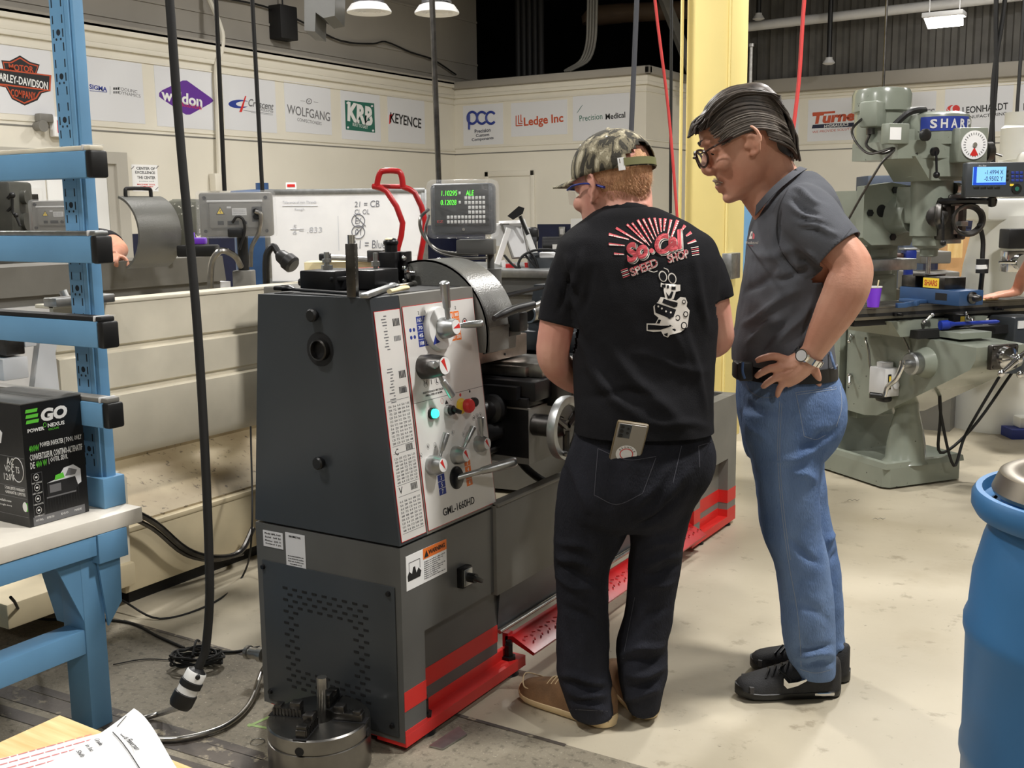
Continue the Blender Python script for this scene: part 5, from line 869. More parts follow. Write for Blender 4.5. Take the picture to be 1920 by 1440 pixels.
zp([(553, 1000), (565, 965), (760, 1030), (735, 1100), (700, 1115), (560, 1060)], 2); zp([(625, 965), (640, 925), (700, 945), (745, 955), (775, 965), (770, 1000), (740, 1010)], 2); zp([(485, 1175), (610, 1185), (700, 1185), (705, 1195), (610, 1225), (485, 1225)], 2); zp([(660, 860), (690, 900), (715, 855), (735, 858), (715, 920), (680, 925)], 2)
for cx, cy in ((632, 728), (722, 748)): mb.add([gp(*zz(cx+1+31*cos(a)+6*sin(a), cy-17+43*sin(a))) for a in [2*pi*i/14 for i in range(14)]], [tuple(range(14))], 2)
for x, y, w in ((640, 805, 18), (735, 825, 20), (680, 812, 9)): zp([(x-w, y-16), (x+w, y-16), (x+w, y+14), (x-w, y+14)], 2)
for cx, cy, r in ((775, 1110, 24), (852, 1075, 24), (835, 1185, 30), (835, 955, 18)):
    mb.add([gp(*zz(cx+r*cos(a), cy+r*1.2*sin(a))) for a in [2*pi*i/18 for i in range(18)]], [tuple(range(18))], 2)
zp([(570, 1165), (590, 1125), (615, 1130), (600, 1165)], 2); zp([(640, 1265), (680, 1255), (675, 1290), (650, 1280)], 2)
stick(mb, me0, .0028, PR, 'back_print', tee); mb = MB()
for cx, cy in ((588, 1000), (622, 1020), (662, 1048), (708, 1058)): mb.add([gp(*zz(cx+9*cos(a), cy+10*sin(a))) for a in [2*pi*i/10 for i in range(10)]], [tuple(range(10))], 1)
for cx, cy, r in ((775, 1110, 16), (852, 1075, 16), (835, 1185, 21), (835, 955, 11)): mb.add([gp(*zz(cx+r*cos(a), cy+r*1.2*sin(a))) for a in [2*pi*i/18 for i in range(18)]], [tuple(range(18))], 1)
for a, b in (((495, 655), (545, 670)), ((545, 670), (580, 658)), ((640, 628), (680, 645)), ((680, 645), (690, 672))): gline(mb, zz(*a), zz(*b), 7*sx, 1)
stick(mb, me0, .0034, PR, 'back_print', tee)
# black jeans
mb = MB(); sil(mb, [(795, 1088, 1328, 2.955, .125), (820, 1076, 1334, 2.955, .14), (852, 1063, 1342, 2.955, .155), (895, 1052, 1334, 2.955, .16), (935, 1044, 1306, 2.96, .15), (965, 1043, 1290, 2.96, .13), (985, 1045, 1280, 2.965, .1)], 2.3)
sil(mb, [(880, 1052, 1200, 2.955, .12), (940, 1042, 1186, 2.96, .115), (1000, 1038, 1174, 2.965, .105), (1055, 1037, 1146, 2.97, .088), (1110, 1042, 1141, 2.97, .082), (1180, 1043, 1142, 2.965, .082), (1250, 1044, 1143, 2.96, .082), (1295, 1054, 1148, 2.955, .082), (1328, 1066, 1150, 2.95, .078), (1340, 1072, 1150, 2.95, .072)], 2.2)
sil(mb, [(870, 1185, 1338, 2.955, .12), (940, 1182, 1302, 2.965, .11), (1000, 1182, 1286, 2.975, .1), (1055, 1179, 1276, 2.985, .088), (1110, 1176, 1268, 2.99, .08), (1160, 1170, 1260, 2.99, .08), (1210, 1154, 1253, 2.985, .08), (1255, 1158, 1250, 2.98, .078), (1300, 1168, 1242, 2.975, .072), (1330, 1178, 1236, 2.975, .066)], 2.2)
me = vox(mb, .0075, 4)
fl = []
for v, h in ((1275, .009), (1290, -.008), (1303, .009), (1318, -.006), (1328, .006)): fl += [(q(1050, v-8, 2.88), q(1150, v+6, 2.88), .011, h)]
for v, h in ((1215, .009), (1238, -.008), (1262, .009), (1282, -.007), (1300, .007)): fl += [(q(1160, v+10, 2.91), q(1250, v-8, 2.9), .012, h)]
for v, h in ((1040, .008), (1062, -.007), (1085, .007), (1010, .006)): fl += [(q(1040, v, 2.89), q(1120, v+26, 2.88), .013, h), (q(1275, v, 2.9), q(1200, v+22, 2.9), .013, h)]
fl += [(q(1060, 860, 2.84), q(1110, 960, 2.84), .02, .006), (q(1300, 880, 2.82), q(1190, 985, 2.86), .02, .008), (q(1290, 920, 2.84), q(1185, 1000, 2.87), .016, -.008), (q(1250, 880, 2.81), q(1190, 960, 2.85), .014, .006), (q(1040, 1120, 2.9), q(1130, 1180, 2.88), .016, -.006), (q(1250, 1130, 2.91), q(1180, 1190, 2.91), .016, -.006)]
folds(me, fl, .004, 11, 3); jn = addcloth('jeans', me, MT['blackdenim'], Y1)
mej = jn.data.copy(); mej.transform(M.Translation(P1))
mb = MB()
def seam(mb, pts, w=1.2, mi=0, D=2.75):
    P = crom([V((a, b, 0)) for a, b in pts], 5) if len(pts) > 2 else [V((a, b, 0)) for a, b in pts]
    for a, b in zip(P, P[1:]):
        d = (b-a).normalized(); n = V((-d.y, d.x, 0))*w/2; mb.add([K(p.x, p.y, D) for p in (a-n, b-n, b+n, a+n)], [(0, 1, 2, 3)], mi)
for a in ([(1121, 841), (1114, 928)], [(1114, 928), (1156, 946), (1205, 925)], [(1205, 925), (1230, 858)], [(1121, 841), (1175, 862), (1230, 856)], [(1278, 836), (1262, 905)], [(1310, 836), (1312, 876)], [(1310, 836), (1338, 828)], [(1190, 1120), (1168, 1235)], [(1070, 1330), (1148, 1334)]): seam(mb, a)
stick(mb, mej, .0012, [MT['stitchdark']], 'seam_stitching', jn, .02)
# shoes
shm = (MT['tanshoe'], MT['solecream'])
a = shoe(atz(1152, 1364, 0), atz(980, 1303, 0), .115, 'shoe', Y1, shm, .105, .034); gg, x, y, L_, pf = a
mb = MB(); 
for k in range(3): c = gg+x*L_*(.56+.045*k); mb.tube([c+y*-.03+Z*(pf(.56+.045*k)*.86+.024), c+Z*(pf(.56+.045*k)+.027), c+y*.03+Z*(pf(.56+.045*k)*.86+.024)], .0026, 6, 4)
c = gg+x*L_*.6; mb.tube([c+Z*(pf(.6)+.026), c-y*.03+x*.03+Z*(pf(.6)*.8+.024), c-y*.038+x*.05+Z*.06], .0022, 6, 4); mb.tube([gg+x*L_*t+y*.043*sg+Z*(.05+.02*(t-.5)) for sg in (-1,) for t in (.48, .6, .75, .88)]+[gg+x*L_*.965+Z*.075]+[gg+x*L_*t+y*.043+Z*.055 for t in (.88, .75, .6)], .002, 6, 4); wpart('lace', mb, MT['solecream'], Y1)
shoe(atz(1218, 1352, 0), atz(1140, 1262, 0), .112, 'shoe', Y1, shm, .105, .034)
# cap, hair, glasses
def ell(hd, c, r, fr, to, n=40, m=16):                            # part of an ellipsoid in head axes, polar angle fr..to
    return [[hd.p(c[0]+r[0]*sin(t)*cos(a), c[1]+r[1]*sin(t)*sin(a), c[2]+r[2]*cos(t)) for a in [2*pi*i/n for i in range(n)]] for t in [fr+(to-fr)*j/m for j in range(m+1)]]
mat('camo', (158, 148, 116), .9, 0, bump=.2, bs=200); N, L = nodes(MT['camo']); b = N['Principled BSDF']; tc = N.new('ShaderNodeTexCoord'); mp = N.new('ShaderNodeMapping'); mp.inputs['Scale'].default_value = (42, 42, 12); L.new(tc.outputs['Object'], mp.inputs[0]); t = N.new('ShaderNodeTexNoise'); t.inputs['Scale'].default_value = 1; t.inputs['Detail'].default_value = 3; t.inputs['Distortion'].default_value = .6; L.new(mp.outputs[0], t.inputs[0]); r = N.new('ShaderNodeValToRGB'); r.color_ramp.interpolation = 'CONSTANT'; r.color_ramp.elements[0].color = lin((60, 57, 49)); r.color_ramp.elements[1].position = .47; r.color_ramp.elements[1].color = lin((116, 109, 90))
for p_, c_ in ((.55, (156, 148, 124)), (.63, (198, 190, 166))): e = r.color_ramp.elements.new(p_); e.color = lin(c_)
L.new(t.outputs[0], r.inputs[0]); L.new(r.outputs[0], b.inputs[0])
mb = MB(); cc, cr = (-.008, 0, .052), (.112, .090, .094); rr = ell(hd1, cc, cr, .02, R(99)); n = 40; keep = []
k0 = len(mb.v); mb.v += [p for r_ in rr for p in r_]
for j in range(len(rr)-1):
    t = .02+(R(99)-.02)*(j+.5)/16
    for i in range(n):
        a = 2*pi*(i+.5)/n; back = abs(a-pi)
        if back < .62 and t > R(99)-.62*sqrt(max(0, 1-(back/.62)**2)) and t < R(92): continue        # opening above the strap
        mb.f.append((k0+j*n+i, k0+j*n+(i+1) % n, k0+(j+1)*n+(i+1) % n, k0+(j+1)*n+i)); mb.m.append(0)
me = mb.mesh('cap', MT['camo'], 180); me.transform(M.Translation(-P1)); cap = obj('cap', me, Y1, 'camouflage cap'); sm = cap.modifiers.new('s', 'SOLIDIFY'); sm.thickness = .003; sm.offset = 1
mb = MB(); G_ = []
for j in range(9):
    for i in range(13):
        a = R(-62)+R(124)*i/12; t = j/8; bx0, by0_ = cc[0]+cr[0]*.98*cos(a), cr[1]*.98*sin(a); ex = .088*cos(a)**.7+.0; G_.append(hd1.p(bx0+ex*t, by0_*(1-.1*t), .046-.002*t-.022*(by0_/.09)**2*(.5+.5*t)))
mb.add(G_, [(j*13+i, j*13+i+1, (j+1)*13+i+1, (j+1)*13+i) for j in range(8) for i in range(12)]); me = mb.mesh('bill', MT['camo'], 180); me.transform(M.Translation(-P1)); bl_ = obj('cap_bill', me, Y1); sm = bl_.modifiers.new('s', 'SOLIDIFY'); sm.thickness = .004; sm.offset = 0
mb = MB(); mb.sph(hd1.p(-.008, 0, .147), .008, n=10); 
for a in (.9, 2.1, 4.2, 5.4): mb.sph(hd1.p(cc[0]+cr[0]*.72*cos(a), cr[1]*.72*sin(a), cc[2]+cr[2]*.71), .0038, n=8, mi=1)
wpart('cap_button', mb, [MT['camo'], MT['papr']], Y1)
mb = MB(); mb.loft([[hd1.p(cc[0]+(cr[0]+o)*cos(a), (cr[1]+o)*sin(a), z) for z, o in ((.04, .0005), (.058, .0005), (.058, .003), (.04, .003))] for a in [R(140)+R(80)*i/14 for i in range(15)]]); wpart('cap_strap', mb, mat('strap', (112, 112, 72), .7), Y1)
mb = MB(); mb.loft([[hd1.p(cc[0]+(cr[0]+o)*cos(a), (cr[1]+o)*sin(a), z) for z, o in ((.03, .001), (.06, .001), (.06, .0025), (.03, .0025))] for a in [R(132)+R(9)*i/3 for i in range(4)]]); wpart('cap_label', mb, MT['papr'], Y1)
mat('hairginger', (226, 178, 136), .85, 0, col2=(180, 132, 100), vs=60, bump=.6, bs=300, stretch=(1, 1, .35))
mb = MB(); rng = random.Random(5)
hh = ell(hd1, (-.012, 0, .035), (.098, .0815, .094), R(40), R(140), 40, 16); k0 = len(mb.v); mb.v += [p for r_ in hh for p in r_]
for j in range(16):
    t = R(40)+R(100)*(j+.5)/16
    for i in range(40):
        a = 2*pi*(i+.5)/40; fx, lz = -.012+.098*sin(t)*cos(a), .035+.094*cos(t)
        if lz > .06 or (fx < -.012 and lz > -.07+.02*max(0, fx*10)) or (fx < .012 and lz > .028): mb.f.append((k0+j*40+i, k0+j*40+(i+1) % 40, k0+(j+1)*40+(i+1) % 40, k0+(j+1)*40+i)); mb.m.append(0)
for k in range(2600):                                              # short cropped strands
    a = rng.uniform(.55*pi, 1.45*pi); z_ = rng.uniform(-.072, .06); s_ = sqrt(max(0, 1-((z_-.035)/.108)**2)); p = hd1.p(-.012+.0985*s_*cos(a), .082*s_*sin(a), z_); nd = (p-hd1.C).normalized(); d = (nd*.7-hd1.u*.9).normalized()*rng.uniform(.006, .011); w = hd1.u.cross(nd).normalized()*.0007
    mb.add([p-w-nd*.002, p+w-nd*.002, p+d], [(0, 1, 2)])
wpart('hair', mb, MT['hairginger'], Y1, 'short ginger hair', 180)
mb = MB(); 
for q_ in (1, -1): mb.tube([hd1.p(.088, q_*.07, .018), hd1.p(.05, q_*.083, .022), hd1.p(.0, q_*.087, .016), hd1.p(-.045, q_*.083, -.002)], [.004, .0045, .0045, .006], 8, 5, flat=.6)
mb.tube([hd1.p(.088, .07, .018), hd1.p(.112, .04, .024), hd1.p(.116, 0, .024), hd1.p(.112, -.04, .024), hd1.p(.088, -.07, .018)], .0025, 8, 4); wpart('safety_glasses', mb, MT['cobalt'], Y1, 'blue framed safety glasses')
mb = MB(); 
for q_ in (1, -1): mb.loft([[hd1.p(.09+.022*sin(a), q_*(.068-.05*(a/1.4)), .018-.036*t) for a in [i*.2 for i in range(8)]] for t in (0, .5, 1)], 0, False)
gl = hd1; wpart('safety_lens', mb, MT['clear'], Y1)
mb = MB(); 
for q_ in (1, -1): mb.sph(hd1.p(.083, q_*.033, .019), .0125); 
wpart('eye', mb, MT['papr'], Y1)
# phone in the back pocket
mb = MB(); tl = R(9); px = _S*cos(tl)-Z*sin(tl); pz = (Z*cos(tl)+_S*sin(tl)-_H*.45).normalized(); c = K(1172, 857, 2.822)+pz*.05; pn = px.cross(pz); rm = M((px, -pn, pz)).transposed()
PH = thing('phone', 'phone in a tan case sticking out of the black jeans back pocket', 'phone', c-pz*.07)
mb.box(c-pz*.01, (.084, .012, .15), rm, .008); wpart('case', mb, mat('phonecase', (112, 98, 72), .5), PH)
mb = MB(); mb.box(c+pn*.0055-pz*.01, (.076, .003, .142), rm, .006); wpart('back_cover', mb, mat('phonegrey', (150, 144, 134), .3), PH)
mb = MB(); mb.box(c+pn*.007-px*.018+pz*.038, (.032, .002, .044), rm, .004)
wpart('camera_bump', mb, MT['gunmetal'], PH); cb = PH.children[-1]; mb = MB()
for i, j in ((0, 0), (0, 1), (0, 2), (1, 0.3), (1, 1.3)): o = c+pn*.008-px*(.026-i*.016)+pz*(.052-j*.0145); mb.cyl(o, o+pn*.0012, .0052 if i == 0 else .0036, n=14)
wpart('lens', mb, MT['black'], cb)
mb = MB(); o = c+pn*.0072-pz*.034; mb.cyl(o, o+pn*.0006, .028, n=30, mi=0); mb.cyl(o+pn*.0006, o+pn*.0009, .018, n=30, mi=1); mb.cyl(o+pn*.0009, o+pn*.0012, .0155, n=30, mi=0); 
for k, ch in enumerate('ASSHOLE'): a = R(150-k*20); mb.text(ch, o+(px*cos(a)+pz*sin(a))*.0222+pn*.0007, (px*sin(a)-pz*cos(a)), (px*cos(a)+pz*sin(a)), h=.0055, dep=.0004, mi=2)
wpart('round_sticker', mb, [MT['papr'], MT['redp'], MT['ink']], PH, 'white round sticker')
# ---- the older man in profile, hand on hip
g = K(1480, 1295, 3.2); P2 = V((g.x, g.y, 0))
mb = MB(); hd2 = Head(K(1397, 272, 3.2), R(4), R(23), 1.17); hd2.skin(mb)
limb(mb, [(1490, 400, 3.21, .075), (1462, 350, 3.21, .068), (1440, 310, 3.2, .066), (1428, 280, 3.2, .066)]); limb(mb, [(1445, 400, 3.2, .05), (1420, 355, 3.2, .052), (1408, 325, 3.2, .05)]); limb(mb, [(1416, 392, 3.2, .02), (1400, 360, 3.2, .025), (1395, 345, 3.2, .02)])
sil(mb, [(400, 1440, 1550, 3.2, .14), (480, 1425, 1555, 3.2, .15), (600, 1400, 1540, 3.2, .13), (700, 1400, 1550, 3.2, .13), (800, 1405, 1560, 3.2, .14)])
limb(mb, [(1500, 405, 3.05, .06), (1552, 450, 2.99, .058), (1596, 497, 2.95, .056), (1588, 540, 2.945, .062), (1566, 585, 2.955, .056), (1543, 625, 2.975, .044), (1524, 660, 2.995, .0335), (1508, 678, 3.005, .034)])
mb.sph(K(1610, 500, 2.95), .036)
for a in ([(1512, 672, 3.0, .032), (1490, 682, 3.005, .0285), (1470, 688, 3.01, .022)], [(1505, 684, 3.0, .028), (1486, 700, 3.005, .026), (1468, 706, 3.01, .02)], [(1512, 690, 3.01, .022), (1490, 708, 3.012, .02), (1472, 718, 3.015, .017)]): limb(mb, a, 12, 4)
for a in ([(1478, 676, 3.005, .0125), (1452, 668, 2.998, .012), (1430, 672, 3.008, .0108), (1417, 677, 3.02, .0085)], [(1474, 690, 3.005, .0125), (1447, 690, 2.995, .012), (1428, 699, 3.005, .0108), (1417, 707, 3.018, .0085)], [(1474, 702, 3.008, .012), (1453, 709, 2.998, .0115), (1438, 719, 3.007, .0102), (1429, 727, 3.018, .008)], [(1480, 712, 3.012, .0115), (1466, 722, 3.003, .011), (1460, 733, 3.008, .0095), (1457, 744, 3.018, .0078)], [(1520, 684, 3.02, .016), (1530, 700, 3.03, .0135), (1534, 715, 3.045, .0115), (1534, 728, 3.06, .009)]): limb(mb, a, 12, 4)
limb(mb, [(1500, 405, 3.36, .06), (1530, 470, 3.41, .055), (1548, 520, 3.43, .05), (1520, 600, 3.41, .046), (1490, 660, 3.39, .033)]); hand(mb, K(1490, 660, 3.39), K(1455, 690, 3.385)-K(1490, 660, 3.39), _H, -1, 1., .3)
limb(mb, [(1465, 780, 3.13, .07), (1490, 1020, 3.13, .055), (1530, 1262, 3.13, .036)]); limb(mb, [(1475, 780, 3.27, .07), (1515, 1020, 3.27, .055), (1548, 1240, 3.27, .036)])
me = vox(mb, .0048, 3)
folds(me, [(K(1462, 692, 2.98), K(1495, 684, 2.97), .004, .003), (K(1460, 704, 2.98), K(1490, 692, 2.97), .004, .003), (K(1335, 240, 3.12), K(1340, 262, 3.12), .004, -.0015)])
me.materials.append(MT['skin2']); me.transform(M.Translation(-P2)); Y2 = obj('person', me); Y2.location = P2
prop(Y2, 'person with swept back hair and glasses, grey tee, blue jeans, hand on hip', 'person')
# grey tee
mb = MB(); sil(mb, [(322, 1484, 1524, 3.21, .06), (335, 1466, 1538, 3.21, .10), (352, 1448, 1552, 3.2, .14), (372, 1434, 1562, 3.2, .175), (395, 1421, 1570, 3.2, .19), (430, 1410, 1578, 3.2, .2), (480, 1402, 1578, 3.2, .19), (540, 1393, 1568, 3.2, .175), (600, 1383, 1558, 3.2, .17), (640, 1376, 1556, 3.2, .172), (668, 1375, 1560, 3.2, .175), (690, 1378, 1562, 3.2, .175), (705, 1378, 1562, 3.2, .175)], 2.3, 32)
limb(mb, [(1490, 385, 3.1, .07), (1518, 408, 3.035, .083), (1548, 442, 2.99, .076), (1578, 474, 2.965, .071), (1588, 486, 2.955, .07)], 18); limb(mb, [(1490, 390, 3.3, .07), (1515, 430, 3.38, .075), (1535, 480, 3.42, .068), (1545, 510, 3.43, .064)], 18)
me = vox(mb, .0075, 5)
fl = [(q(1490, 352, 3.02), q(1540, 385, 3.0), .01, .008), (q(1480, 372, 3.0), q(1535, 410, 2.96), .009, -.008), (q(1478, 385, 3.0), q(1550, 425, 2.93), .009, .008), (q(1485, 400, 2.97), q(1560, 430, 2.91), .008, -.007), (q(1490, 412, 2.96), q(1572, 438, 2.9), .008, .007), (q(1500, 428, 2.94), q(1560, 445, 2.9), .008, -.006), (q(1462, 390, 3.02), q(1455, 470, 3.01), .008, -.010), (q(1455, 470, 3.01), q(1500, 520, 3.0), .010, -.010), (q(1405, 480, 3.05), q(1500, 470, 3.0), .016, .006), (q(1390, 610, 3.06), q(1500, 540, 3.01), .014, .010), (q(1400, 640, 3.05), q(1470, 590, 3.03), .012, .009), (q(1420, 660, 3.03), q(1480, 600, 3.03), .012, -.008), (q(1440, 665, 3.03), q(1530, 560, 3.02), .014, .009), (q(1385, 560, 3.08), q(1460, 500, 3.02), .014, -.008), (q(1430, 530, 3.03), q(1520, 510, 3.0), .012, -.008), (q(1500, 650, 3.03), q(1540, 560, 3.03), .012, .007), (q(1500, 480, 2.96), q(1520, 500, 2.93), .008, -.006), (q(1510, 465, 2.92), q(1545, 500, 2.9), .008, .005)]
folds(me, fl, .003, 10, 5)
open_end(me, q(1573, 470, 2.968), q(1578, 474, 2.965)-q(1540, 434, 3.0), .115); open_end(me, q(1540, 498, 3.425), q(1545, 510, 3.43)-q(1530, 470, 3.41), .1); open_end(me, q(1470, 681, 3.2), -Z+_S*-.06, .3)
tee2 = thick(addcloth('shirt', me, MT['greytee'], Y2, 'charcoal grey tee'))
me0 = tee2.data.copy(); me0.transform(M.Translation(P2))
mb = MB(); rows = [(1503, 314, 3.2, .0), (1482, 327, 3.12, 0), (1452, 352, 3.115, 0), (1428, 378, 3.13, 0), (1415, 394, 3.2, 0), (1430, 378, 3.27, 0), (1456, 350, 3.285, 0), (1488, 325, 3.28, 0)]
pts = crom([K(a, b, c) for a, b, c, d in rows], 6, True); up_ = V((0, 0, 1)); c = sum(pts, V())/len(pts); mb.loft([[p+(c-p).normalized()*o+(-_S*.55+Z*.8)*h for o, h in ((-.012, -.014), (.002, .006), (.006, .006), (0, -.014))] for p in pts], closed=True); wpart('collar', mb, MT['greytee'], Y2)
mb = MB(); mb.add([K(*a, 2.95) for a in ((1404, 448), (1408, 434), (1411, 434), (1410, 448))], [(0, 1, 2, 3)], 0); mb.add([K(*a, 2.95) for a in ((1411, 448), (1412, 436), (1415, 440), (1414, 448))], [(0, 1, 2, 3)], 1); s_ = (K(1410, 455, 2.95)-K(1411, 455, 2.95)).length
mb.text('Manufactured', K(1410, 455, 2.95), _S, Z, h=6*s_, w=23*s_, bold=.02, dep=0, mi=0); mb.text('company', K(1407, 461, 2.95), _S, Z, h=2*s_, w=10*s_, dep=0, mi=1); stick(mb, me0, .002, [MT['printwhite'], MT['printred']], 'chest_print', tee2)
mb = MB(); seam(mb, [(1478, 352), (1462, 385), (1456, 420), (1458, 450), (1470, 480), (1496, 512)], 1.6, 0, 2.8); seam(mb, [(1545, 497), (1560, 468), (1580, 448), (1597, 428)], 1., 0, 2.8); stick(mb, me0, .0015, [mat('seamgrey', (54, 54, 58), .9)], 'seam_stitching', tee2, .02)
# jeans and belt
mb = MB(); sil(mb, [(690, 1386, 1560, 3.2, .155), (715, 1384, 1570, 3.2, .168), (745, 1384, 1580, 3.2, .178), (785, 1388, 1580, 3.2, .178), (815, 1394, 1572, 3.2, .17), (840, 1398, 1556, 3.2, .15), (860, 1404, 1545, 3.2, .12)], 2.3)
sil(mb, [(770, 1392, 1574, 3.12, .1), (815, 1394, 1562, 3.12, .098), (850, 1404, 1544, 3.12, .095), (900, 1414, 1538, 3.12, .09), (950, 1422, 1535, 3.12, .085), (998, 1428, 1541, 3.125, .08), (1030, 1440, 1550, 3.125, .077), (1070, 1456, 1556, 3.125, .075), (1130, 1462, 1563, 3.125, .075), (1200, 1468, 1566, 3.12, .075), (1235, 1478, 1566, 3.12, .073), (1256, 1490, 1565, 3.12, .068), (1268, 1496, 1563, 3.12, .064)], 2.2)
sil(mb, [(770, 1400, 1574, 3.27, .1), (850, 1420, 1545, 3.27, .095), (935, 1445, 1550, 3.27, .085), (998, 1460, 1562, 3.27, .08), (1052, 1475, 1573, 3.27, .075), (1130, 1485, 1579, 3.27, .075), (1200, 1490, 1582, 3.27, .075), (1232, 1500, 1583, 3.27, .07), (1240, 1502, 1583, 3.27, .068)], 2.2)
me = vox(mb, .0075, 4); fl = []
for a, b, w, h in (((1545, 955), (1470, 1000), .013, .008), ((1550, 985), (1465, 1020), .012, -.007), ((1556, 1020), (1460, 1050), .013, .008), ((1470, 1010), (1540, 1060), .012, -.006), ((1560, 1060), (1480, 1075), .012, .006), ((1548, 840), (1440, 870), .013, .006), ((1545, 815), (1500, 850), .016, -.007), ((1400, 790), (1440, 830), .014, .006), ((1480, 880), (1540, 905), .014, .006), ((1565, 1225), (1490, 1232), .01, .007), ((1565, 1243), (1490, 1245), .009, -.006), ((1565, 1212), (1490, 1218), .01, -.006), ((1400, 745), (1450, 760), .012, .005), ((1570, 800), (1530, 830), .016, -.008), ((1470, 1120), (1555, 1160), .016, -.004)):
    fl.append((q(a[0], a[1], 3.03), q(b[0], b[1], 3.03), w, h))
for a, b, w, h in (((1575, 1000), (1545, 1015), .014, .008), ((1578, 1040), (1550, 1050), .014, -.006), ((1582, 1215), (1560, 1220), .01, .006)): fl.append((q(a[0], a[1], 3.2), q(b[0], b[1], 3.2), w, h))
folds(me, fl, .004, 11, 9); open_end(me, q(1530, 1263, 3.12), -Z, .12); open_end(me, q(1542, 1236, 3.27), -Z, .1); jn2 = thick(addcloth('jeans', me, MT['bluedenim'], Y2)); mej = jn2.data.copy(); mej.transform(M.Translation(P2))
mb = MB()
for a in ([(1462, 752), (1458, 850), (1466, 960), (1478, 1050), (1494, 1140), (1500, 1200), (1502, 1250)], [(1492, 736), (1530, 731), (1576, 724)], [(1492, 736), (1500, 775), (1508, 818)], [(1508, 818), (1530, 824), (1548, 816)], [(1576, 724), (1578, 765), (1568, 800)], [(1398, 718), (1408, 735), (1430, 745), (1460, 743)], [(1495, 740), (1530, 735), (1576, 728)], [(1504, 706), (1540, 697), (1568, 692)], [(1500, 1255), (1530, 1262), (1564, 1254)], [(1466, 756), (1462, 850), (1470, 960), (1482, 1050)]): seam(mb, a, 1.0)
stick(mb, mej, .0015, [MT['stitch']], 'seam_stitching', jn2, .02)
mb = MB(); mb.loft([[p for p in r] for r in (ring(1382, 1562, 704, 3.2, .172, 40, 2.3), ring(1380, 1564, 703, 3.2, .178, 40, 2.3), ring(1378, 1563, 679, 3.2, .178, 40, 2.3), ring(1380, 1561, 678, 3.2, .172, 40, 2.3))]); wpart('belt', mb, MT['belt'], Y2)
mb = MB(); mb.box(K(1386, 694, 3.07), (.03, .07, .05), M.Rotation(YAW, 3, 'Z'), .008); mb.box(K(1398, 696, 3.03), (.04, .02, .055), M.Rotation(YAW, 3, 'Z'), .006); wpart('belt_pouch', mb, MT['black'], Y2); mb = MB(); mb.tube([K(1393, 679, 3.005), K(1392, 695, 3.0), K(1396, 709, 3.01)], .004, 8, 3); mb.tube([K(1556, 660, 3.06), K(1562, 680, 3.05), K(1566, 692, 3.05)], .004, 8, 3); wpart('belt_loop', mb, MT['bluedenim'], Y2)
# watch
wc = K(1517, 669, 2.999); wd = (K(1508, 682, 3.004)-K(1526, 655, 2.994)).normalized(); x_ = (_H-wd*_H.dot(wd)).normalized(); y_ = wd.cross(x_)
mb = MB(); mb.loft([[wc+(x_*cos(a)+y_*sin(a))*(.0385+o)+wd*h for o, h in ((-.001, -.01), (.003, -.009), (.003, .009), (-.001, .01))] for a in [2*pi*i/36 for i in range(36)]], closed=True)
for k in range(18): a = 2*pi*k/18; mb.loft([[wc+(x_*cos(a+b)+y_*sin(a+b))*(.042+o)+wd*h for o, h in ((0, -.0085), (.0015, -.008), (.0015, .008), (0, .0085))] for b in (-.12, .12)])
wpart('watch_strap', mb, MT['chrome'], Y2, 'steel wristwatch bracelet'); dn = (-x_*.75-y_*.65 if (-y_).dot(_S) < 0 else -x_*.75+y_*.65).normalized()
mb = MB(); c = wc+dn*.04; mb.cyl(c, c+dn*.009, .02, .018, 24); mb.cyl(c+dn*.009, c+dn*.0098, .015, n=24, mi=1); wpart('watch_case', mb, [MT['chrome'], MT['wgrey']], Y2)
# running shoes
sm_ = (MT['shoeblack'], MT['black'])
for hl, to in (((1574, 1300), (1378, 1306)), ((1594, 1276), (1406, 1252))):
    G_ = shoe(atz(*hl, 0), atz(*to, 0), .108, 'shoe', Y2, sm_, .105, .034); gg, x, y, L_, pf = G_; mb = MB(); si = -1 if y.dot(_H) > 0 else 1; wpt = lambda t, h, o=.052: gg+x*L_*t+y*si*o+Z*h
    if hl[0] == 1574:
        pl = [(.52, .062), (.50, .05), (.55, .04), (.66, .05), (.34, .075), (.20, .095), (.4, .066), (.49, .058)]; 
        sw = [(.59, .08), (.59, .058), (.555, .046), (.46, .054), (.28, .085), (.46, .066), (.545, .063)]
        P_ = [wpt(t, h, .056-.0*t) for t, h in sw]; mb.add(P_+[p-y*si*.012 for p in P_], [tuple(range(7)), tuple(range(7, 14))]+[(i, (i+1) % 7, 7+(i+1) % 7, 7+i) for i in range(7)]); wpart('shoe_emblem', mb, MT['chrome'], Y2, 'silver curved stripe'); mb = MB()
        mb.box(gg+x*L_*.19+y*si*.043+Z*.02, (.062, .008, .012), M((x, y, Z)).transposed(), .004); wpart('air_window', mb, MT['chrome'], Y2); mb = MB()
    for k in range(4): t = .5+.06*k; c = gg+x*L_*t; mb.tube([c+y*-.035+Z*(pf(t)*.78+.024), c+Z*(pf(t)+.027), c+y*.035+x*.02+Z*(pf(t)*.78+.024)], .0028, 6, 4)
    c = gg+x*L_*.52+Z*(pf(.5)+.02); mb.tube([c, c+y*si*.03+x*.03-Z*.005, c+y*si*.05+x*.0-Z*.03, c+y*si*.052+x*.02-Z*.05], .0025, 6, 4); wpart('lace', mb, MT['black'], Y2)
    mb = MB(); mb.loft([[gg+x*L_*t+y*w*.05*1.04+Z*h for w, h in ((-1, .03), (-1, .05), (1, .05), (1, .03))] for t in (.86, .9)]); 
    wpart('toe_guard', mb, MT['shoegrey'], Y2)
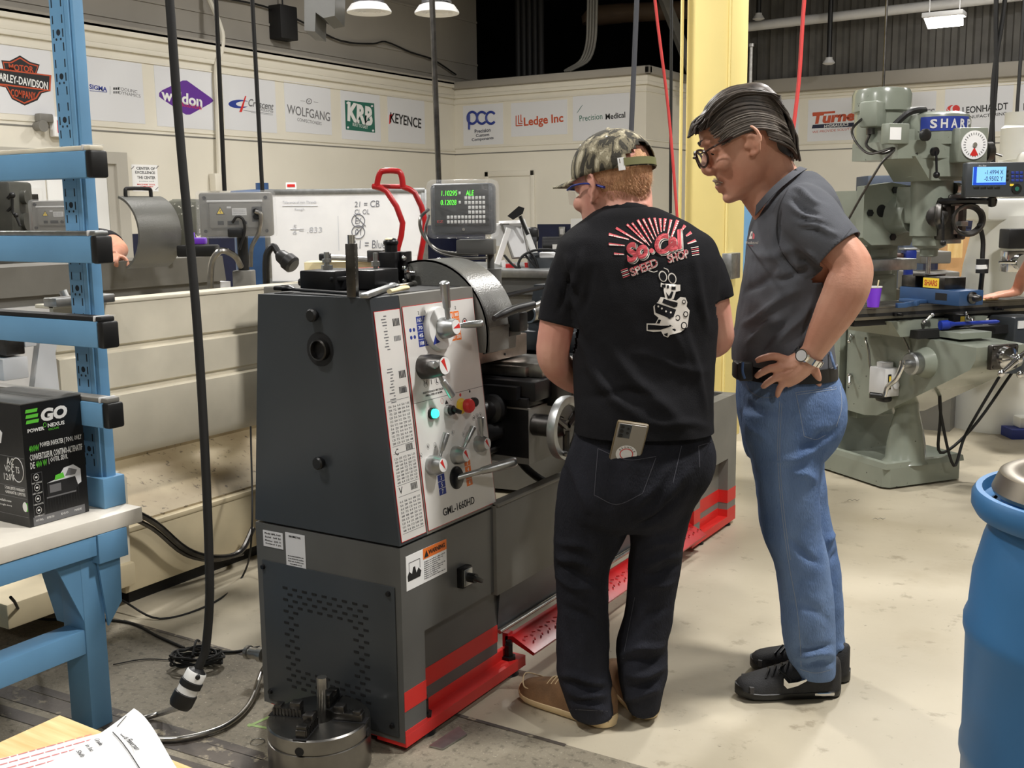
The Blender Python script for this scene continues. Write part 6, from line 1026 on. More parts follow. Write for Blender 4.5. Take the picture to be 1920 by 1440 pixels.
# face details, hair, glasses
mat('hairdark', (76, 66, 58), .45, 0, col2=(40, 35, 32), vs=30, stretch=(1, 1, 1)); mat('hairgrey', (132, 124, 116), .6, 0, col2=(92, 85, 79), vs=40); mat('tortoise', (52, 28, 22), .25)
mb = MB(); h = hd2
for a in (((-.012, 0, .058), (.104, .085, .086)), ((-.075, 0, .0), (.045, .058, .075)), ((.042, 0, .09), (.05, .064, .03)), ((-.03, 0, .09), (.08, .07, .05)), ((-.085, 0, .05), (.035, .065, .06))): mb.sph(h.p(*a[0]), tuple(k*h.k for k in a[1]), h.R, 18)
bm_ = vox(mb, .006, 3)
bq = bmesh.new(); bq.from_mesh(bm_); kill = []
for f in bq.faces:
    c = h.R.transposed()@(f.calc_center_median()-h.C)/h.k
    if (c.z < .075-.02*min(1, abs(c.y)/.06) and c.x > .052-.022*max(0, (.05-c.z)/.05)) or (c.z < .02 and c.x > -.028 and c.z < .02) or c.z < -.075+max(0, (abs(c.y)-.03))*.6: kill.append(f)
bmesh.ops.delete(bq, geom=kill, context='FACES'); bq.to_mesh(bm_); bq.free(); bm_.materials.append(MT['hairdark']); bm_.transform(M.Translation(-P2)); bm_.polygons.foreach_set('use_smooth', [True]*len(bm_.polygons)); hb = obj('hair', bm_, Y2, 'dark grey streaked swept back hair')
mb = MB(); rng = random.Random(11)
def lock(pts, r, mi): mb.tube([h.p(*p) for p in pts], [r*.5*h.k, r*h.k, r*h.k, r*.9*h.k, r*.25*h.k][:len(pts)], 7, 4, mi=mi, flat=.6)
for k in range(300):
    l0 = rng.uniform(-.074, .074); w = rng.uniform(-.012, .012); u0 = rng.uniform(-.008, .008); s_ = rng.uniform(-.004, .006)
    lock([(.088+rng.uniform(-.02, .012), l0, .080+u0), (.052, l0*1.06+w, .118+s_-abs(l0)*.25), (-.015, l0*1.1+w, .137+s_-abs(l0)*.32), (-.082, l0*1.02+w, .108+s_-abs(l0)*.3), (-.111+rng.uniform(0, .008), l0*.9+w, .055+rng.uniform(-.03, .02))], rng.uniform(.0022, .0058), rng.choice((0, 0, 0, 2, 2, 0)))
for sg in (-1, 1):
    for k in range(170):
        u0 = rng.uniform(.02, .108); w = rng.uniform(-.008, .008); x0 = .07-.35*max(0, .06-u0)+rng.uniform(-.012, .008); g_ = 1 if (u0 < .06 and x0 > .03 and rng.random() < .4) or rng.random() < .02 else 0
        lock([(x0, sg*(.074-.12*max(0, u0-.05)), u0), (.03, sg*(.084-.18*max(0, u0-.05)), u0+.012+w), (-.025, sg*(.089-.25*max(0, u0-.05)), u0+.008+w), (-.07, sg*.078, u0-.018+w), (-.1, sg*(.056), u0-.05+w)], rng.uniform(.002, .0045), g_ or rng.choice((0, 0, 2)))
    for k in range(40):
        u0 = rng.uniform(-.01, .05); w = rng.uniform(-.008, .008); lock([(-.045, sg*.084, u0), (-.07, sg*.076, u0-.022), (-.09, sg*.06+w, u0-.045), (-.1, sg*.035+w, u0-.07)], .005, 1 if rng.random() < .15 else 0)
for k in range(60):
    l0 = rng.uniform(-.055, .055); u0 = rng.uniform(.0, .07); lock([(-.108, l0, u0), (-.113, l0*.95, u0-.03), (-.106, l0*.9, u0-.055), (-.1, l0*.85, u0-.08-rng.uniform(0, .012))], .006, 1 if rng.random() < .1 else 0)
for k in range(34): l0 = rng.uniform(-.06, .06); w = rng.uniform(-.015, .015); lock([(.06, l0+w, .108), (.09, l0*1.02+w*.6, .1+rng.uniform(-.006, .006)), (.104, l0, .088+rng.uniform(-.006, .006)), (.11+rng.uniform(0, .01), l0*.95-w*.4, .074)], .0045, 0)
wpart('hair_strands', mb, [MT['hairdark'], MT['hairgrey'], mat('hairmid', (92, 82, 74), .45, 0, col2=(60, 53, 48), vs=40)], hb)
mb = MB(); mb.tube([h.p(.088, .03, -.062), h.p(.1, .014, -.052), h.p(.104, 0, -.049), h.p(.1, -.014, -.052), h.p(.088, -.03, -.062)], [.001, .003, .002, .003, .001], 8, 4)
for k in range(700):                                               # clipped pale moustache and stubble
    l0 = rng.uniform(-.03, .03); u0 = rng.uniform(-.064, -.044); f0 = .1-.28*l0*l0/.03; p = h.p(f0, l0, u0); d = (h.f*.5-h.u*.8+h.l*l0*8).normalized()*.008; w = h.l*.0008
    mb.add([p-w, p+w, p+d], [(0, 1, 2)])
wpart('moustache', mb, mat('stubble', (206, 190, 176), .8), Y2, 'pale clipped moustache', 180)
mb = MB()
for q_ in (-1, 1): mb.tube([h.p(.101, q_*.012, .045), h.p(.098, q_*.03, .051), h.p(.08, q_*.053, .046)], [.002*h.k, .0032*h.k, .0015*h.k], 8, 4)
wpart('eyebrow', mb, MT['hairdark'], Y2)
mb = MB()
for q_ in (-1, 1): mb.sph(h.p(.0755, q_*.034, .018), .0115*h.k, None, 14)
wpart('eye', mb, MT['papr'], Y2); mb = MB()
for q_ in (-1, 1): mb.sph(h.p(.0835, q_*.035, .014), .0055*h.k, None, 10)
wpart('iris', mb, MT['scr'], Y2)
mb = MB()
for q_ in (-1, 1):
    rim = [h.p(.121-.018*(abs(cos(a)*.024+.033)/.057)**2*1.1, q_*(.036+.024*cos(a)), .014+.020*sin(a)*(1 if sin(a) > 0 else 1.15)) for a in [2*pi*i/20 for i in range(20)]]
    mb.tube(rim, .0030*h.k, 7, 2, closed=True); mb.tube([h.p(.102, q_*.06, .024), h.p(.08, q_*.079, .027), h.p(.03, q_*.084, .03), h.p(-.008, q_*.087, .033), h.p(-.028, q_*.086, .018)], .0032*h.k, 7, 4, flat=.7)
mb.tube([h.p(.12, .013, .018), h.p(.127, 0, .022), h.p(.12, -.013, .018)], .0028*h.k, 7, 3); wpart('glasses', mb, MT['tortoise'], Y2, 'tortoiseshell spectacles'); gs = Y2.children[-1]
mb = MB()
for q_ in (-1, 1): P_ = [h.p(.121-.018*(abs(cos(a)*.024+.033)/.057)**2*1.1, q_*(.036+.024*cos(a)), .014+.020*sin(a)*(1 if sin(a) > 0 else 1.15)) for a in [2*pi*i/20 for i in range(20)]]; mb.add(P_+[sum(P_, V())/20+h.f*.002], [(i, (i+1) % 20, 20) for i in range(20)])
wpart('spectacle_lens', mb, MT['clear'], Y2)
# ================================================================ knee milling machine; its own frame: x along its table, y to its back
ML = thing('milling_machine', 'grey green knee milling machine with blue nameplate behind the man in jeans', 'milling machine', (-1.232, 5.731, 0), R(54))
MM = M.Translation(ML.location)@M.Rotation(R(54), 4, 'Z'); MI = MM.inverted()
def mxp(u, v, xl): o = MI@EYE; d = MI.to_3x3()@ray(u, v); return o+d*((xl-o.x)/d.x)
def myp(u, v, yl): o = MI@EYE; d = MI.to_3x3()@ray(u, v); return o+d*((yl-o.y)/d.y)
def mzp(u, v, zl): o = MI@EYE; d = MI.to_3x3()@ray(u, v); return o+d*((zl-o.z)/d.z)
mg = MT['millgrey']; mat('millpaint', (132, 138, 126), .25, 0, .05, 4., coat=.3); speck(MT['millpaint'], 0, 22, .67, .7, (40, 40, 36), .9)
mb = MB(); mb.prism([(.03, 0), (.5, 0), (.53, .03), (.53, 1.1), (0, 1.1), (0, .03)], (0, 0, .012), X, Y, .1); mb.loft([[V((x, y, z)) for x, y in ((a, a), (.53-a, a), (.53-a, 1.1-a), (a, 1.1-a))] for a, z in ((0, .11), (.004, .14), (.018, .147), (.03, .14), (.05, .125), (.1, .118))]); part('base', mb, MT['millpaint'], ML)
mb = MB(); mb.loft([[V((.265+w*sx, y0+d*sy, z)) for sx, sy in ((-1, -1), (1, -1), (1, 1), (-1, 1))] for z, w, y0, d in ((.115, .24, .74, .3), (.2, .215, .74, .27), (.35, .2, .73, .25), (1.0, .19, .73, .24), (1.12, .19, .73, .24), (1.13, .14, .7, .2))]); mb.bx((.15, .42, .3), (.38, .5, 1.1), .004); part('column', mb, MT['millpaint'], ML)
mb = MB(); mb.prism([(.46, .35), (.3, .345), (.2, .36), (-.3, .62), (-.43, .69), (-.46, .74), (-.46, .80), (.46, .83)], (.1, 0, 0), Y, Z, .33); part('knee', mb, MT['millpaint'], ML)
mb = MB(); mb.bx((.16, -.3, .82), (.36, .46, .85)); mb.prism([(-.02, .82), (.5, .82), (.56, .9), (-.08, .9)], (0, .32, 0), X, Z, .4); part('saddle', mb, MT['millgrey'], ML)
mb = MB(); mb.lathe([(.12, 0), (.105, .02), (.1, .1), (.085, .18), (.06, .28), (.055, .36)], (.215, .1, .118), Z, 24); part('elevating_post', mb, MT['millpaint'], ML)
mb = MB(); mb.bx((-.285, -.05, .912), (.95, .21, .968), .003); mb.bx((-.28, -.052, .928), (.95, -.04, .944), mi=1); mb.bx((-.27, -.03, .88), (.95, .2, .912), .003, 1); mb.bx((-.285, -.05, .968), (.95, .21, .977), .002)
for y in (.02, .08, .14): mb.bx((-.285, y-.007, .9772), (.95, y+.007, .9776), mi=1)
part('table', mb, [mat('tablesteel', (120, 116, 108), .35, .85, .15, 12.), MT['dark']], ML)
mb = MB(); mb.bx((-.31, -.02, .89), (-.285, .18, .975), .01); mb.lathe([(.04, 0), (.045, .03), (.03, .06), (.012, .08)], (-.31, .08, .93), -X); part('table_end', mb, MT['brushed'], ML)
for x in (-.05, .62): mb = MB(); mb.bx((x, -.07, .925), (x+.04, -.05, .945), .003); mb.cyl((x+.02, -.05, .935), (x+.02, -.1, .935), .008); part('table_stop', mb, MT['blackox'], ML)
def ball_lever(p, d1, ln, nm='clamp_lever'):
    mb = MB(); p, d1 = V(p), V(d1).normalized(); mb.sph(p, .014, n=10); mb.tube([p, p+d1*ln], [.006, .0075], 8, 1); mb.sph(p+d1*ln, .011, n=10); part(nm, mb, MT['chrome'], ML)
for p, d1 in (((.12, -.09, .89), (.5, -.4, .6)), ((.34, -.09, .885), (.6, -.3, .6)), ((.0, .02, .83), (-.2, -.4, .9)), ((.09, .42, .77), (-.6, -.5, -.4)), ((.09, .42, .55), (-.4, -.5, -.7)), ((.44, -.09, .88), (-.7, -.3, .3))): ball_lever(p, d1, .055)
mb = MB(); mb.bx((.29, -.115, .86), (.37, -.05, .92), .004); mb.bx((.335, -.118, .87), (.362, -.115, .91), mi=1); part('feed_stop', mb, [MT['black'], MT['gold']], ML)
# knee crank, cross feed crank, oiler
mb = MB(); p = V((.1, -.14, .69)); mb.lathe([(.085, -.02), (.075, .02), (.06, .06)], p, -X, 28); part('crank_boss', mb, MT['millgrey'], ML); mb = MB(); mb.lathe([(.055, .06), (.058, .1), (.05, .11), (.022, .112), (.022, .15)], p, -X, 28); part('crank_dial', mb, MT['brushed'], ML)
mb = MB(); q1 = p-X*.15; q2 = q1+V((-.02, .02, -.075)); q3 = q2+V((0, .06, -.05)); mb.tube([q1+V((0, 0, .02)), q1, q2, q3, q3+V((-.01, .01, -.05))], [.016, .016, .013, .012, .012], 10, 4); mb.cyl(q1, q1-X*.012, .017); part('knee_crank', mb, MT['chrome'], ML); mb = MB(); mb.cyl(q3+V((0, .02, -.05)), q3+V((-.06, .06, -.045)), .012, .016); part('crank_handle', mb, MT['black'], ML.children[-1])
mb = MB(); mb.bx((.17, -.49, .69), (.34, -.46, .81), .006); 
for x, z in ((.185, .705), (.325, .705), (.185, .795), (.325, .795)): mb.cyl((x, -.49, z), (x, -.495, z), .008)
part('feed_flange', mb, MT['dsteel'], ML); mb = MB(); p = V((.255, -.49, .75)); mb.lathe([(.055, 0), (.05, .03), (.035, .04), (.022, .05), (.022, .08)], p, -Y); d = V((.75, 0, .45)).normalized(); q = p-Y*.08; mb.tube([q-d*.11, q, q+d*.11], [.011, .017, .011], 10, 2); mb.sph(q, .023, n=12); mb.sph(q+d*.12, .022, n=12); mb.sph(q-d*.12, .018, n=12); mb.sph(q-d*.05-Z*.05-X*-.06, .018, n=10); part('ball_crank', mb, MT['chrome'], ML)
mb = MB(); mb.bx((.0, .04, .49), (.1, .16, .64), .006); mb.cyl((.05, .1, .64), (.05, .1, .665), .042); mb.bx((.02, .036, .53), (.04, .04, .61), .003, 1); mb.bx((.024, .034, .54), (.035, .036, .6), mi=2); mb.cyl((.07, .04, .55), (.07, .03, .55), .02); mb.bx((.02, .06, .455), (.08, .14, .49), .02, 1); part('oiler', mb, [MT['wgrey'], MT['black'], MT['gold']], ML); mb = MB(); mb.tube([(.1, .06, .56), (.13, .0, .53), (.12, -.06, .6), (.09, -.02, .75), (.08, .02, .82)], .005, 8, 5); mb.tube([(.04, .2, .62), (.04, .22, .72), (.05, .26, .77), (.09, .3, .77)], .006, 8, 4); part('oil_line', mb, MT['steel'], ML)
mb = MB(); c_ = [V((.1, -.2, .875)), V((.14, -.33, .85)), V((.45, -.42, .86)), V((.62, -.3, .865))]; mb.loft([[V((x, y+dy*(1+.1*(k % 2)), z+dz)) for dy, dz in ((-.03, -.03), (.03, -.03), (.025, .012), (-.025, .012))] for k, (x, y, z) in enumerate([(.02+.024*j, -.13, .845) for j in range(27)])]); part('way_bellows', mb, MT['rubber'], ML)
mb = MB(); mb.bx((.62, -.2, .72), (.8, -.02, .9), .012); mb.cyl((.7, -.11, .6), (.7, -.11, .72), .08); mb.bx((.64, -.205, .84), (.68, -.2, .88), mi=1); part('power_feed', mb, [MT['gunmetal'], MT['white']], ML)
for k, (a, b) in enumerate((((.66, -.1, .6), (.5, .1, .06)), ((.74, -.1, .6), (.56, .16, .1)))): mb = MB(); a, b = V(a), V(b); mb.tube([a, a+(b-a)*.5+V((-.05, .0, -.08)), V((.36, -.1+.1*k, .12+.05*k)), V((.3, -.05, .4)), V((.28, -.05, .55))], .008, 8, 6); part('feed_cable', mb, MT['rubber'], ML)
# turret, ram, head
mb = MB(); mb.cyl((.265, .62, 1.1), (.265, .62, 1.2), .2, n=36); mb.cyl((.265, .62, 1.2), (.265, .62, 1.24), .21, n=36); mb.bx((.1, .3, 1.13), (.42, .62, 1.19), .004, 1); part('turret', mb, [MT['millgrey'], MT['brushed']], ML)
mb = MB(); mb.prism([(.12, 1.26), (.41, 1.26), (.43, 1.3), (.4, 1.56), (.13, 1.56), (.1, 1.3)], (0, 1.25, 0), X, Z, .9); mb.bx((.14, .42, 1.19), (.39, .9, 1.27), .004); part('ram', mb, MT['millgrey'], ML)
mb = MB(); mb.prism([(.04, 1.31), (.1, 1.27), (.3, 1.27), (.38, 1.34), (.42, 1.46), (.36, 1.58), (.22, 1.6), (.04, 1.58)], (0, .36, 0), X, Z, .06); mb.lathe([(.105, 0), (.105, .05), (.085, .1), (.085, .18)], (.27, .36, 1.42), -Y, 32)
for x, z in ((.08, 1.44), (.24, 1.56), (.24, 1.31), (.33, 1.55)): mb.cyl((x, .31, z), (x, .29, z), .02, n=6, mi=1)
mb.lathe([(.03, 0), (.034, .01), (.022, .012)], (.16, .31, 1.45), -Y, 20, 1); mb.cyl((.33, .3, 1.42), (.33, .2, 1.42), .045, n=24, mi=2); part('ram_adapter', mb, [MT['millgrey'], MT['blackox'], MT['brushed']], ML)
mb = MB(); mb.lathe([(.1, 1.32), (.1, 1.42), (.105, 1.5), (.105, 1.6), (.15, 1.62), (.15, 1.72)], (.29, .08, 0), Z, 32); mb.bx((.2, .02, 1.38), (.36, .25, 1.58), .02); mb.prism([(.16, 1.6), (.42, 1.6), (.44, 1.72), (.06, 1.72)], (0, .22, 0), X, Z, .26); part('quill_housing', mb, MT['millgrey'], ML)
mb = MB(); mb.loft([[V((x, y, z)) for x, y in ((.0, .36), (.0, .02), (.1, -.04), (.36, -.08), (.46, 0), (.46, .16), (.36, .26), (.16, .4))] for z in (1.71, 1.8)]); mb.loft([[V((.3+r*cos(a), .08+r*sin(a), z)) for a in [2*pi*i/32 for i in range(32)]] for z, r in ((1.78, .165), (1.9, .165), (1.93, .155), (1.945, .12))]); mb.loft([[V((x, y, z)) for x, y in ((.02, .36), (.04, .1), (.3, -.02), (.3, .2), (.16, .38))] for z in (1.79, 1.86)]); part('belt_housing', mb, MT['millpaint'], ML); bh = ML.children[-1]
mb = MB(); cx, cy, r = .3, .08, .1665; A_ = [R(a) for a in range(200, 291, 6)]; mb.loft([[V((cx+rr*cos(a), cy+rr*sin(a), z)) for rr, z in ((r, 1.845), (r+.002, 1.845), (r+.002, 1.915), (r, 1.915))] for a in A_]); part('nameplate', mb, MT['royal'], bh, 'blue nameplate with white letters')
mb = MB(); 
for k, ch in enumerate('SHARP'): a = R(222+k*17); t = V((-sin(a), cos(a), 0)); mb.text(ch, V((cx+(r+.0025)*cos(a), cy+(r+.0025)*sin(a), 1.88)), t, Z, h=.045, w=.034, bold=.03, dep=.001)
part('lettering', mb, MT['wgrey'], bh)
mb = MB(); d0 = V((.33, -.1, 1.77)); mb.box(d0+V((0, .0, 0)), (.16, .12, .17), M.Rotation(R(-12), 3, 'Z'), .008); part('speed_box', mb, MT['millgrey'], ML); sb = ML.children[-1]
dn = (M.Rotation(R(-12), 3, 'Z')@V((0, -1, 0))); du = M.Rotation(R(-12), 3, 'Z')@X; o = d0+dn*.061; mb = MB(); mb.cyl(o, o+dn*.006, .07, n=36); 
for k in range(26): a = 2*pi*k/26; c = o+dn*.0062+(du*cos(a)+Z*sin(a))*.054; mb.box(c, (.004, .001, .012), M.Rotation(R(-12), 3, 'Z')@M.Rotation(-a+pi/2, 3, 'Y'), mi=1)
mb.prism([(0, -.012), (.022, -.048), (.008, -.055), (-.008, -.055), (-.022, -.048)], o+dn*.0062, du, Z, .0008, 2); mb.cyl(o+dn*.006, o+dn*.012, .012, n=14, mi=3); part('speed_dial', mb, [MT['papr'], MT['inkgrey'], MT['redp'], MT['chrome']], sb, 'round white dial with red sector')
mb = MB(); p = V((.43, -.1, 1.74)); mb.lathe([(.03, 0), (.05, .02), (.05, .05), (.035, .06)], p, X+Y*-.3, 20); mb.tube([p+X*.06, p+V((.1, -.04, -.02))], .006, 8, 1); part('speed_handwheel', mb, MT['dsteel'], ML)
mb = MB(); p = V((.14, -.075, 1.74)); mb.cyl(p, p-Y*.02, .022); mb.tube([p-Y*.02, p+V((0, -.03, -.1))], .006, 8, 1); mb.sph(p+V((0, -.03, -.115)), .017, n=12); part('clutch_lever', mb, MT['blackox'], ML)
mb = MB(); p = V((.06, -.04, 1.82)); mb.box(V((-.02, .02, 1.83)), (.13, .06, .1), None, .006); mb.lathe([(.02, 0), (.03, .01), (.03, .03), (.02, .035)], p+V((.02, -.02, 0)), -Y, 16, 1); mb.bx((-.08, -.012, 1.8), (-.01, -.0105, 1.86), mi=2); part('switch_box', mb, [MT['millgrey'], MT['black'], MT['papr']], ML)
mb = MB(); mb.lathe([(.135, 1.78), (.135, 1.96), (.15, 1.965), (.15, 2.05), (.14, 2.075), (.09, 2.085), (.02, 2.088)], (.13, .3, 0), Z, 36); part('motor', mb, MT['millpaint'], ML); mo = ML.children[-1]; mb = MB(); mb.box((.0, .21, 1.94), (.12, .1, .13), M.Rotation(R(25), 3, 'Z'), .012); part('junction_box', mb, MT['millgrey'], mo); mb = MB(); mb.cyl((-.02, .2, 1.87), (-.02, .2, 1.84), .022); mb.tube([(-.02, .2, 1.85), (-.06, .18, 1.78), (-.02, .1, 1.74), (.02, .02, 1.78)], .008, 8, 5); mb.tube([(-.05, .22, 1.93), (-.14, .2, 1.85), (-.1, .12, 1.74), (-.02, .02, 1.76), (-.08, .05, 1.68), (-.12, .3, 1.3), (-.15, .4, 1.0), (-.14, .5, .7)], .0065, 8, 6); part('motor_cable', mb, MT['dsteel'], mo)
mb = MB(); mb.prism([(0, 0), (.0, .08), (.07, .08), (.07, 0)], (.205, .17, 1.9), X*.7-Y*.7, Z, .002); part('motor_plate', mb, MT['papr'], mo); mb = MB(); mb.tube([(.02, .1, 1.86), (.08, .06, 1.93), (.13, .05, 1.95), (.2, .06, 1.955)], .016, 8, 4); part('belt_lever', mb, MT['black'], ML)
mb = MB(); mb.tube([(.38, 0, 1.56), (.47, -.04, 1.57), (.52, -.06, 1.575)], [.009, .009, .01], 8, 2); mb.sph((.53, -.065, 1.575), .018, n=10, mi=1); mb.lathe([(.03, 0), (.03, .03), (.012, .04)], (.36, 0, 1.56), X, mi=0); part('feed_handle', mb, [MT['steel'], MT['black']], ML)
mb = MB(); mb.bx((.25, -.06, 1.3), (.4, .02, 1.5), .01, 0); mb.bx((.3, -.075, 1.33), (.325, -.06, 1.5), mi=1); mb.bx((.33, -.07, 1.31), (.36, -.06, 1.5), mi=2); mb.bx((.32, -.1, 1.37), (.37, -.06, 1.395), .003, 1); mb.lathe([(.05, 0), (.055, .03), (.03, .04)], (.24, -.02, 1.42), -X-Y, 16, 0); mb.tube([(.2, -.08, 1.45), (.18, -.12, 1.4), (.19, -.12, 1.3)], .008, 8, 3, 2); mb.sph((.19, -.12, 1.29), .016, n=10, mi=2); mb.bx((.27, -.08, 1.47), (.38, -.05, 1.53), .01, 0); mb.tube([(.22, -.06, 1.5), (.18, -.09, 1.47), (.17, -.1, 1.4), (.2, -.08, 1.37)], .018, 8, 4, 0); part('quill_stop', mb, [MT['dsteel'], MT['brushed'], MT['black']], ML)
mb = MB(); mb.lathe([(.085, 1.33), (.085, 1.27), (.07, 1.26), (.045, 1.25), (.045, 1.215), (.03, 1.21)], (.29, .08, 0), Z, 28); mb.bx((.3, -.03, 1.28), (.4, .04, 1.31), .004, 1); part('spindle_nose', mb, [MT['millgrey'], MT['brushed']], ML); mb = MB(); mb.lathe([(.0125, 1.22), (.0125, 1.13), (.0135, 1.12), (.0135, 1.065), (.004, 1.06)], (.29, .08, 0), Z, 14); part('cutter', mb, MT['chrome'], ML)
# readout on its arm
wc = K(1868, 337, 5.35); wc, ux, nn = facing(wc, 0); rm = M((ux, -nn, Z)).transposed(); k = 5.45/2032
mb = MB(); mb.tube([MM@V((.4, 0, 1.5)), K(1770, 378, 5.5), K(1820, 376, 5.45), K(1868, 378, 5.42)], [.03, .028, .027, .028], 8, 2, flat=.6); mb.tube([K(1860, 385, 5.42), K(1860, 368, 5.4)], .02, 8, 1); mb.xf(MI); part('readout_arm', mb, MT['blackox'], ML)
mb = MB(); mb.box(wc-nn*.02, (112*k, .06, 62*k), rm, .008); mb.xf(MI); part('readout', mb, MT['gunmetal'], ML, 'digital readout with light blue screen'); dr = ML.children[-1]
f = wc+nn*.0105; P_ = lambda u, v: K(u, v, 5.35)+nn*.0115
mb = MB(); mb.box(P_(1853, 330)+nn*0, (60*k, .002, 32*k), rm); mb.xf(MI); part('screen', mb, MT['lcd'], dr, 'glowing light blue screen'); mb = MB(); mb.box(P_(1826, 330)+nn*.0012, (6*k, .001, 32*k), rm); mb.box(P_(1853, 344.5)+nn*.0012, (60*k, .001, 4*k), rm); mb.xf(MI); part('screen_bars', mb, MT['lcdd'], dr)
mb = MB(); 
for t, u, v, w in (('-1.4994 X', 1862, 323, 33), ('-0.9502 Y', 1861, 335, 34)): mb.text(t, P_(u, v)+nn*.0012, ux, Z, h=8*k, w=w*k, dep=.0005)
mb.xf(MI); part('screen_figures', mb, MT['ink'], dr); mb = MB()
for i in range(3):
    for j in range(3): mb.box(P_(1897+i*8, 324+j*7), (6*k, .004, 5*k), rm, .002)
mb.xf(MI); part('number_keys', mb, MT['royal'], dr); mb = MB()
for i in range(4): mb.box(P_(1829+i*13, 352), (10*k, .004, 4*k), rm, .002)
for j in range(3): mb.box(P_(1887, 321+j*8), (4*k, .004, 4*k), rm, .002)
mb.cyl(P_(1904, 354), P_(1904, 354)+nn*.004, 9*k, n=20); mb.cyl(P_(1904, 354)+nn*.004, P_(1904, 354)+nn*.006, 4*k, n=14, mi=1); mb.box(P_(1895, 347), (7*k, .003, 4*k), rm, mi=2); mb.text('Acu-Rite', P_(1840, 311), ux, Z, h=3*k, w=14*k, mi=3); mb.xf(MI); part('soft_keys', mb, [MT['black'], MT['green'], MT['gold'], MT['wgrey']], dr)
mb = MB(); c = K(1817, 405, 5.45)
for j in range(4): mb.tube([c+_S*(.085-.006*j)*cos(a)*(.9+.05*j)+Z*((.075-.004*j)*sin(a)-.02)+_H*.01*j for a in [2*pi*i/14 for i in range(14)]], .0085, 7, 3, closed=True)
mb.xf(MI); part('cable_loops', mb, MT['dsteel'], ML)
mb = MB(); mb.tube([K(1836, 420, 5.45), K(1843, 450, 5.5), K(1842, 485, 5.5)], .012, 8, 4); mb.tube([K(1842, 510, 5.5), K(1839, 540, 5.55), K(1837, 565, 5.55)], .012, 8, 4); mb.lathe([(.03, 0), (.03, .07)], K(1841, 512, 5.5), Z, mi=0); mb.cyl(K(1841, 504, 5.5), K(1841, 496, 5.5), .031, mi=1); mb.xf(MI); part('power_lead', mb, [MT['rubber'], MT['white']], ML)
# things on the table
zt = .9777
VS = thing('machine_vise', 'blue machine vise with yellow maker plate on the milling table', 'vise', MM@V((.3, .02, zt)), R(54))
L2 = lambda p: p-V((.3, .02, zt))
a, b = mxp(1686, 560, .2), mxp(1797, 582, .2); y0, y1 = b.y, min(a.y, .3); x0, x1 = .2, .36
mb = MB(); mb.bx((x0, y0, zt), (x1, y1, zt+.075), .004); mb.bx((x0-.06, -.02, zt), (x0, .12, zt+.018), .003); mb.bx((x0-.0006, y0+.08, zt+.022), (x0+.01, y0+.16, zt+.058), mi=1); mb.xf(M.Translation(-V((.3, .02, zt)))); part('body', mb, [MT['visblue'], MT['dark']], VS)
mb = MB(); mb.bx((x0+.01, y0+.11, zt+.075), (x1-.01, y1-.16, zt+.135), .003); mb.bx((x0+.012, y1-.17, zt+.135), (x1-.012, y1-.08, zt+.145), .002); mb.bx((x0+.01, y1-.1, zt+.075), (x1-.01, y1, zt+.135), .003); mb.xf(M.Translation(-V((.3, .02, zt)))); part('jaw', mb, MT['dsteel'], VS)
mb = MB(); ym = (y0+y1)/2; mb.bx((x0+.0085, ym-.06, zt+.08), (x0+.0102, ym+.05, zt+.13)); mb.text('SHARS', V((x0+.0083, ym-.005, zt+.105)), -Y, Z, h=.03, w=.09, bold=.02, mi=1); mb.xf(M.Translation(-V((.3, .02, zt)))); part('maker_plate', mb, [MT['gold'], MT['rust']], VS, 'yellow maker plate')
mb = MB(); mb.lathe([(.03, 0), (.03, .012), (.018, .02), (.018, .04), (.012, .06)], L2(V(((x0+x1)/2, y0, zt+.04))), -Y, 16); part('screw', mb, MT['dsteel'], VS)
c = MM@mzp(1637, 576, zt); mb = MB(); mb.lathe([(.026, 0), (.028, .002), (.0385, .098), (.037, .098), (.026, .006), (.001, .005)], c, Z, 28); o = solo('paper_cup', mb, [MT['cup']], 'purple cup with a white rim and a stirrer on the milling table', 'cup'); mb = MB(); mb.lathe([(.0385, .097), (.0412, .1), (.0412, .104), (.0378, .104), (.0372, .097)], c, Z, 28); wpart('rim', mb, MT['white'], o); mb = MB(); mb.tube([c+V((.01, 0, .03)), c+V((.022, 0, .135))], .0035, 6, 1); wpart('stirrer', mb, MT['cream'], o)
mb = MB(); mb.tube([MM@V((.16, -.16, .878)), MM@V((.2, -.17, .88))], .024, 12, 1); mb.tube([MM@V((.2, -.17, .88)), MM@V((.24, -.175, .882)), MM@V((.5, -.19, .882)), MM@V((.52, -.19, .882))], [.022, .01, .011, .006], 10, 2); solo('drawbar_wrench', mb, MT['cobalt'], 'blue wrench lying on the black bellows under the milling table', 'wrench')
mb = MB(); 
for i in range(3): q = MM@mzp(1690+i*14, 577-i*2, zt); mb.box(q+Z*.012, (.06, .02, .024), R(54)+.3*i, .002)
solo('clamp_set', mb, MT['visblue'], 'small blue clamps beside the vise on the milling table', 'clamp')
q = MM@mzp(1848, 561, zt+.005); mb = MB(); mb.box(q, (.14, .05, .008), R(60), .002); solo('wood_strip', mb, MT['pine'], 'thin pale wood strip under the hand at the right of the milling table', 'strip')
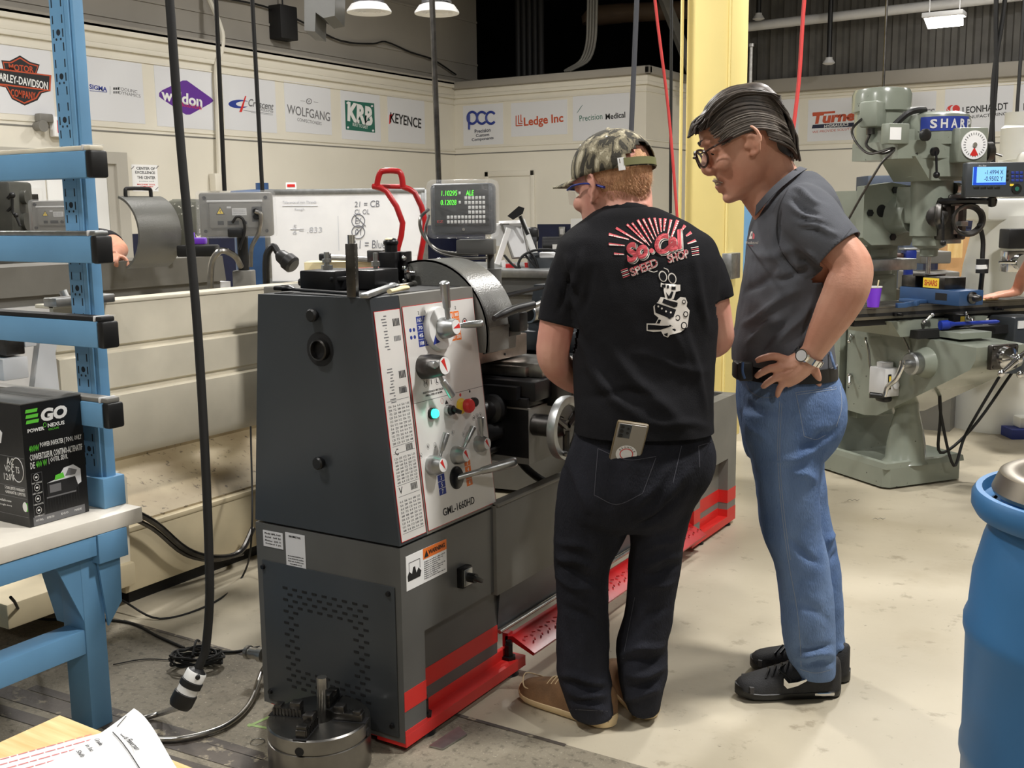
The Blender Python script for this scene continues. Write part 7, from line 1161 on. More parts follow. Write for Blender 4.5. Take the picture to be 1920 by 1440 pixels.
# ================================================================ hanging cords, ceiling things
def hang(name, u0, v0, u1, v1, D, r, m_, label, cat, group=None, sag=0, D2=None):
    b = K(u1, v1, D); a = K(u0, v0, D2 or D); t = b+(a-b)*((6.38-b.z)/(a.z-b.z)); mb = MB(); mb.tube([t, a, (a+b)/2+_S*sag, b], r, 8, 5); return solo(name, mb, MT[m_], label, cat, group)
mat('redhose', (214, 72, 70), .5); mat('greyrope', (70, 72, 78), .6)
hang('ceiling_drop', 405, 0, 421, 358, 6.1, .012, 'rubber', 'left of two black cords hanging beside the conduit on the left wall', 'cord')
hang('ceiling_drop', 473, 0, 492, 360, 5.35, .010, 'rubber', 'black cord hanging down to the grey plastic wrapped readout', 'cord')
hang('drop_tube', 810, 0, 823, 345, 6.2, .016, 'dsteel', 'grey metal conduit hanging above the green lit readout', 'conduit')
hang('ceiling_drop', 1194, 0, 1183, 262, 5.0, .012, 'greyrope', 'dark grey cord hanging behind the camouflage cap', 'cord')
hang('ceiling_drop', 1259, 0, 1257, 400, 8., .012, 'rubber', 'thin black cord hanging beside the yellow column', 'cord')
hang('air_hose', 1228, 0, 1270, 410, 5.2, .0075, 'redhose', 'red air hose hanging left of the yellow column', 'hose', None, .01)
hang('air_hose', 1508, 0, 1478, 310, 4.6, .0085, 'redhose', 'pink red air hose hanging behind the grey haired man', 'hose', None, .01)
hang('drop_tube', 1663, 0, 1656, 165, 6.9, .008, 'dsteel', 'thin grey rod hanging above the milling machine motor', 'conduit')
hang('ceiling_drop', 1868, 0, 1852, 306, 5.9, .012, 'rubber', 'left strand of the black cord pair above the blue readout screen', 'cord', None, .02)
hang('ceiling_drop', 1884, 0, 1862, 306, 5.9, .012, 'rubber', 'right strand of the black cord pair above the blue readout screen', 'cord', None, -.03)
hang('ceiling_drop', 1917, 60, 1903, 265, 9., .014, 'rubber', 'black cord hanging at the far right above the white mill', 'cord')
# lamps: each with the light that it gives placed just below
for k, (x, y, z, e) in enumerate(BAYS):
    if (x, y) == (-1.6, 13.4): continue
    t = thing('high_bay_lamp', 'flat high bay lamp under the roof of the workshop', 'lamp', (x, y, z), 0, 'high bay lamps under the roof')
    mb = MB(); mb.bx((-.3, -.22, -.06), (.3, .22, 0), .01); mb.cyl((0, 0, 0), (0, 0, 6.38-z), .006); part('housing', mb, MT['wgrey'], t); mb = MB(); mb.bx((-.27, -.19, -.066), (.27, .19, -.06)); part('diffuser', mb, MT['lampface'], t)
lc = K(1770, 36, 14.2); t = thing('wide_lamp', 'bright flat lamp hanging in front of the ribbed wall at top right', 'lamp', lc); mb = MB(); d = 14.2/2032
mb.box((0, 0, .05), (70*d, .3, .06), R(0), .01); 
for x in (-.18, .18): mb.cyl((x, 0, .08), (x, 0, 6.38-lc.z), .008)
part('housing', mb, MT['wgrey'], t); mb = MB(); mb.prism([(-33*d, -.14), (33*d, -.14), (30*d, .14), (-30*d, .14)], (0, 0, -.02), X, Y, .04); mb.xf(M.Rotation(R(-28), 4, 'X')); part('diffuser', mb, MT['lampface'], t)
# pipes and steelwork
mb = MB(); mb.tube([wf(1400, 57)-Y*.3, wf(1930, -3)-Y*.3, wf(2100, -22)-Y*.3], .07, 12, 1); solo('roof_pipe', mb, MT['wgrey'], 'pale horizontal pipe along the ribbed upper wall', 'pipe')
for u, v, t in ((1443, 34, 'left short black drop rod with a pale tip before the ribbed wall'), (1572, 115, 'right short black drop rod with a pale tip before the ribbed wall')):
    b = wf(u, v)-Y*.5; mb = MB(); mb.cyl(b, V((b.x, b.y, min(6.38, b.z+(.9 if u > 1500 else 3)))), .035); mb.lathe([(.05, -.1), (.09, -.08), (.05, -.02), (.05, 0)], b, Z, 12, 1); solo('drop_rod', mb, [MT['black'], MT['wgrey']], t, 'rod')
b = wf(1414, 200)-Y*.2; mb = MB(); mb.cyl((b.x, b.y, 2.6), (b.x, b.y, wf(1414, 90).z), .05); mb.cyl((b.x, b.y, wf(1414, 92).z), (b.x, b.y, wf(1414, 86).z), .08); solo('vertical_conduit', mb, MT['steel'], 'steel conduit right beside the yellow column against the far wall', 'conduit')
mb = MB(); a = V((wb(1083, 10).x, YB+.1, 0))
for k in range(4): mb.tube([V((a.x+.045*k, YB+.3, 6.3)), V((a.x+.045*k, YB+.3, 3.95+.02*k)), V((a.x-.1+.045*k, YB+.3, 3.6)), V((a.x-.35+.03*k, YB+.25, 3.45))], .02, 8, 5)
solo('conduit_bundle', mb, MT['lgrey2'], 'bundle of four grey conduits bending over the back wall top', 'conduit')
mb = MB()
for k in range(5): x = wb(893+k*11, 50).x; mb.cyl((x, YB+1.2, 3.3), (x, YB+1.2, 6.3), .05)
solo('riser_pipes', mb, MT['dark'], 'row of dark riser pipes in the roof space', 'pipes')
mb = MB(); a, b = aty(1238, -20, YB+1), aty(1300, 140, YB+1); d = (b-a); mb.tube([a-d*.5, b+d*.2], .085, 4, 1); solo('diagonal_brace', mb, MT['lgrey2'], 'diagonal steel brace in the dark roof space beside the column', 'brace')
mb = MB(); a, b = aty(1110, 30, YB+2.2), aty(1300, 18, YB+2.2); mb.tube([a-Z*.1, a, b], [.16, .16, .13], 14, 3); solo('roof_duct', mb, mat('brownpipe', (96, 78, 62), .6), 'brownish pipe in the dark roof space', 'pipe')
x0 = wb(1240, 60).x; mb = MB(); mb.bx((x0+.2, YB+.8, 3.3), (x0+.34, YB+.95, 6.3)); solo('roof_post', mb, MT['lgrey2'], 'grey steel post in the roof space left of the column', 'post')
for i, (u, v, side) in enumerate(((692, 18, 'left'), (819, 20, 'right'))):
    c = K(u, v, 9.6); k = 9.6/2032; t = thing('air_diffuser', 'round white air diffuser, %s of the two under the ducts' % side, 'diffuser', c); r = 40*k
    mb = MB(); mb.lathe([(.02, -.0), (r*.3, .0), (r*.32, .02), (r*.5, .0), (r*.52, .02), (r*.72, .0), (r*.74, .02), (r, .005), (r*1.0, .02), (r*.8, .07), (r*.4, .1)], (0, 0, -.03), Z, 40); part('cone', mb, MT['papr'], t); mb = MB(); mb.tube([(0, 0, .06), (0, 0, .25), (-.25 if i == 0 else .2, .1, .5), (-.4 if i == 0 else .3, .3, .8), (-.4 if i == 0 else .3, .5, 1.9)], [.13, .13, .14, .14, .14], 16, 5); part('flexible_duct', mb, mat('foil', (120, 120, 122), .35, .6, bump=.5, bs=30) if i == 0 else MT['foil'], t)
a = K(592, 5, 9.2); mb = MB(); P_ = [K(u, v, 9.2) for u, v in ((592, 76), (592, -30), (648, -30), (646, 50), (626, 54), (612, 44), (611, 78))]; cen = P_[0]
for k in range(1): mb.prism([((p-cen).dot(_S), p.z-cen.z) for p in P_], cen, _S, Z, .5)
solo('duct_box', mb, MT['lgrey'], 'grey duct housing hanging in front of the upper left wall', 'duct'); 
c = atx(520, 45, XL-.25); mb = MB(); mb.box(c+X*.1, (.2, .3, .4), None, .01); mb.cyl(c+V((.1, 0, .2)), c+V((.1, 0, 2.0)), .01); solo('wall_speaker', mb, MT['dark'], 'small dark box hung on the grey upper wall', 'speaker')
mb = MB(); mb.tube([atx(u, v, XL-.2) for u, v in ((380, -10), (480, 8), (530, 24), (580, 48), (640, 77), (700, 82), (722, 78), (770, 98), (812, 112), (855, 140))], .012, 6, 4); solo('wall_wire', mb, MT['rubber'], 'black wire looping along the grey upper left wall', 'wire')
mb = MB(); mb.tube([atx(u, v, XL+.05)+X*(-.2 if v < 40 else 0) for u, v in ((413, -10), (416, 60), (415, 95), (406, 125), (408, 200), (411, 330))], .03, 8, 4); c = atx(408, 342, XL+.06); mb.box(c, (.1, .16, .2), None, .01); solo('wall_conduit', mb, MT['wall'], 'painted conduit with a small box running down the left wall', 'conduit')
# ================================================================ beige lathe behind: splash guard, pan and base
xb = -3.3
BL = thing('splash_guard_lathe', 'beige lathe seen from behind, long ribbed splash guard over a dirty chip pan', 'lathe', (xb, 3.4, 0))
yl, yr = atx(108, 690, xb).y, 4.45; z1 = 1.165; zA = atx(203, 655, xb).z; zB = atx(203, 735, xb).z; zC = atx(211, 861, xb).z
mb = MB(); pr = [(0, z1), (0, zA+.015), (-.012, zA+.008), (-.012, zA-.006), (.012, zA-.014), (.012, zB+.015), (0, zB+.008), (0, zB-.006), (.03, zB-.014), (.03, zC+.04), (.0, zC), (-.02, zC), (-.02, z1)]
mb.loft([[V((xb+a, y, b)) for a, b in pr] for y in (yl, yr)]); mb.bx((xb-.1, yl, z1-.01), (xb+.004, yr, z1+.004), .003); wpart('splash_guard', mb, MT['beige'], BL)
mat('dirtybeige', (190, 176, 146), .6, 0, col2=(150, 134, 106), vs=3); speck(MT['dirtybeige'], 0, 30, .6, .68, (60, 50, 40), .8)
zp = atx(238, 1000, xb).z; mb = MB(); yp = atx(225, 950, xb).y; mb.bx((xb-.5, yp, .12), (xb-.42, yr, .75)); mb.prism([(-.42, .46), (-.05, zp+.02), (-.05, zp-.02), (-.42, .36)], (xb, yp, 0), X, Z, -(yr-yp)); wpart('chip_pan', mb, MT['dirtybeige'], BL)
mb = MB(); mb.bx((xb-.45, yp, .06), (xb+.0, yr, zp+.01), .006); mb.bx((xb-.03, yp, zp-.0), (xb+.005, yr, zp+.02), .004); wpart('base', mb, mat('beigebase', (198, 184, 152), .55, 0, .12, 2.5), BL); mb = MB(); mb.bx((xb-.4, yp+.05, 0), (xb-.05, yr, .06)); wpart('plinth', mb, MT['dark'], BL)
p0, p1 = atx(212, 892, xb+.02), atx(240, 1120, xb+.02); mb = MB(); mb.prism([(p0.y-.02, p0.z), (p0.y+.03, p0.z+.01), (p0.y+.06, p0.z-.02), (p1.y+.02, .12), (p1.y-.1, .12)], (xb-.45, 0, 0), Y, Z, .47); wpart('end_plate', mb, MT['beige'], BL)
mb = MB(); mb.bx((xb-.4, p1.y-.5, .1), (xb+.04, p1.y+.03, .19), .01); wpart('foot', mb, MT['beigebase'], BL)
mb = MB(); cen = atx(86, 700, xb+.03); P_ = [atx(u, v, xb+.03) for u, v in ((62, 745), (75, 640), (108, 640), (104, 662), (113, 745))]; mb.prism([(p.y, p.z) for p in P_], (xb-.0, 0, 0), Y, Z, .03); wpart('side_plate', mb, MT['wgrey'], BL)
mb = MB(); a, b = atx(8, 715, xb+.05), atx(52, 668, xb+.05); mb.bx((xb-.15, a.y, a.z), (xb+.05, b.y, b.z), .004); a2, b2 = atx(12, 668, xb+.03), atx(46, 640, xb+.03); mb.bx((xb-.1, a2.y, a2.z), (xb+.03, b2.y, b2.z+.03), .004, 1); mb.bx((xb-.1, b2.y, b2.z-.02), (xb+.032, b.y+.05, b2.z+.03), .004); wpart('motor_box', mb, [MT['wgrey'], MT['dsteel']], BL)
mb = MB(); mb.tube([atx(u, v, xb+.08) for u, v in ((232, 950), (290, 980), (350, 1030), (400, 1045), (450, 1035), (475, 990))], .012, 8, 5); mb.tube([atx(u, v, xb+.06) for u, v in ((225, 962), (285, 990), (345, 1038), (400, 1050), (455, 1038))], .009, 8, 5); wpart('pan_hose', mb, MT['dsteel'], BL)
mb = MB(); mb.tube([K(118, 545, 4.2), K(130, 572, 4.2)], .016, 10, 1); mb.bx((xb-.02, atx(88, 572, xb).y, z1), (xb+.05, atx(200, 572, xb).y, z1+.03), .004); wpart('top_rod', mb, MT['brushed'], BL)
TC = thing('tool_cart', 'grey tool cart behind the near lathe, under the wooden box and red cloth', 'cart', (-2.85, 3.52, 0)); mb = MB(); mb.bx((-3.14, 3.2, 1.15), (-2.56, 3.86, 1.183), .006); wpart('cart_top', mb, MT['lgrey2'], TC); mb = MB(); mb.bx((-3.1, 3.24, .1), (-2.6, 3.82, 1.15)); wpart('cabinet', mb, MT['gunmetal'], TC)
for x, y in ((-3.05, 3.3), (-2.65, 3.3), (-3.05, 3.76), (-2.65, 3.76)): mb = MB(); mb.cyl((x-.02, y, .05), (x+.02, y, .05), .05); wpart('caster', mb, MT['rubber'], TC)
# ================================================================ grey lathe further back with its readout
xg = -4.75
GL = thing('engine_lathe', 'grey lathe further back with an open curved chuck guard and plastic wrapped readout', 'lathe', (xg, 3.6, 0))
yq = atx(417, 480, xg).y; zt2 = atx(300, 486, xg).z; zl = atx(0, 560, xg).z
mb = MB(); mb.prism([(.0, zl), (yq+.02, zl), (yq, zt2), (0, zt2)], (xg-.03, 0, 0), Y, Z, .03); mb.bx((xg-.42, 2.9, zt2-.3), (xg-.03, yq, zt2-.003)); mb.cyl((xg, atx(367, 497, xg).y, zt2-.045), (xg+.01, atx(367, 497, xg).y, zt2-.045), .01); wpart('cover_panel', mb, MT['lgrey2'], GL)
mb = MB(); mb.bx((xg-.5, -.2, zl-.05), (xg-.05, yq+.1, zl-.01)); mb.bx((xg-.45, -.2, .62), (xg-.0, yq+.05, zl-.05)); wpart('bed', mb, MT['wgrey'], GL); mb = MB(); mb.bx((xg-.45, -.2, 0), (xg-.02, .6, .62)); mb.bx((xg-.45, yq-.8, 0), (xg-.02, yq+.05, .62)); mb.bx((xg-.4, .6, .3), (xg-.06, yq-.8, .62)); wpart('stand', mb, MT['lgrey'], GL)
cA = K(215, 438, 5.62); rg_ = .19; n_ = 24; arc = [R(76-i*6.2) for i in range(24)]
mb = MB(); mb.loft([[cA+X*cos(t)*rr+Z*sin(t)*rr*1.03+Y*w for rr, w in ((rg_, 0), (rg_, .27), (rg_-.012, .27), (rg_-.012, 0))] for t in arc]); wpart('guard_arc', mb, MT['guard'], GL, 'open curved grey chuck guard'); gu = GL.children[-1]
mb = MB(); q0 = cA+X*.055+Z*.185+Y*.04; q1 = q0+Y*.16; mb.tube([q0-Z*.02, q0+Z*.035, q0+Z*.042+Y*.008, q1+Z*.042-Y*.008, q1+Z*.035, q1-Z*.02], .01, 8, 3); wpart('handle', mb, MT['black'], gu)
def rear_readout(u, v, w, h, D, rz, par, full=True):
    c = K(u, v, D); k = D/2032; c, ux, nn = facing(c, rz); rm = M((ux, -nn, Z)).transposed(); W_, H__ = w*k, h*k
    mb = MB(); mb.box(c, (W_, .06, H__), rm, .012); mb.box(c+nn*.03, (W_*.72, .03, H__*.62), rm, .008); mb.box(c+nn*.03+Z*H__*.3, (W_*.76, .04, H__*.05), rm, .003, 1)
    for sx in (-1, 1):
        for sz in (-1, 1): mb.cyl(c+ux*sx*W_*.42+Z*sz*H__*.38+nn*.03, c+ux*sx*W_*.42+Z*sz*H__*.38+nn*.034, .008, mi=2)
    wpart('readout_housing', mb, [MT['lgrey2'], MT['wgrey'], MT['dark']], par, 'readout seen from behind'); r = par.children[-1]
    f = c+nn*.0455; mb = MB(); t = f-ux*W_*.2+Z*H__*.08; s_ = H__*.16; mb.prism([(-s_*.62, -s_*.5), (s_*.62, -s_*.5), (0, s_*.6)], t, ux, Z, .0008); mb.prism([(-s_*.46, -s_*.4), (s_*.46, -s_*.4), (0, s_*.42)], t+nn*.0008, ux, Z, .0006, 1); mb.prism([(-.1*s_, .28*s_), (.12*s_, .05*s_), (0, 0), (.1*s_, -.32*s_), (-.12*s_, -.02*s_), (.0, .03*s_)], t+nn*.0014, ux, Z, .0005); wpart('warning_triangle', mb, [MT['ink'], MT['gold']], r, 'yellow warning triangle')
    mb = MB(); mb.box(f+ux*W_*.06+Z*H__*.06, (W_*.2, .001, H__*.16), rm); 
    for j in range(3): mb.text('INPUT 100-240 V', f+ux*W_*.06+Z*(H__*(.1-.04*j))+nn*.0008, ux, Z, h=H__*.02, w=W_*.16, mi=1, res=1)
    mb.box(f-ux*W_*.08+Z*H__*.16, (W_*.06, .001, H__*.04), rm); wpart('rating_label', mb, [MT['wgrey'], MT['inkgrey']], r)
    mb = MB(); mb.box(f-ux*W_*.2-Z*H__*.19, (W_*.08, .004, H__*.09), rm, mi=0); mb.box(f-ux*W_*.03-Z*H__*.19, (W_*.16, .006, H__*.1), rm, .004); mb.cyl(f+ux*W_*.13-Z*H__*.19, f+ux*W_*.13-Z*H__*.19+nn*.01, H__*.05); mb.box(f+ux*W_*.3+Z*0, (W_*.14, .004, H__*.34), rm, .002)
    mb.cyl(f+ux*W_*.29+Z*H__*.07, f+ux*W_*.29+Z*H__*.07+nn*.02, H__*.06); mb.cyl(f+ux*W_*.29-Z*H__*.06, f+ux*W_*.29-Z*H__*.06+nn*.02, H__*.06); wpart('sockets', mb, MT['black'], r)
    mb = MB(); mb.box(c, (W_*1.06, .12, H__*1.08), rm, .016); wpart('dust_cover', mb, MT['wrap'], r, 'clear plastic bag'); return c, ux, nn, W_, H__
c, ux, nn, W_, H_2 = rear_readout(444, 402, 132, 80, 5.1, R(4), GL)
mb = MB(); mb.box(c-Z*H_2*.42+nn*.04, (.07, .05, .04), M((ux, -nn, Z)).transposed(), .006); p = K(456, 480, 5.14); mb.cyl((p.x, p.y, .9), (p.x, p.y, c.z-H_2*.3), .026, n=12); mb.box((p.x, p.y, 1.1), (.09, .09, .22), M.Rotation(YAW, 3, 'Z'), .006, 1); wpart('readout_post', mb, [MT['black'], MT['lgrey2']], GL)
mb = MB(); q = c+nn*.07; mb.tube([q+ux*W_*.29+Z*H_2*.06, q+ux*W_*.36+Z*.0, q+ux*W_*.33-Z*H_2*.4, q+ux*W_*.22-Z*H_2*.75, K(470, 500, 5.05)], .010, 8, 5); mb.tube([K(394, 545, 5.), K(398, 490, 5.), K(415, 470, 5.), K(440, 480, 5.05), K(452, 500, 5.1)], .0145, 8, 5); wpart('metal_hose', mb, MT['steel'], GL)
mb = MB(); mb.tube([q-ux*W_*.03-Z*H_2*.19, q+ux*W_*.04-Z*H_2*.05, q+ux*W_*.12-Z*H_2*.12, q+ux*W_*.13-Z*H_2*.4, q+ux*W_*.05-Z*H_2*.8], .006, 8, 5); mb.tube([K(500, 545, 4.9), K(500, 480, 4.9), K(512, 462, 4.9), K(522, 475, 4.88)], .016, 8, 5, mi=0); h0, h1 = K(522, 476, 4.88), K(545, 494, 4.85); mb.lathe([(.02, 0), (.03, .015), (.034, .05), (.04, .055), (.04, .09), (.03, .1)], h0, h1-h0, 18); wpart('goose_neck_lamp', mb, MT['black'], GL, 'black goose neck lamp')
c2 = rear_readout(110, 405, 90, 56, 5.3, R(4), GL)
# things around it
mb = MB(); c = K(329, 470, 5.95); mb.box(c, (.075, .03, .045), M.Rotation(YAW, 3, 'Z'), .002)
for i in range(3):
    for j in range(3): p = c+_S*(-.024+.024*i)+Z*(-.014+.014*j)-_H*.0152; mb.cyl(p, p-_H*.0008, .0045, n=10, mi=1)
solo('gauge_block', mb, [MT['brushed'], MT['dark']], 'pale steel block with rows of holes on the grey back lathe', 'block')
mb = MB(); c = K(371, 452, 5.7); mb.box(c, (.085, .06, .035), M.Rotation(YAW, 3, 'Z'), .008); mb.box(c+Z*.02-_S*.03, (.02, .05, .05), M.Rotation(YAW, 3, 'Z'), .004); mb.box(c-Z*.05, (.2, .1, .06), M.Rotation(YAW, 3, 'Z'), .008, 1); solo('purple_tool', mb, [MT['cup'], MT['black']], 'purple plastic tool above black parts behind the wrapped readout', 'tool')
mb = MB(); c = K(352, 430, 7.4); mb.box(c, (.22, .3, .4), M.Rotation(YAW, 3, 'Z'), .05); mb.box(V((c.x, c.y, .55)), (.24, .34, 1.1), M.Rotation(YAW, 3, 'Z'), .03); OM = solo('old_machine', mb, [mat('oldpaint', (92, 92, 80), .6, 0, col2=(64, 64, 58), vs=4)], 'old olive grey machine with peeling paint behind the wrapped readout', 'machine'); speck(MT['oldpaint'], 0, 14, .62, .64, (210, 206, 196), .9)
mb = MB(); mb.text('36', c-_H*.152-_S*.07-Z*.07, _S, Z, h=.045, w=.05, bold=.02); wpart('lettering', mb, MT['gold'], OM)
mb = MB(); c = K(492, 360, 8.6); mb.lathe([(.2, -1.2), (.23, -1.1), (.23, -.02), (.25, 0), (.24, .03), (.08, .04)], V((c.x, c.y, c.z-.02)), Z, 30); mb.cyl(c+V((0, 0, .02)), c+V((0, 0, .07)), .05); mb.bx((c.x-.2, c.y-.2, 0), (c.x+.2, c.y+.2, c.z-1.2)); solo('blue_barrel', mb, MT['visblue'], 'blue barrel top showing above the wrapped readout', 'barrel')
c = K(546, 351, 8.4); mb = MB(); mb.box(c, (.08, .004, .07), M.Rotation(YAW, 3, 'Z')); mb.box(c-_H*.003+Z*.012, (.06, .003, .02), M.Rotation(YAW, 3, 'Z'), mi=1); mb.box(c-_H*.003-Z*.02, (.06, .003, .012), M.Rotation(YAW, 3, 'Z'), mi=2); mb.cyl(c-Z*.05, V((c.x, c.y, 0)), .01); solo('label_card', mb, [MT['papr'], MT['redp'], MT['ink']], 'small white and red card standing beside the blue barrel', 'card')
# whiteboard
D = 8.; c = K(650, 445, D); k = D/2032; c, ux, nn = facing(c, R(2)); rm = M((ux, -nn, Z)).transposed(); WB_ = thing('whiteboard', 'white marker board on a stand with faint handwriting behind the lathes', 'whiteboard', (c.x, c.y, 0)); w, h = 290*k, 168*k
mb = MB(); mb.box(c, (w, .02, h), rm); wpart('board', mb, [mat('boardwhite', (240, 240, 240), .25, 0, col2=(222, 222, 224), vs=2.5)], WB_); mb = MB(); 
for sx, sz, a, b in ((0, .5, w, .02), (0, -.5, w, .02), (.5, 0, .02, h), (-.5, 0, .02, h)): mb.box(c+ux*sx*w+Z*sz*h, (a+.02, .03, b+.02) , rm, .004)
for sx in (-.5, .5): mb.box(V((c.x, c.y, 0))+ux*sx*w+Z*.5, (.04, .04, 1.0), rm)
wpart('frame', mb, MT['brushed'], WB_)
mat('marker', (112, 114, 122), .8); mat('markerfaint', (186, 188, 194), .8)
def wbp(u, v): q = ray(u, v); t = (c-EYE).dot(nn)/q.dot(nn); return EYE+q*t+nn*.0112
mb = MB(); px_ = D/2032
for t, u, v, ww, hh, mi in (('21 =', 677, 383, 24, 10, 0), ('CB', 703, 382, 17, 12, 0), ('CL OL', 679, 397, 27, 9, 0), ('E/', 672, 414, 12, 11, 0), ('01', 672, 435, 12, 11, 0), ('L1 = Blue LE', 704, 458, 78, 15, 0), ('Tolerance of mm Threads', 562, 379, 62, 5, 1), ('Rough', 562, 393, 18, 5, 1), ('5', 553, 425, 7, 7, 1), ('6', 553, 436, 7, 7, 1), ('= .833', 583, 431, 42, 10, 1)): mb.text(t, wbp(u, v), ux, Z, h=hh*px_, w=ww*px_, shear=.12, mi=mi, dep=.0006)
for u, v in ((672, 414), (672, 435)): mb.tube([wbp(u+12*cos(a*.4), v+12*sin(a*.4)) for a in range(16)], .0035, 5, 2, closed=True)
mb.tube([wbp(664, 402), wbp(686, 424)], .003, 5, 1); mb.tube([wbp(662, 445), wbp(682, 424)], .003, 5, 1); mb.tube([wbp(530, 386), wbp(596, 386)], .002, 5, 1, mi=1); mb.tube([wbp(545, 430), wbp(562, 430)], .002, 5, 1, mi=1); mb.tube([wbp(634, 405), wbp(636, 470)], .002, 5, 1, mi=1)
wpart('handwriting', mb, [MT['marker'], MT['markerfaint']], WB_)
# red framed guard
RGd = thing('guard_frame', 'red tube framed clear guard standing behind the lathe tool post', 'guard', K(750, 470, 4.6)); P_ = lambda u, v, d=4.6: K(u, v, d)
mb = MB(); mb.tube([P_(706, 350), P_(711, 328), P_(717, 321), P_(745, 321), P_(752, 327), P_(756, 352)], .0125, 10, 4); mb.tube([P_(699, 349), P_(725, 359), P_(755, 418), P_(746, 465), P_(742, 500)], .0125, 10, 2); mb.tube([P_(755, 350, 4.7), P_(778, 362, 4.7), P_(797, 416, 4.7), P_(788, 480, 4.7), P_(786, 500, 4.7)], .0125, 10, 2); mb.tube([P_(699, 349), P_(755, 350, 4.7)], .01, 8, 1); wpart('red_frame', mb, MT['red'], RGd)
mb = MB(); A_ = [P_(728, 362), P_(755, 418), P_(746, 480)]; B_ = [P_(778, 364, 4.7), P_(797, 418, 4.7), P_(788, 480, 4.7)]; mb.add(A_+B_+[p+_H*.003 for p in A_+B_], [(0, 1, 4, 3), (1, 2, 5, 4), (6, 7, 10, 9), (7, 8, 11, 10)]); wpart('clear_panel', mb, MT['clear'], RGd)
mb = MB(); c = K(655, 500, 4.7); mb.box(c-Z*.02, (.36, .16, .09), M.Rotation(YAW, 3, 'Z'), .004); mb.box(c-Z*.028-_S*.1, (.1, .162, .05), M.Rotation(YAW, 3, 'Z'), .004, 1); solo('wooden_box', mb, [MT['cream'], MT['pine'], MT['beige']], 'pale wooden box behind the tools, with bars on its lid', 'box')
mb = MB(); mb.tube([K(612, 482, 4.6), K(690, 487, 4.6), K(715, 492, 4.6)], .012, 8, 2); mb.box(K(610, 482, 4.6), (.05, .04, .03), YAW, .006, 1); mb.tube([K(612, 485, 4.6), K(611, 500, 4.6)], .008, 8, 1); mb.box(K(705, 480, 4.6), (.07, .05, .05), YAW, .004, 2); solo('caliper', mb, [MT['steel'], MT['black'], MT['dsteel']], 'steel measuring bars lying on the pale wooden box', 'gauge')
mb = MB(); mb.box(K(690, 514, 4.35), (.18, .1, .05), YAW+.3, .015); solo('red_cloth', mb, MT['red'], 'folded dark red cloth behind the black tool post', 'cloth'); mb = MB(); q = K(700, 522, 4.2); mb.bx((q.x-.07, q.y-.05, 1.184), (q.x+.07, q.y+.05, q.z+.03), .006); solo('brown_block', mb, mat('brown', (72, 46, 36), .6), 'dark brown wooden block behind the tall black tool post', 'block')
# ================================================================ bench and grinder behind, right of the readout
k = 5.6/2032; bt = K(1000, 503, 5.6).z
BN = thing('metal_bench', 'grey metal bench behind the lathe under a white stand and grinder', 'bench', (K(1000, 520, 5.6).x, K(1000, 520, 5.6).y, 0)); rmY = M.Rotation(R(10), 3, 'Z'); c = V((BN.location.x, BN.location.y, 0))
mb = MB(); mb.box(c+V((0, .25, bt-.02)), (1.6, .8, .04), rmY, .003); wpart('bench_top', mb, MT['brushed'], BN); mb = MB(); mb.box(c+V((0, .25, bt*.5)), (1.5, .7, bt-.05), rmY); mb.box(c+V((0, .25, bt-.08)), (1.56, .76, .09), rmY, 0, 1); wpart('cabinet', mb, [MT['lgrey2'], MT['lgrey']], BN)
def frame4(pts, r, m_, nm, lab, cat, D): mb = MB(); mb.tube([K(u, v, D) for u, v in pts], r, 4, 1); return solo(nm, mb, MT[m_], lab, cat)
STD = thing('white_stand', 'white sheet metal stand with a tilted grey panel on the bench', 'stand', K(960, 505, 5.75)); D = 5.75
mb = MB(); mb.tube([K(954, 428, D), K(932, 495, D)], .018, 4, 1); mb.tube([K(942, 488, D), K(949, 512, D)], .016, 4, 1); mb.tube([K(978, 412, D+.1), K(1003, 478, D+.1)], .02, 4, 1); mb.tube([K(935, 420, D+.05), K(980, 418, D+.05)], .016, 4, 1); mb.box(K(935, 440, D+.1), (.08, .05, .12), YAW, .01); wpart('legs', mb, MT['white'], STD)
mb = MB(); P_ = [K(940, 420, D+.02), K(979, 420, D+.08), K(992, 482, D+.02), K(962, 484, D-.02)]; cn = P_[0]; mb.add(P_+[p+_H*.02 for p in P_], [(0, 1, 2, 3), (4, 5, 6, 7), (0, 1, 5, 4), (1, 2, 6, 5), (2, 3, 7, 6), (3, 0, 4, 7)]); mb.tube(P_, .008, 6, 1, mi=1, closed=True); wpart('panel', mb, [MT['wgrey'], MT['lgrey2']], STD)
mb = MB(); mb.prism([(0, 0), (.05, .03), (.06, .06), (.03, .07), (-.03, .02)], K(962, 412, D), _S, Z, .05); mb.tube([K(975, 405, D), K(983, 425, D), K(990, 440, D)], .01, 6, 2); wpart('clamp', mb, MT['black'], STD)
mb = MB(); c = K(1042, 462, 7.4); mb.cyl(c-_S*.09, c+_S*.09, .065, n=20); mb.cyl(c-_S*.2, c-_S*.13, .085, n=24); mb.cyl(c+_S*.13, c+_S*.2, .085, n=24); mb.box(c+V((0, 0, -.12)), (.16, .14, .14), YAW, .02); mb.box(c-_S*.16+Z*.08, (.09, .1, .1), YAW, .02); mb.box(c+_S*.16+Z*.08, (.09, .1, .1), YAW, .02); mb.box(c-_H*.066, (.05, .004, .03), YAW, 0, 1); mb.cyl(V((c.x, c.y, 0)), c-Z*.15, .1); solo('bench_grinder', mb, [MT['blackox'], MT['wgrey']], 'black bench grinder in front of the navy wall panel', 'grinder')
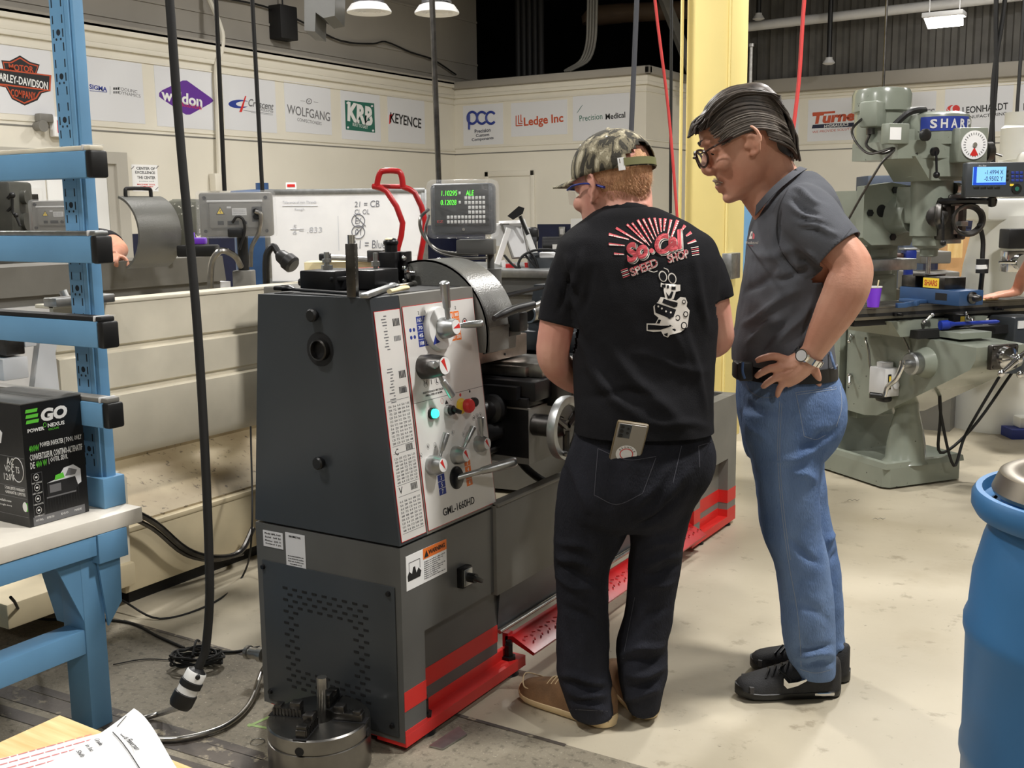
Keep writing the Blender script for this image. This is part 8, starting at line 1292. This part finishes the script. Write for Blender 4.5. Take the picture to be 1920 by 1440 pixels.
mb = MB(); c = K(1018, 490, 5.7); mb.box(c, (.16, .14, .09), YAW, .025); mb.box(c+Z*.035-_H*.06+_S*.03, (.1, .03, .03), YAW, .008, 1); solo('power_supply', mb, [MT['gunmetal'], MT['papr']], 'dark rounded box with a white patch at the bench end', 'device')
mb = MB(); mb.tube([K(u, v, 5.6) for u, v in ((945, 478), (960, 495), (975, 505), (972, 495), (980, 480), (1000, 470), (1030, 468), (1045, 472))], .007, 7, 5); mb.tube([K(u, v, 5.62) for u, v in ((985, 478), (995, 490), (1008, 502), (1000, 480), (990, 472))], .006, 7, 5); solo('bench_cable', mb, MT['rubber'], 'loose black cable looping over the bench', 'cable')
mb = MB(); c = K(957, 501, 5.7); mb.box(c, (.05, .05, .035), YAW, .003); solo('red_box', mb, MT['red'], 'small red box on the bench under the white stand', 'box'); mb = MB(); c = K(989, 499, 5.7); mb.lathe([(.012, -.018), (.016, .018)], c, Z, 12); solo('red_cup', mb, MT['redp'], 'tiny red cup on the bench beside the black cable', 'cup')
c = wb(1057, 434); mb = MB(); mb.bx((c.x-.05, YB-.06, c.z-.07), (c.x+.05, YB-.006, c.z+.07), .006); mb.bx((c.x-.03, YB-.062, c.z-.04), (c.x+.03, YB-.06, c.z+.04), mi=1); solo('wall_socket', mb, [MT['brushed'], MT['wgrey']], 'metal socket box on the navy wall panel', 'socket')
c = V((-2.41, 6.62, 1.15)); q = atx(1383, 490, -2.41); mb = MB(); mb.bx((-2.425, 6.49-.05, q.z-.1), (-2.36, 6.6, q.z+.06), .006); solo('column_socket', mb, MT['brushed'], 'grey metal socket box on the side of the yellow column', 'socket')
c = wb(1103, 420); mb = MB(); mb.bx((c.x-.1, YB-.35, 0), (c.x+.5, YB-.02, 1.36), .01); solo('white_cabinet', mb, MT['white'], 'white cabinet edge beside the navy panel on the back wall', 'cabinet')
# ================================================================ behind the milling machine
D = 9.6; k = D/2032; c = K(1725, 460, D); rm = M.Rotation(R(28), 3, 'Z'); CH2 = thing('tool_chest', 'dark blue grey steel cabinet behind the milling machine', 'cabinet', (c.x, c.y, 0))
ztop = K(1700, 330, D).z; mb = MB(); mb.box(V((c.x, c.y+.3, ztop/2)), (200*k*.62, .6, ztop), rm, .01); wpart('body', mb, MT['chest'], CH2); a = K(1655, 385, D-.1); mb = MB(); mb.box(V((a.x, a.y+.2, a.z-.0)), (110*k, .3, 22*k), rm, .004); wpart('open_tray', mb, MT['dark'], CH2)
mb = MB(); a = K(1655, 345, D-.2); mb.box(V((a.x, a.y+.2, a.z)), (95*k, .4, 30*k), rm, .006); wpart('lid', mb, MT['chest'], CH2)
mb = MB(); c = K(1790, 500, 8.3); k = 8.3/2032; ztp = K(1790, 436, 8.3).z; mb.box(V((c.x, c.y+.15, ztp/2)), (58*k, .3, ztp), M.Rotation(R(22), 3, 'Z'), .004); CB = solo('cardboard_box', mb, MT['cardboard'], 'tall brown cardboard box patched with tape beside the white mill', 'box'); mb = MB(); mb.box(K(1793, 462, 8.16)+_H*.02, (26*k, .01, 42*k), M.Rotation(R(22), 3, 'Z')); wpart('tape_patch', mb, MT['pine'], CB)
mb = MB(); c = K(1792, 412, 9.1); mb.box(c, (.4, .3, .14), R(28), .01); mb.box(c+Z*.1, (.34, .3, .06), R(28), .01, 1); mb.box(V((c.x, c.y, (c.z-.07)/2)), (.4, .3, c.z-.07), R(28)); solo('navy_bin', mb, [MT['navy'], MT['cardboard']], 'navy bin with a brown lid behind the hanging cable loops', 'bin')
D = 7.; mb = MB(); c = K(1704, 480, D); mb.box(c, (.07, .1, .08), R(31), .01); mb.box(c+Z*.045, (.1, .1, .012), R(31), .003, 1); mb.cyl(c-_S*.04, c-_S*.09, .02, mi=2); mb.cyl(c-Z*.04, V((c.x, c.y, 0)), .03); BV = solo('bench_vise', mb, [MT['cobalt'], MT['brushed'], MT['brown']], 'bright blue bench vise behind the milling cutter', 'vise')
mb = MB(); c = K(1740, 525, 7.2); mb.box(c, (.32, .25, .12), R(31), .01); mb.box(c+V((0, .05, .15)), (.2, .2, .08), R(31), .01); mb.bx((c.x-.2, c.y-.1, 0), (c.x+.2, c.y+.2, c.z-.06)); solo('grey_crate', mb, [MT['lgrey2']], 'stacked grey boxes behind the milling cutter', 'box')
D = 7.2; k = D/2032; WM = thing('white_mill', 'white milling machine at the right edge behind the blue readout', 'milling machine', (K(1880, 600, D).x, K(1880, 600, D).y, 0)); w0 = V((WM.location.x, WM.location.y, 0))
zz_ = lambda v: K(1870, v, D).z
mb = MB(); pr = [(95, 560), (84, 560), (78, 500), (66, 455), (60, 420)]
mb.loft([[K(1868+(hw)*cos(a)+8, 0, D)*0+V((w0.x, w0.y, z))+_S*(hw*k*cos(a)-8*k)+_H*(.3*sin(a)) for a in [2*pi*i/24 for i in range(24)]] for hw, z in ((78, 0), (76, .5), (70, zz_(560)), (64, zz_(500)), (50, zz_(440)), (46, zz_(405)))]); wpart('column', mb, MT['whitemc'], WM)
mb = MB(); mb.box(w0+Z*zz_(393)+_S*.1, (.7, .5, .14), M.Rotation(YAW, 3, 'Z'), .03); mb.box(w0+Z*zz_(330)+_S*.18, (.4, .4, .3), M.Rotation(YAW, 3, 'Z'), .04); mb.lathe([(.12, 0), (.12, .2), (.1, .22), (.1, .3)], V((K(1912, 270, D).x, K(1912, 270, D).y, zz_(300))), Z, 24); wpart('ram', mb, MT['whitemc'], WM)
mb = MB(); c = K(1905, 490, D-.45); mb.box(c, (.16, .1, .13), YAW, .006); mb.cyl(c-_H*.05, c-_H*.12, .05); mb.tube([c-_H*.1-_S*.15, c-_H*.1+_S*.1], [.008, .016], 8, 1); mb.box(c+Z*.14, (.17, .14, .12), YAW, .008, 1); wpart('feed_crank', mb, [MT['chrome'], MT['black']], WM)
mb = MB(); mb.box(w0+_S*.45+Z*.03, (1.1, .9, .06), M.Rotation(YAW, 3, 'Z')); 
a = atz(1850, 690, .0); mb.xf(M.Identity(4)); wpart('plinth', mb, MT['bluebase'], WM); mb = MB(); mb.box(w0+_S*.42+Z*.095, (.9, .8, .07), M.Rotation(YAW, 3, 'Z'), .01); wpart('base', mb, MT['whitemc'], WM)
mb = MB(); mb.box(K(1895, 600, D-.5), (.3, .3, .1), YAW, .01); mb.box(K(1905, 632, D-.5), (.16, .2, .2), YAW, .01, 1); wpart('knee', mb, [MT['whitemc'], MT['wgrey']], WM)
c = K(1396, 382, 8.8); mb = MB(); mb.bx((c.x-.02, c.y-.15, 0), (c.x+.03, c.y+.15, c.z+.06)); solo('blue_post', mb, MT['blue'], 'blue perforated upright seen behind the man between column and chin', 'post') ; mb = MB(); c = K(1406, 405, 9.); mb.box(V((c.x, c.y, c.z/2)), (.12, .2, c.z), 0); mb.box(c+V((.02, 0, .08)), (.08, .18, .14), 0, 0, 1); solo('white_rack', mb, [MT['wgrey'], MT['rust']], 'pale rack with an orange box behind the blue upright', 'rack')
# ================================================================ two more people, mostly hidden
def extra(rows_body, limbs, headC, phi, pitch, k, base, label, shirt_m, hide_hair='hairdark', hands=()):
    mb = MB(); hd = Head(headC, phi, pitch, k); hd.skin(mb)
    for l in limbs: limb(mb, l)
    for h in hands: hand(mb, *h)
    sil(mb, [(r[0], r[1]+6, r[2]-6, r[3], r[4]*.8) for r in rows_body]); me = vox(mb, .006, 2); me.materials.append(MT['skin3']); me.transform(M.Translation(-base)); o = obj('person', me); o.location = base; prop(o, label, 'person'); return o, hd
def feet(us, D, phi):
    f = -_S*cos(phi)+_H*sin(phi)
    for u in us: g = K(u, 800, D); g.z = 0; shoe(g-f*.08, g+f*.2, .11, 'shoe', o, (MT['shoeblack'], MT['black']), .1, .03)
# at the left, bending over the grey lathe
D = 6.75; b0 = K(120, 700, D); b0.z = 0
body = [(430, 90, 160, D, .12), (448, 70, 200, D, .16), (480, 70, 205, D, .16), (520, 75, 200, D, .15), (575, 80, 195, D, .15)]
sh_ = K(165, 450, D); el = K(218, 462, D-.1); wr = K(212, 480, D-.22)
o, hd = extra(body, [[(110, 440, D, .06), (85, 420, D, .06)], [(172, 450, D, .06), (208, 455, 6.3, .054), (224, 468, 6.1, .047), (221, 474, 5.95, .042), (213, 481, 5.82, .032)], [(110, 570, D, .08), (110, 700, D, .06), (110, 820, D, .05)], [(160, 570, D, .08), (160, 700, D, .06), (160, 820, D, .05)]], K(68, 425, D-.1), R(30), R(30), 1.05, b0, 'person in dark tee leaning over the grey back lathe, mostly behind the blue arms', None, hands=[(K(213, 480, 5.82), (K(208, 489, 5.7)-K(213, 480, 5.82))-_H*.03, Z-_H*.4, -1, 1.05, .9)])
mb = MB(); sil(mb, body); limb(mb, [(140, 450, D, .1), (175, 452, D-.02, .085), (202, 455, 6.36, .075), (212, 459, 6.26, .066)]); me = vox(mb, .012, 3); addcloth('shirt', me, MT['blacktee'], o)
mb = MB(); limb(mb, [(110, 565, D, .11), (110, 700, D, .08), (110, 815, D, .07)]); limb(mb, [(160, 565, D, .11), (160, 700, D, .08), (160, 815, D, .07)]); me = vox(mb, .014, 2); addcloth('jeans', me, MT['blackdenim'], o)
mat('camo2', (196, 192, 180), .9, 0, col2=(110, 104, 92), vs=26); mb = MB(); mb.loft(ell(hd, (-.005, 0, .045), (.112, .092, .1), .03, R(95), 28, 10)); mb.add([hd.p(.1+.075*t*cos(a), .09*sin(a), .045-.02*t) for t in (0, .5, 1) for a in [R(-60)+R(120)*i/8 for i in range(9)]], [(j*9+i, j*9+i+1, (j+1)*9+i+1, (j+1)*9+i) for j in range(2) for i in range(8)]); wpart('cap', mb, MT['camo2'], o, 'pale camouflage cap')
feet((110, 160), D, R(30))
# at the right edge, hand flat on the milling table
D = 5.35; b0 = K(2070, 700, D); b0.z = 0; hz = MM@mzp(1850, 561, .985)
w_ = K(1905, 548, 5.72); w_.z = .977+.04
body = [(300, 2040, 2120, D, .1), (320, 2010, 2150, D, .14), (380, 2000, 2160, D, .15), (500, 2010, 2150, D, .14), (600, 2010, 2150, D, .14)]
o, hd = extra(body, [[(2075, 300, D, .06), (2070, 270, D, .06)], [(2015, 335, D, .06), (1962, 420, 5.45, .052), (1938, 490, 5.6, .046), (1920, 520, 5.68, .042)], [(1920, 520, 5.68, .042), (1910, 540, 5.72, .032), (1903, 549, 5.72, .03)], [(2145, 335, D, .06), (2160, 450, D, .05), (2140, 560, D, .04)], [(2045, 600, D, .09), (2045, 770, D, .06), (2045, 908, D, .05)], [(2115, 600, D, .09), (2115, 770, D, .06), (2115, 908, D, .05)]], K(2070, 240, D), R(20), R(20), 1.05, b0, 'person at the right edge of the picture, one hand flat on the milling table', None, hands=[(w_, K(1850, 560, 5.7)-K(1905, 552, 5.72), Z, 1, 1.15, .12)])
mb = MB(); sil(mb, body); limb(mb, [(2030, 345, D, .09), (2000, 380, D-.01, .075), (1990, 410, D-.02, .066)]); limb(mb, [(2130, 345, D, .09), (2155, 400, D, .07)]); addcloth('shirt', vox(mb, .012, 3), MT['navy'], o)
mb = MB(); limb(mb, [(2045, 590, D, .12), (2045, 770, D, .085), (2045, 908, D, .07)]); limb(mb, [(2115, 590, D, .12), (2115, 770, D, .085), (2115, 908, D, .07)]); addcloth('jeans', vox(mb, .014, 2), MT['bluedenim'], o)
mb = MB(); mb.loft(ell(hd, (-.012, 0, .045), (.105, .086, .092), .03, R(80), 28, 10)); wpart('hair', mb, MT['hairdark'], o)
feet((2045, 2115), D, R(20))
# far left: part of another mill head
D = 6.4; MH = thing('mill_head', 'dark grey mill head with black levers at the left edge behind the arms', 'machine', (K(10, 500, D).x, K(10, 500, D).y, 0)); mb = MB(); c = K(8, 390, D); mb.box(c, (.22, .3, .3), YAW, .02); mb.box(V((c.x, c.y, (c.z-.15)/2)), (.26, .4, c.z-.15), YAW, .02); mb.cyl(c+_S*.1+Z*.06, c+_S*.14+Z*.06, .04); mb.cyl(c+_S*.1-Z*.08, c+_S*.13-Z*.08, .05); wpart('head', mb, mat('oldmill', (70, 70, 64), .5, 0, .2, 8.), MH)
mb = MB(); P_ = lambda u, v: K(u, v, D-.15); mb.tube([P_(14, 372), P_(22, 366), P_(24, 398), P_(30, 406), P_(38, 424)], .008, 8, 3); mb.sph(P_(23, 366), .018, n=10); mb.sph(P_(30, 404), .014, n=10); mb.tube([P_(14, 396), P_(22, 388)], .007, 7, 1); wpart('lever', mb, MT['black'], MH)
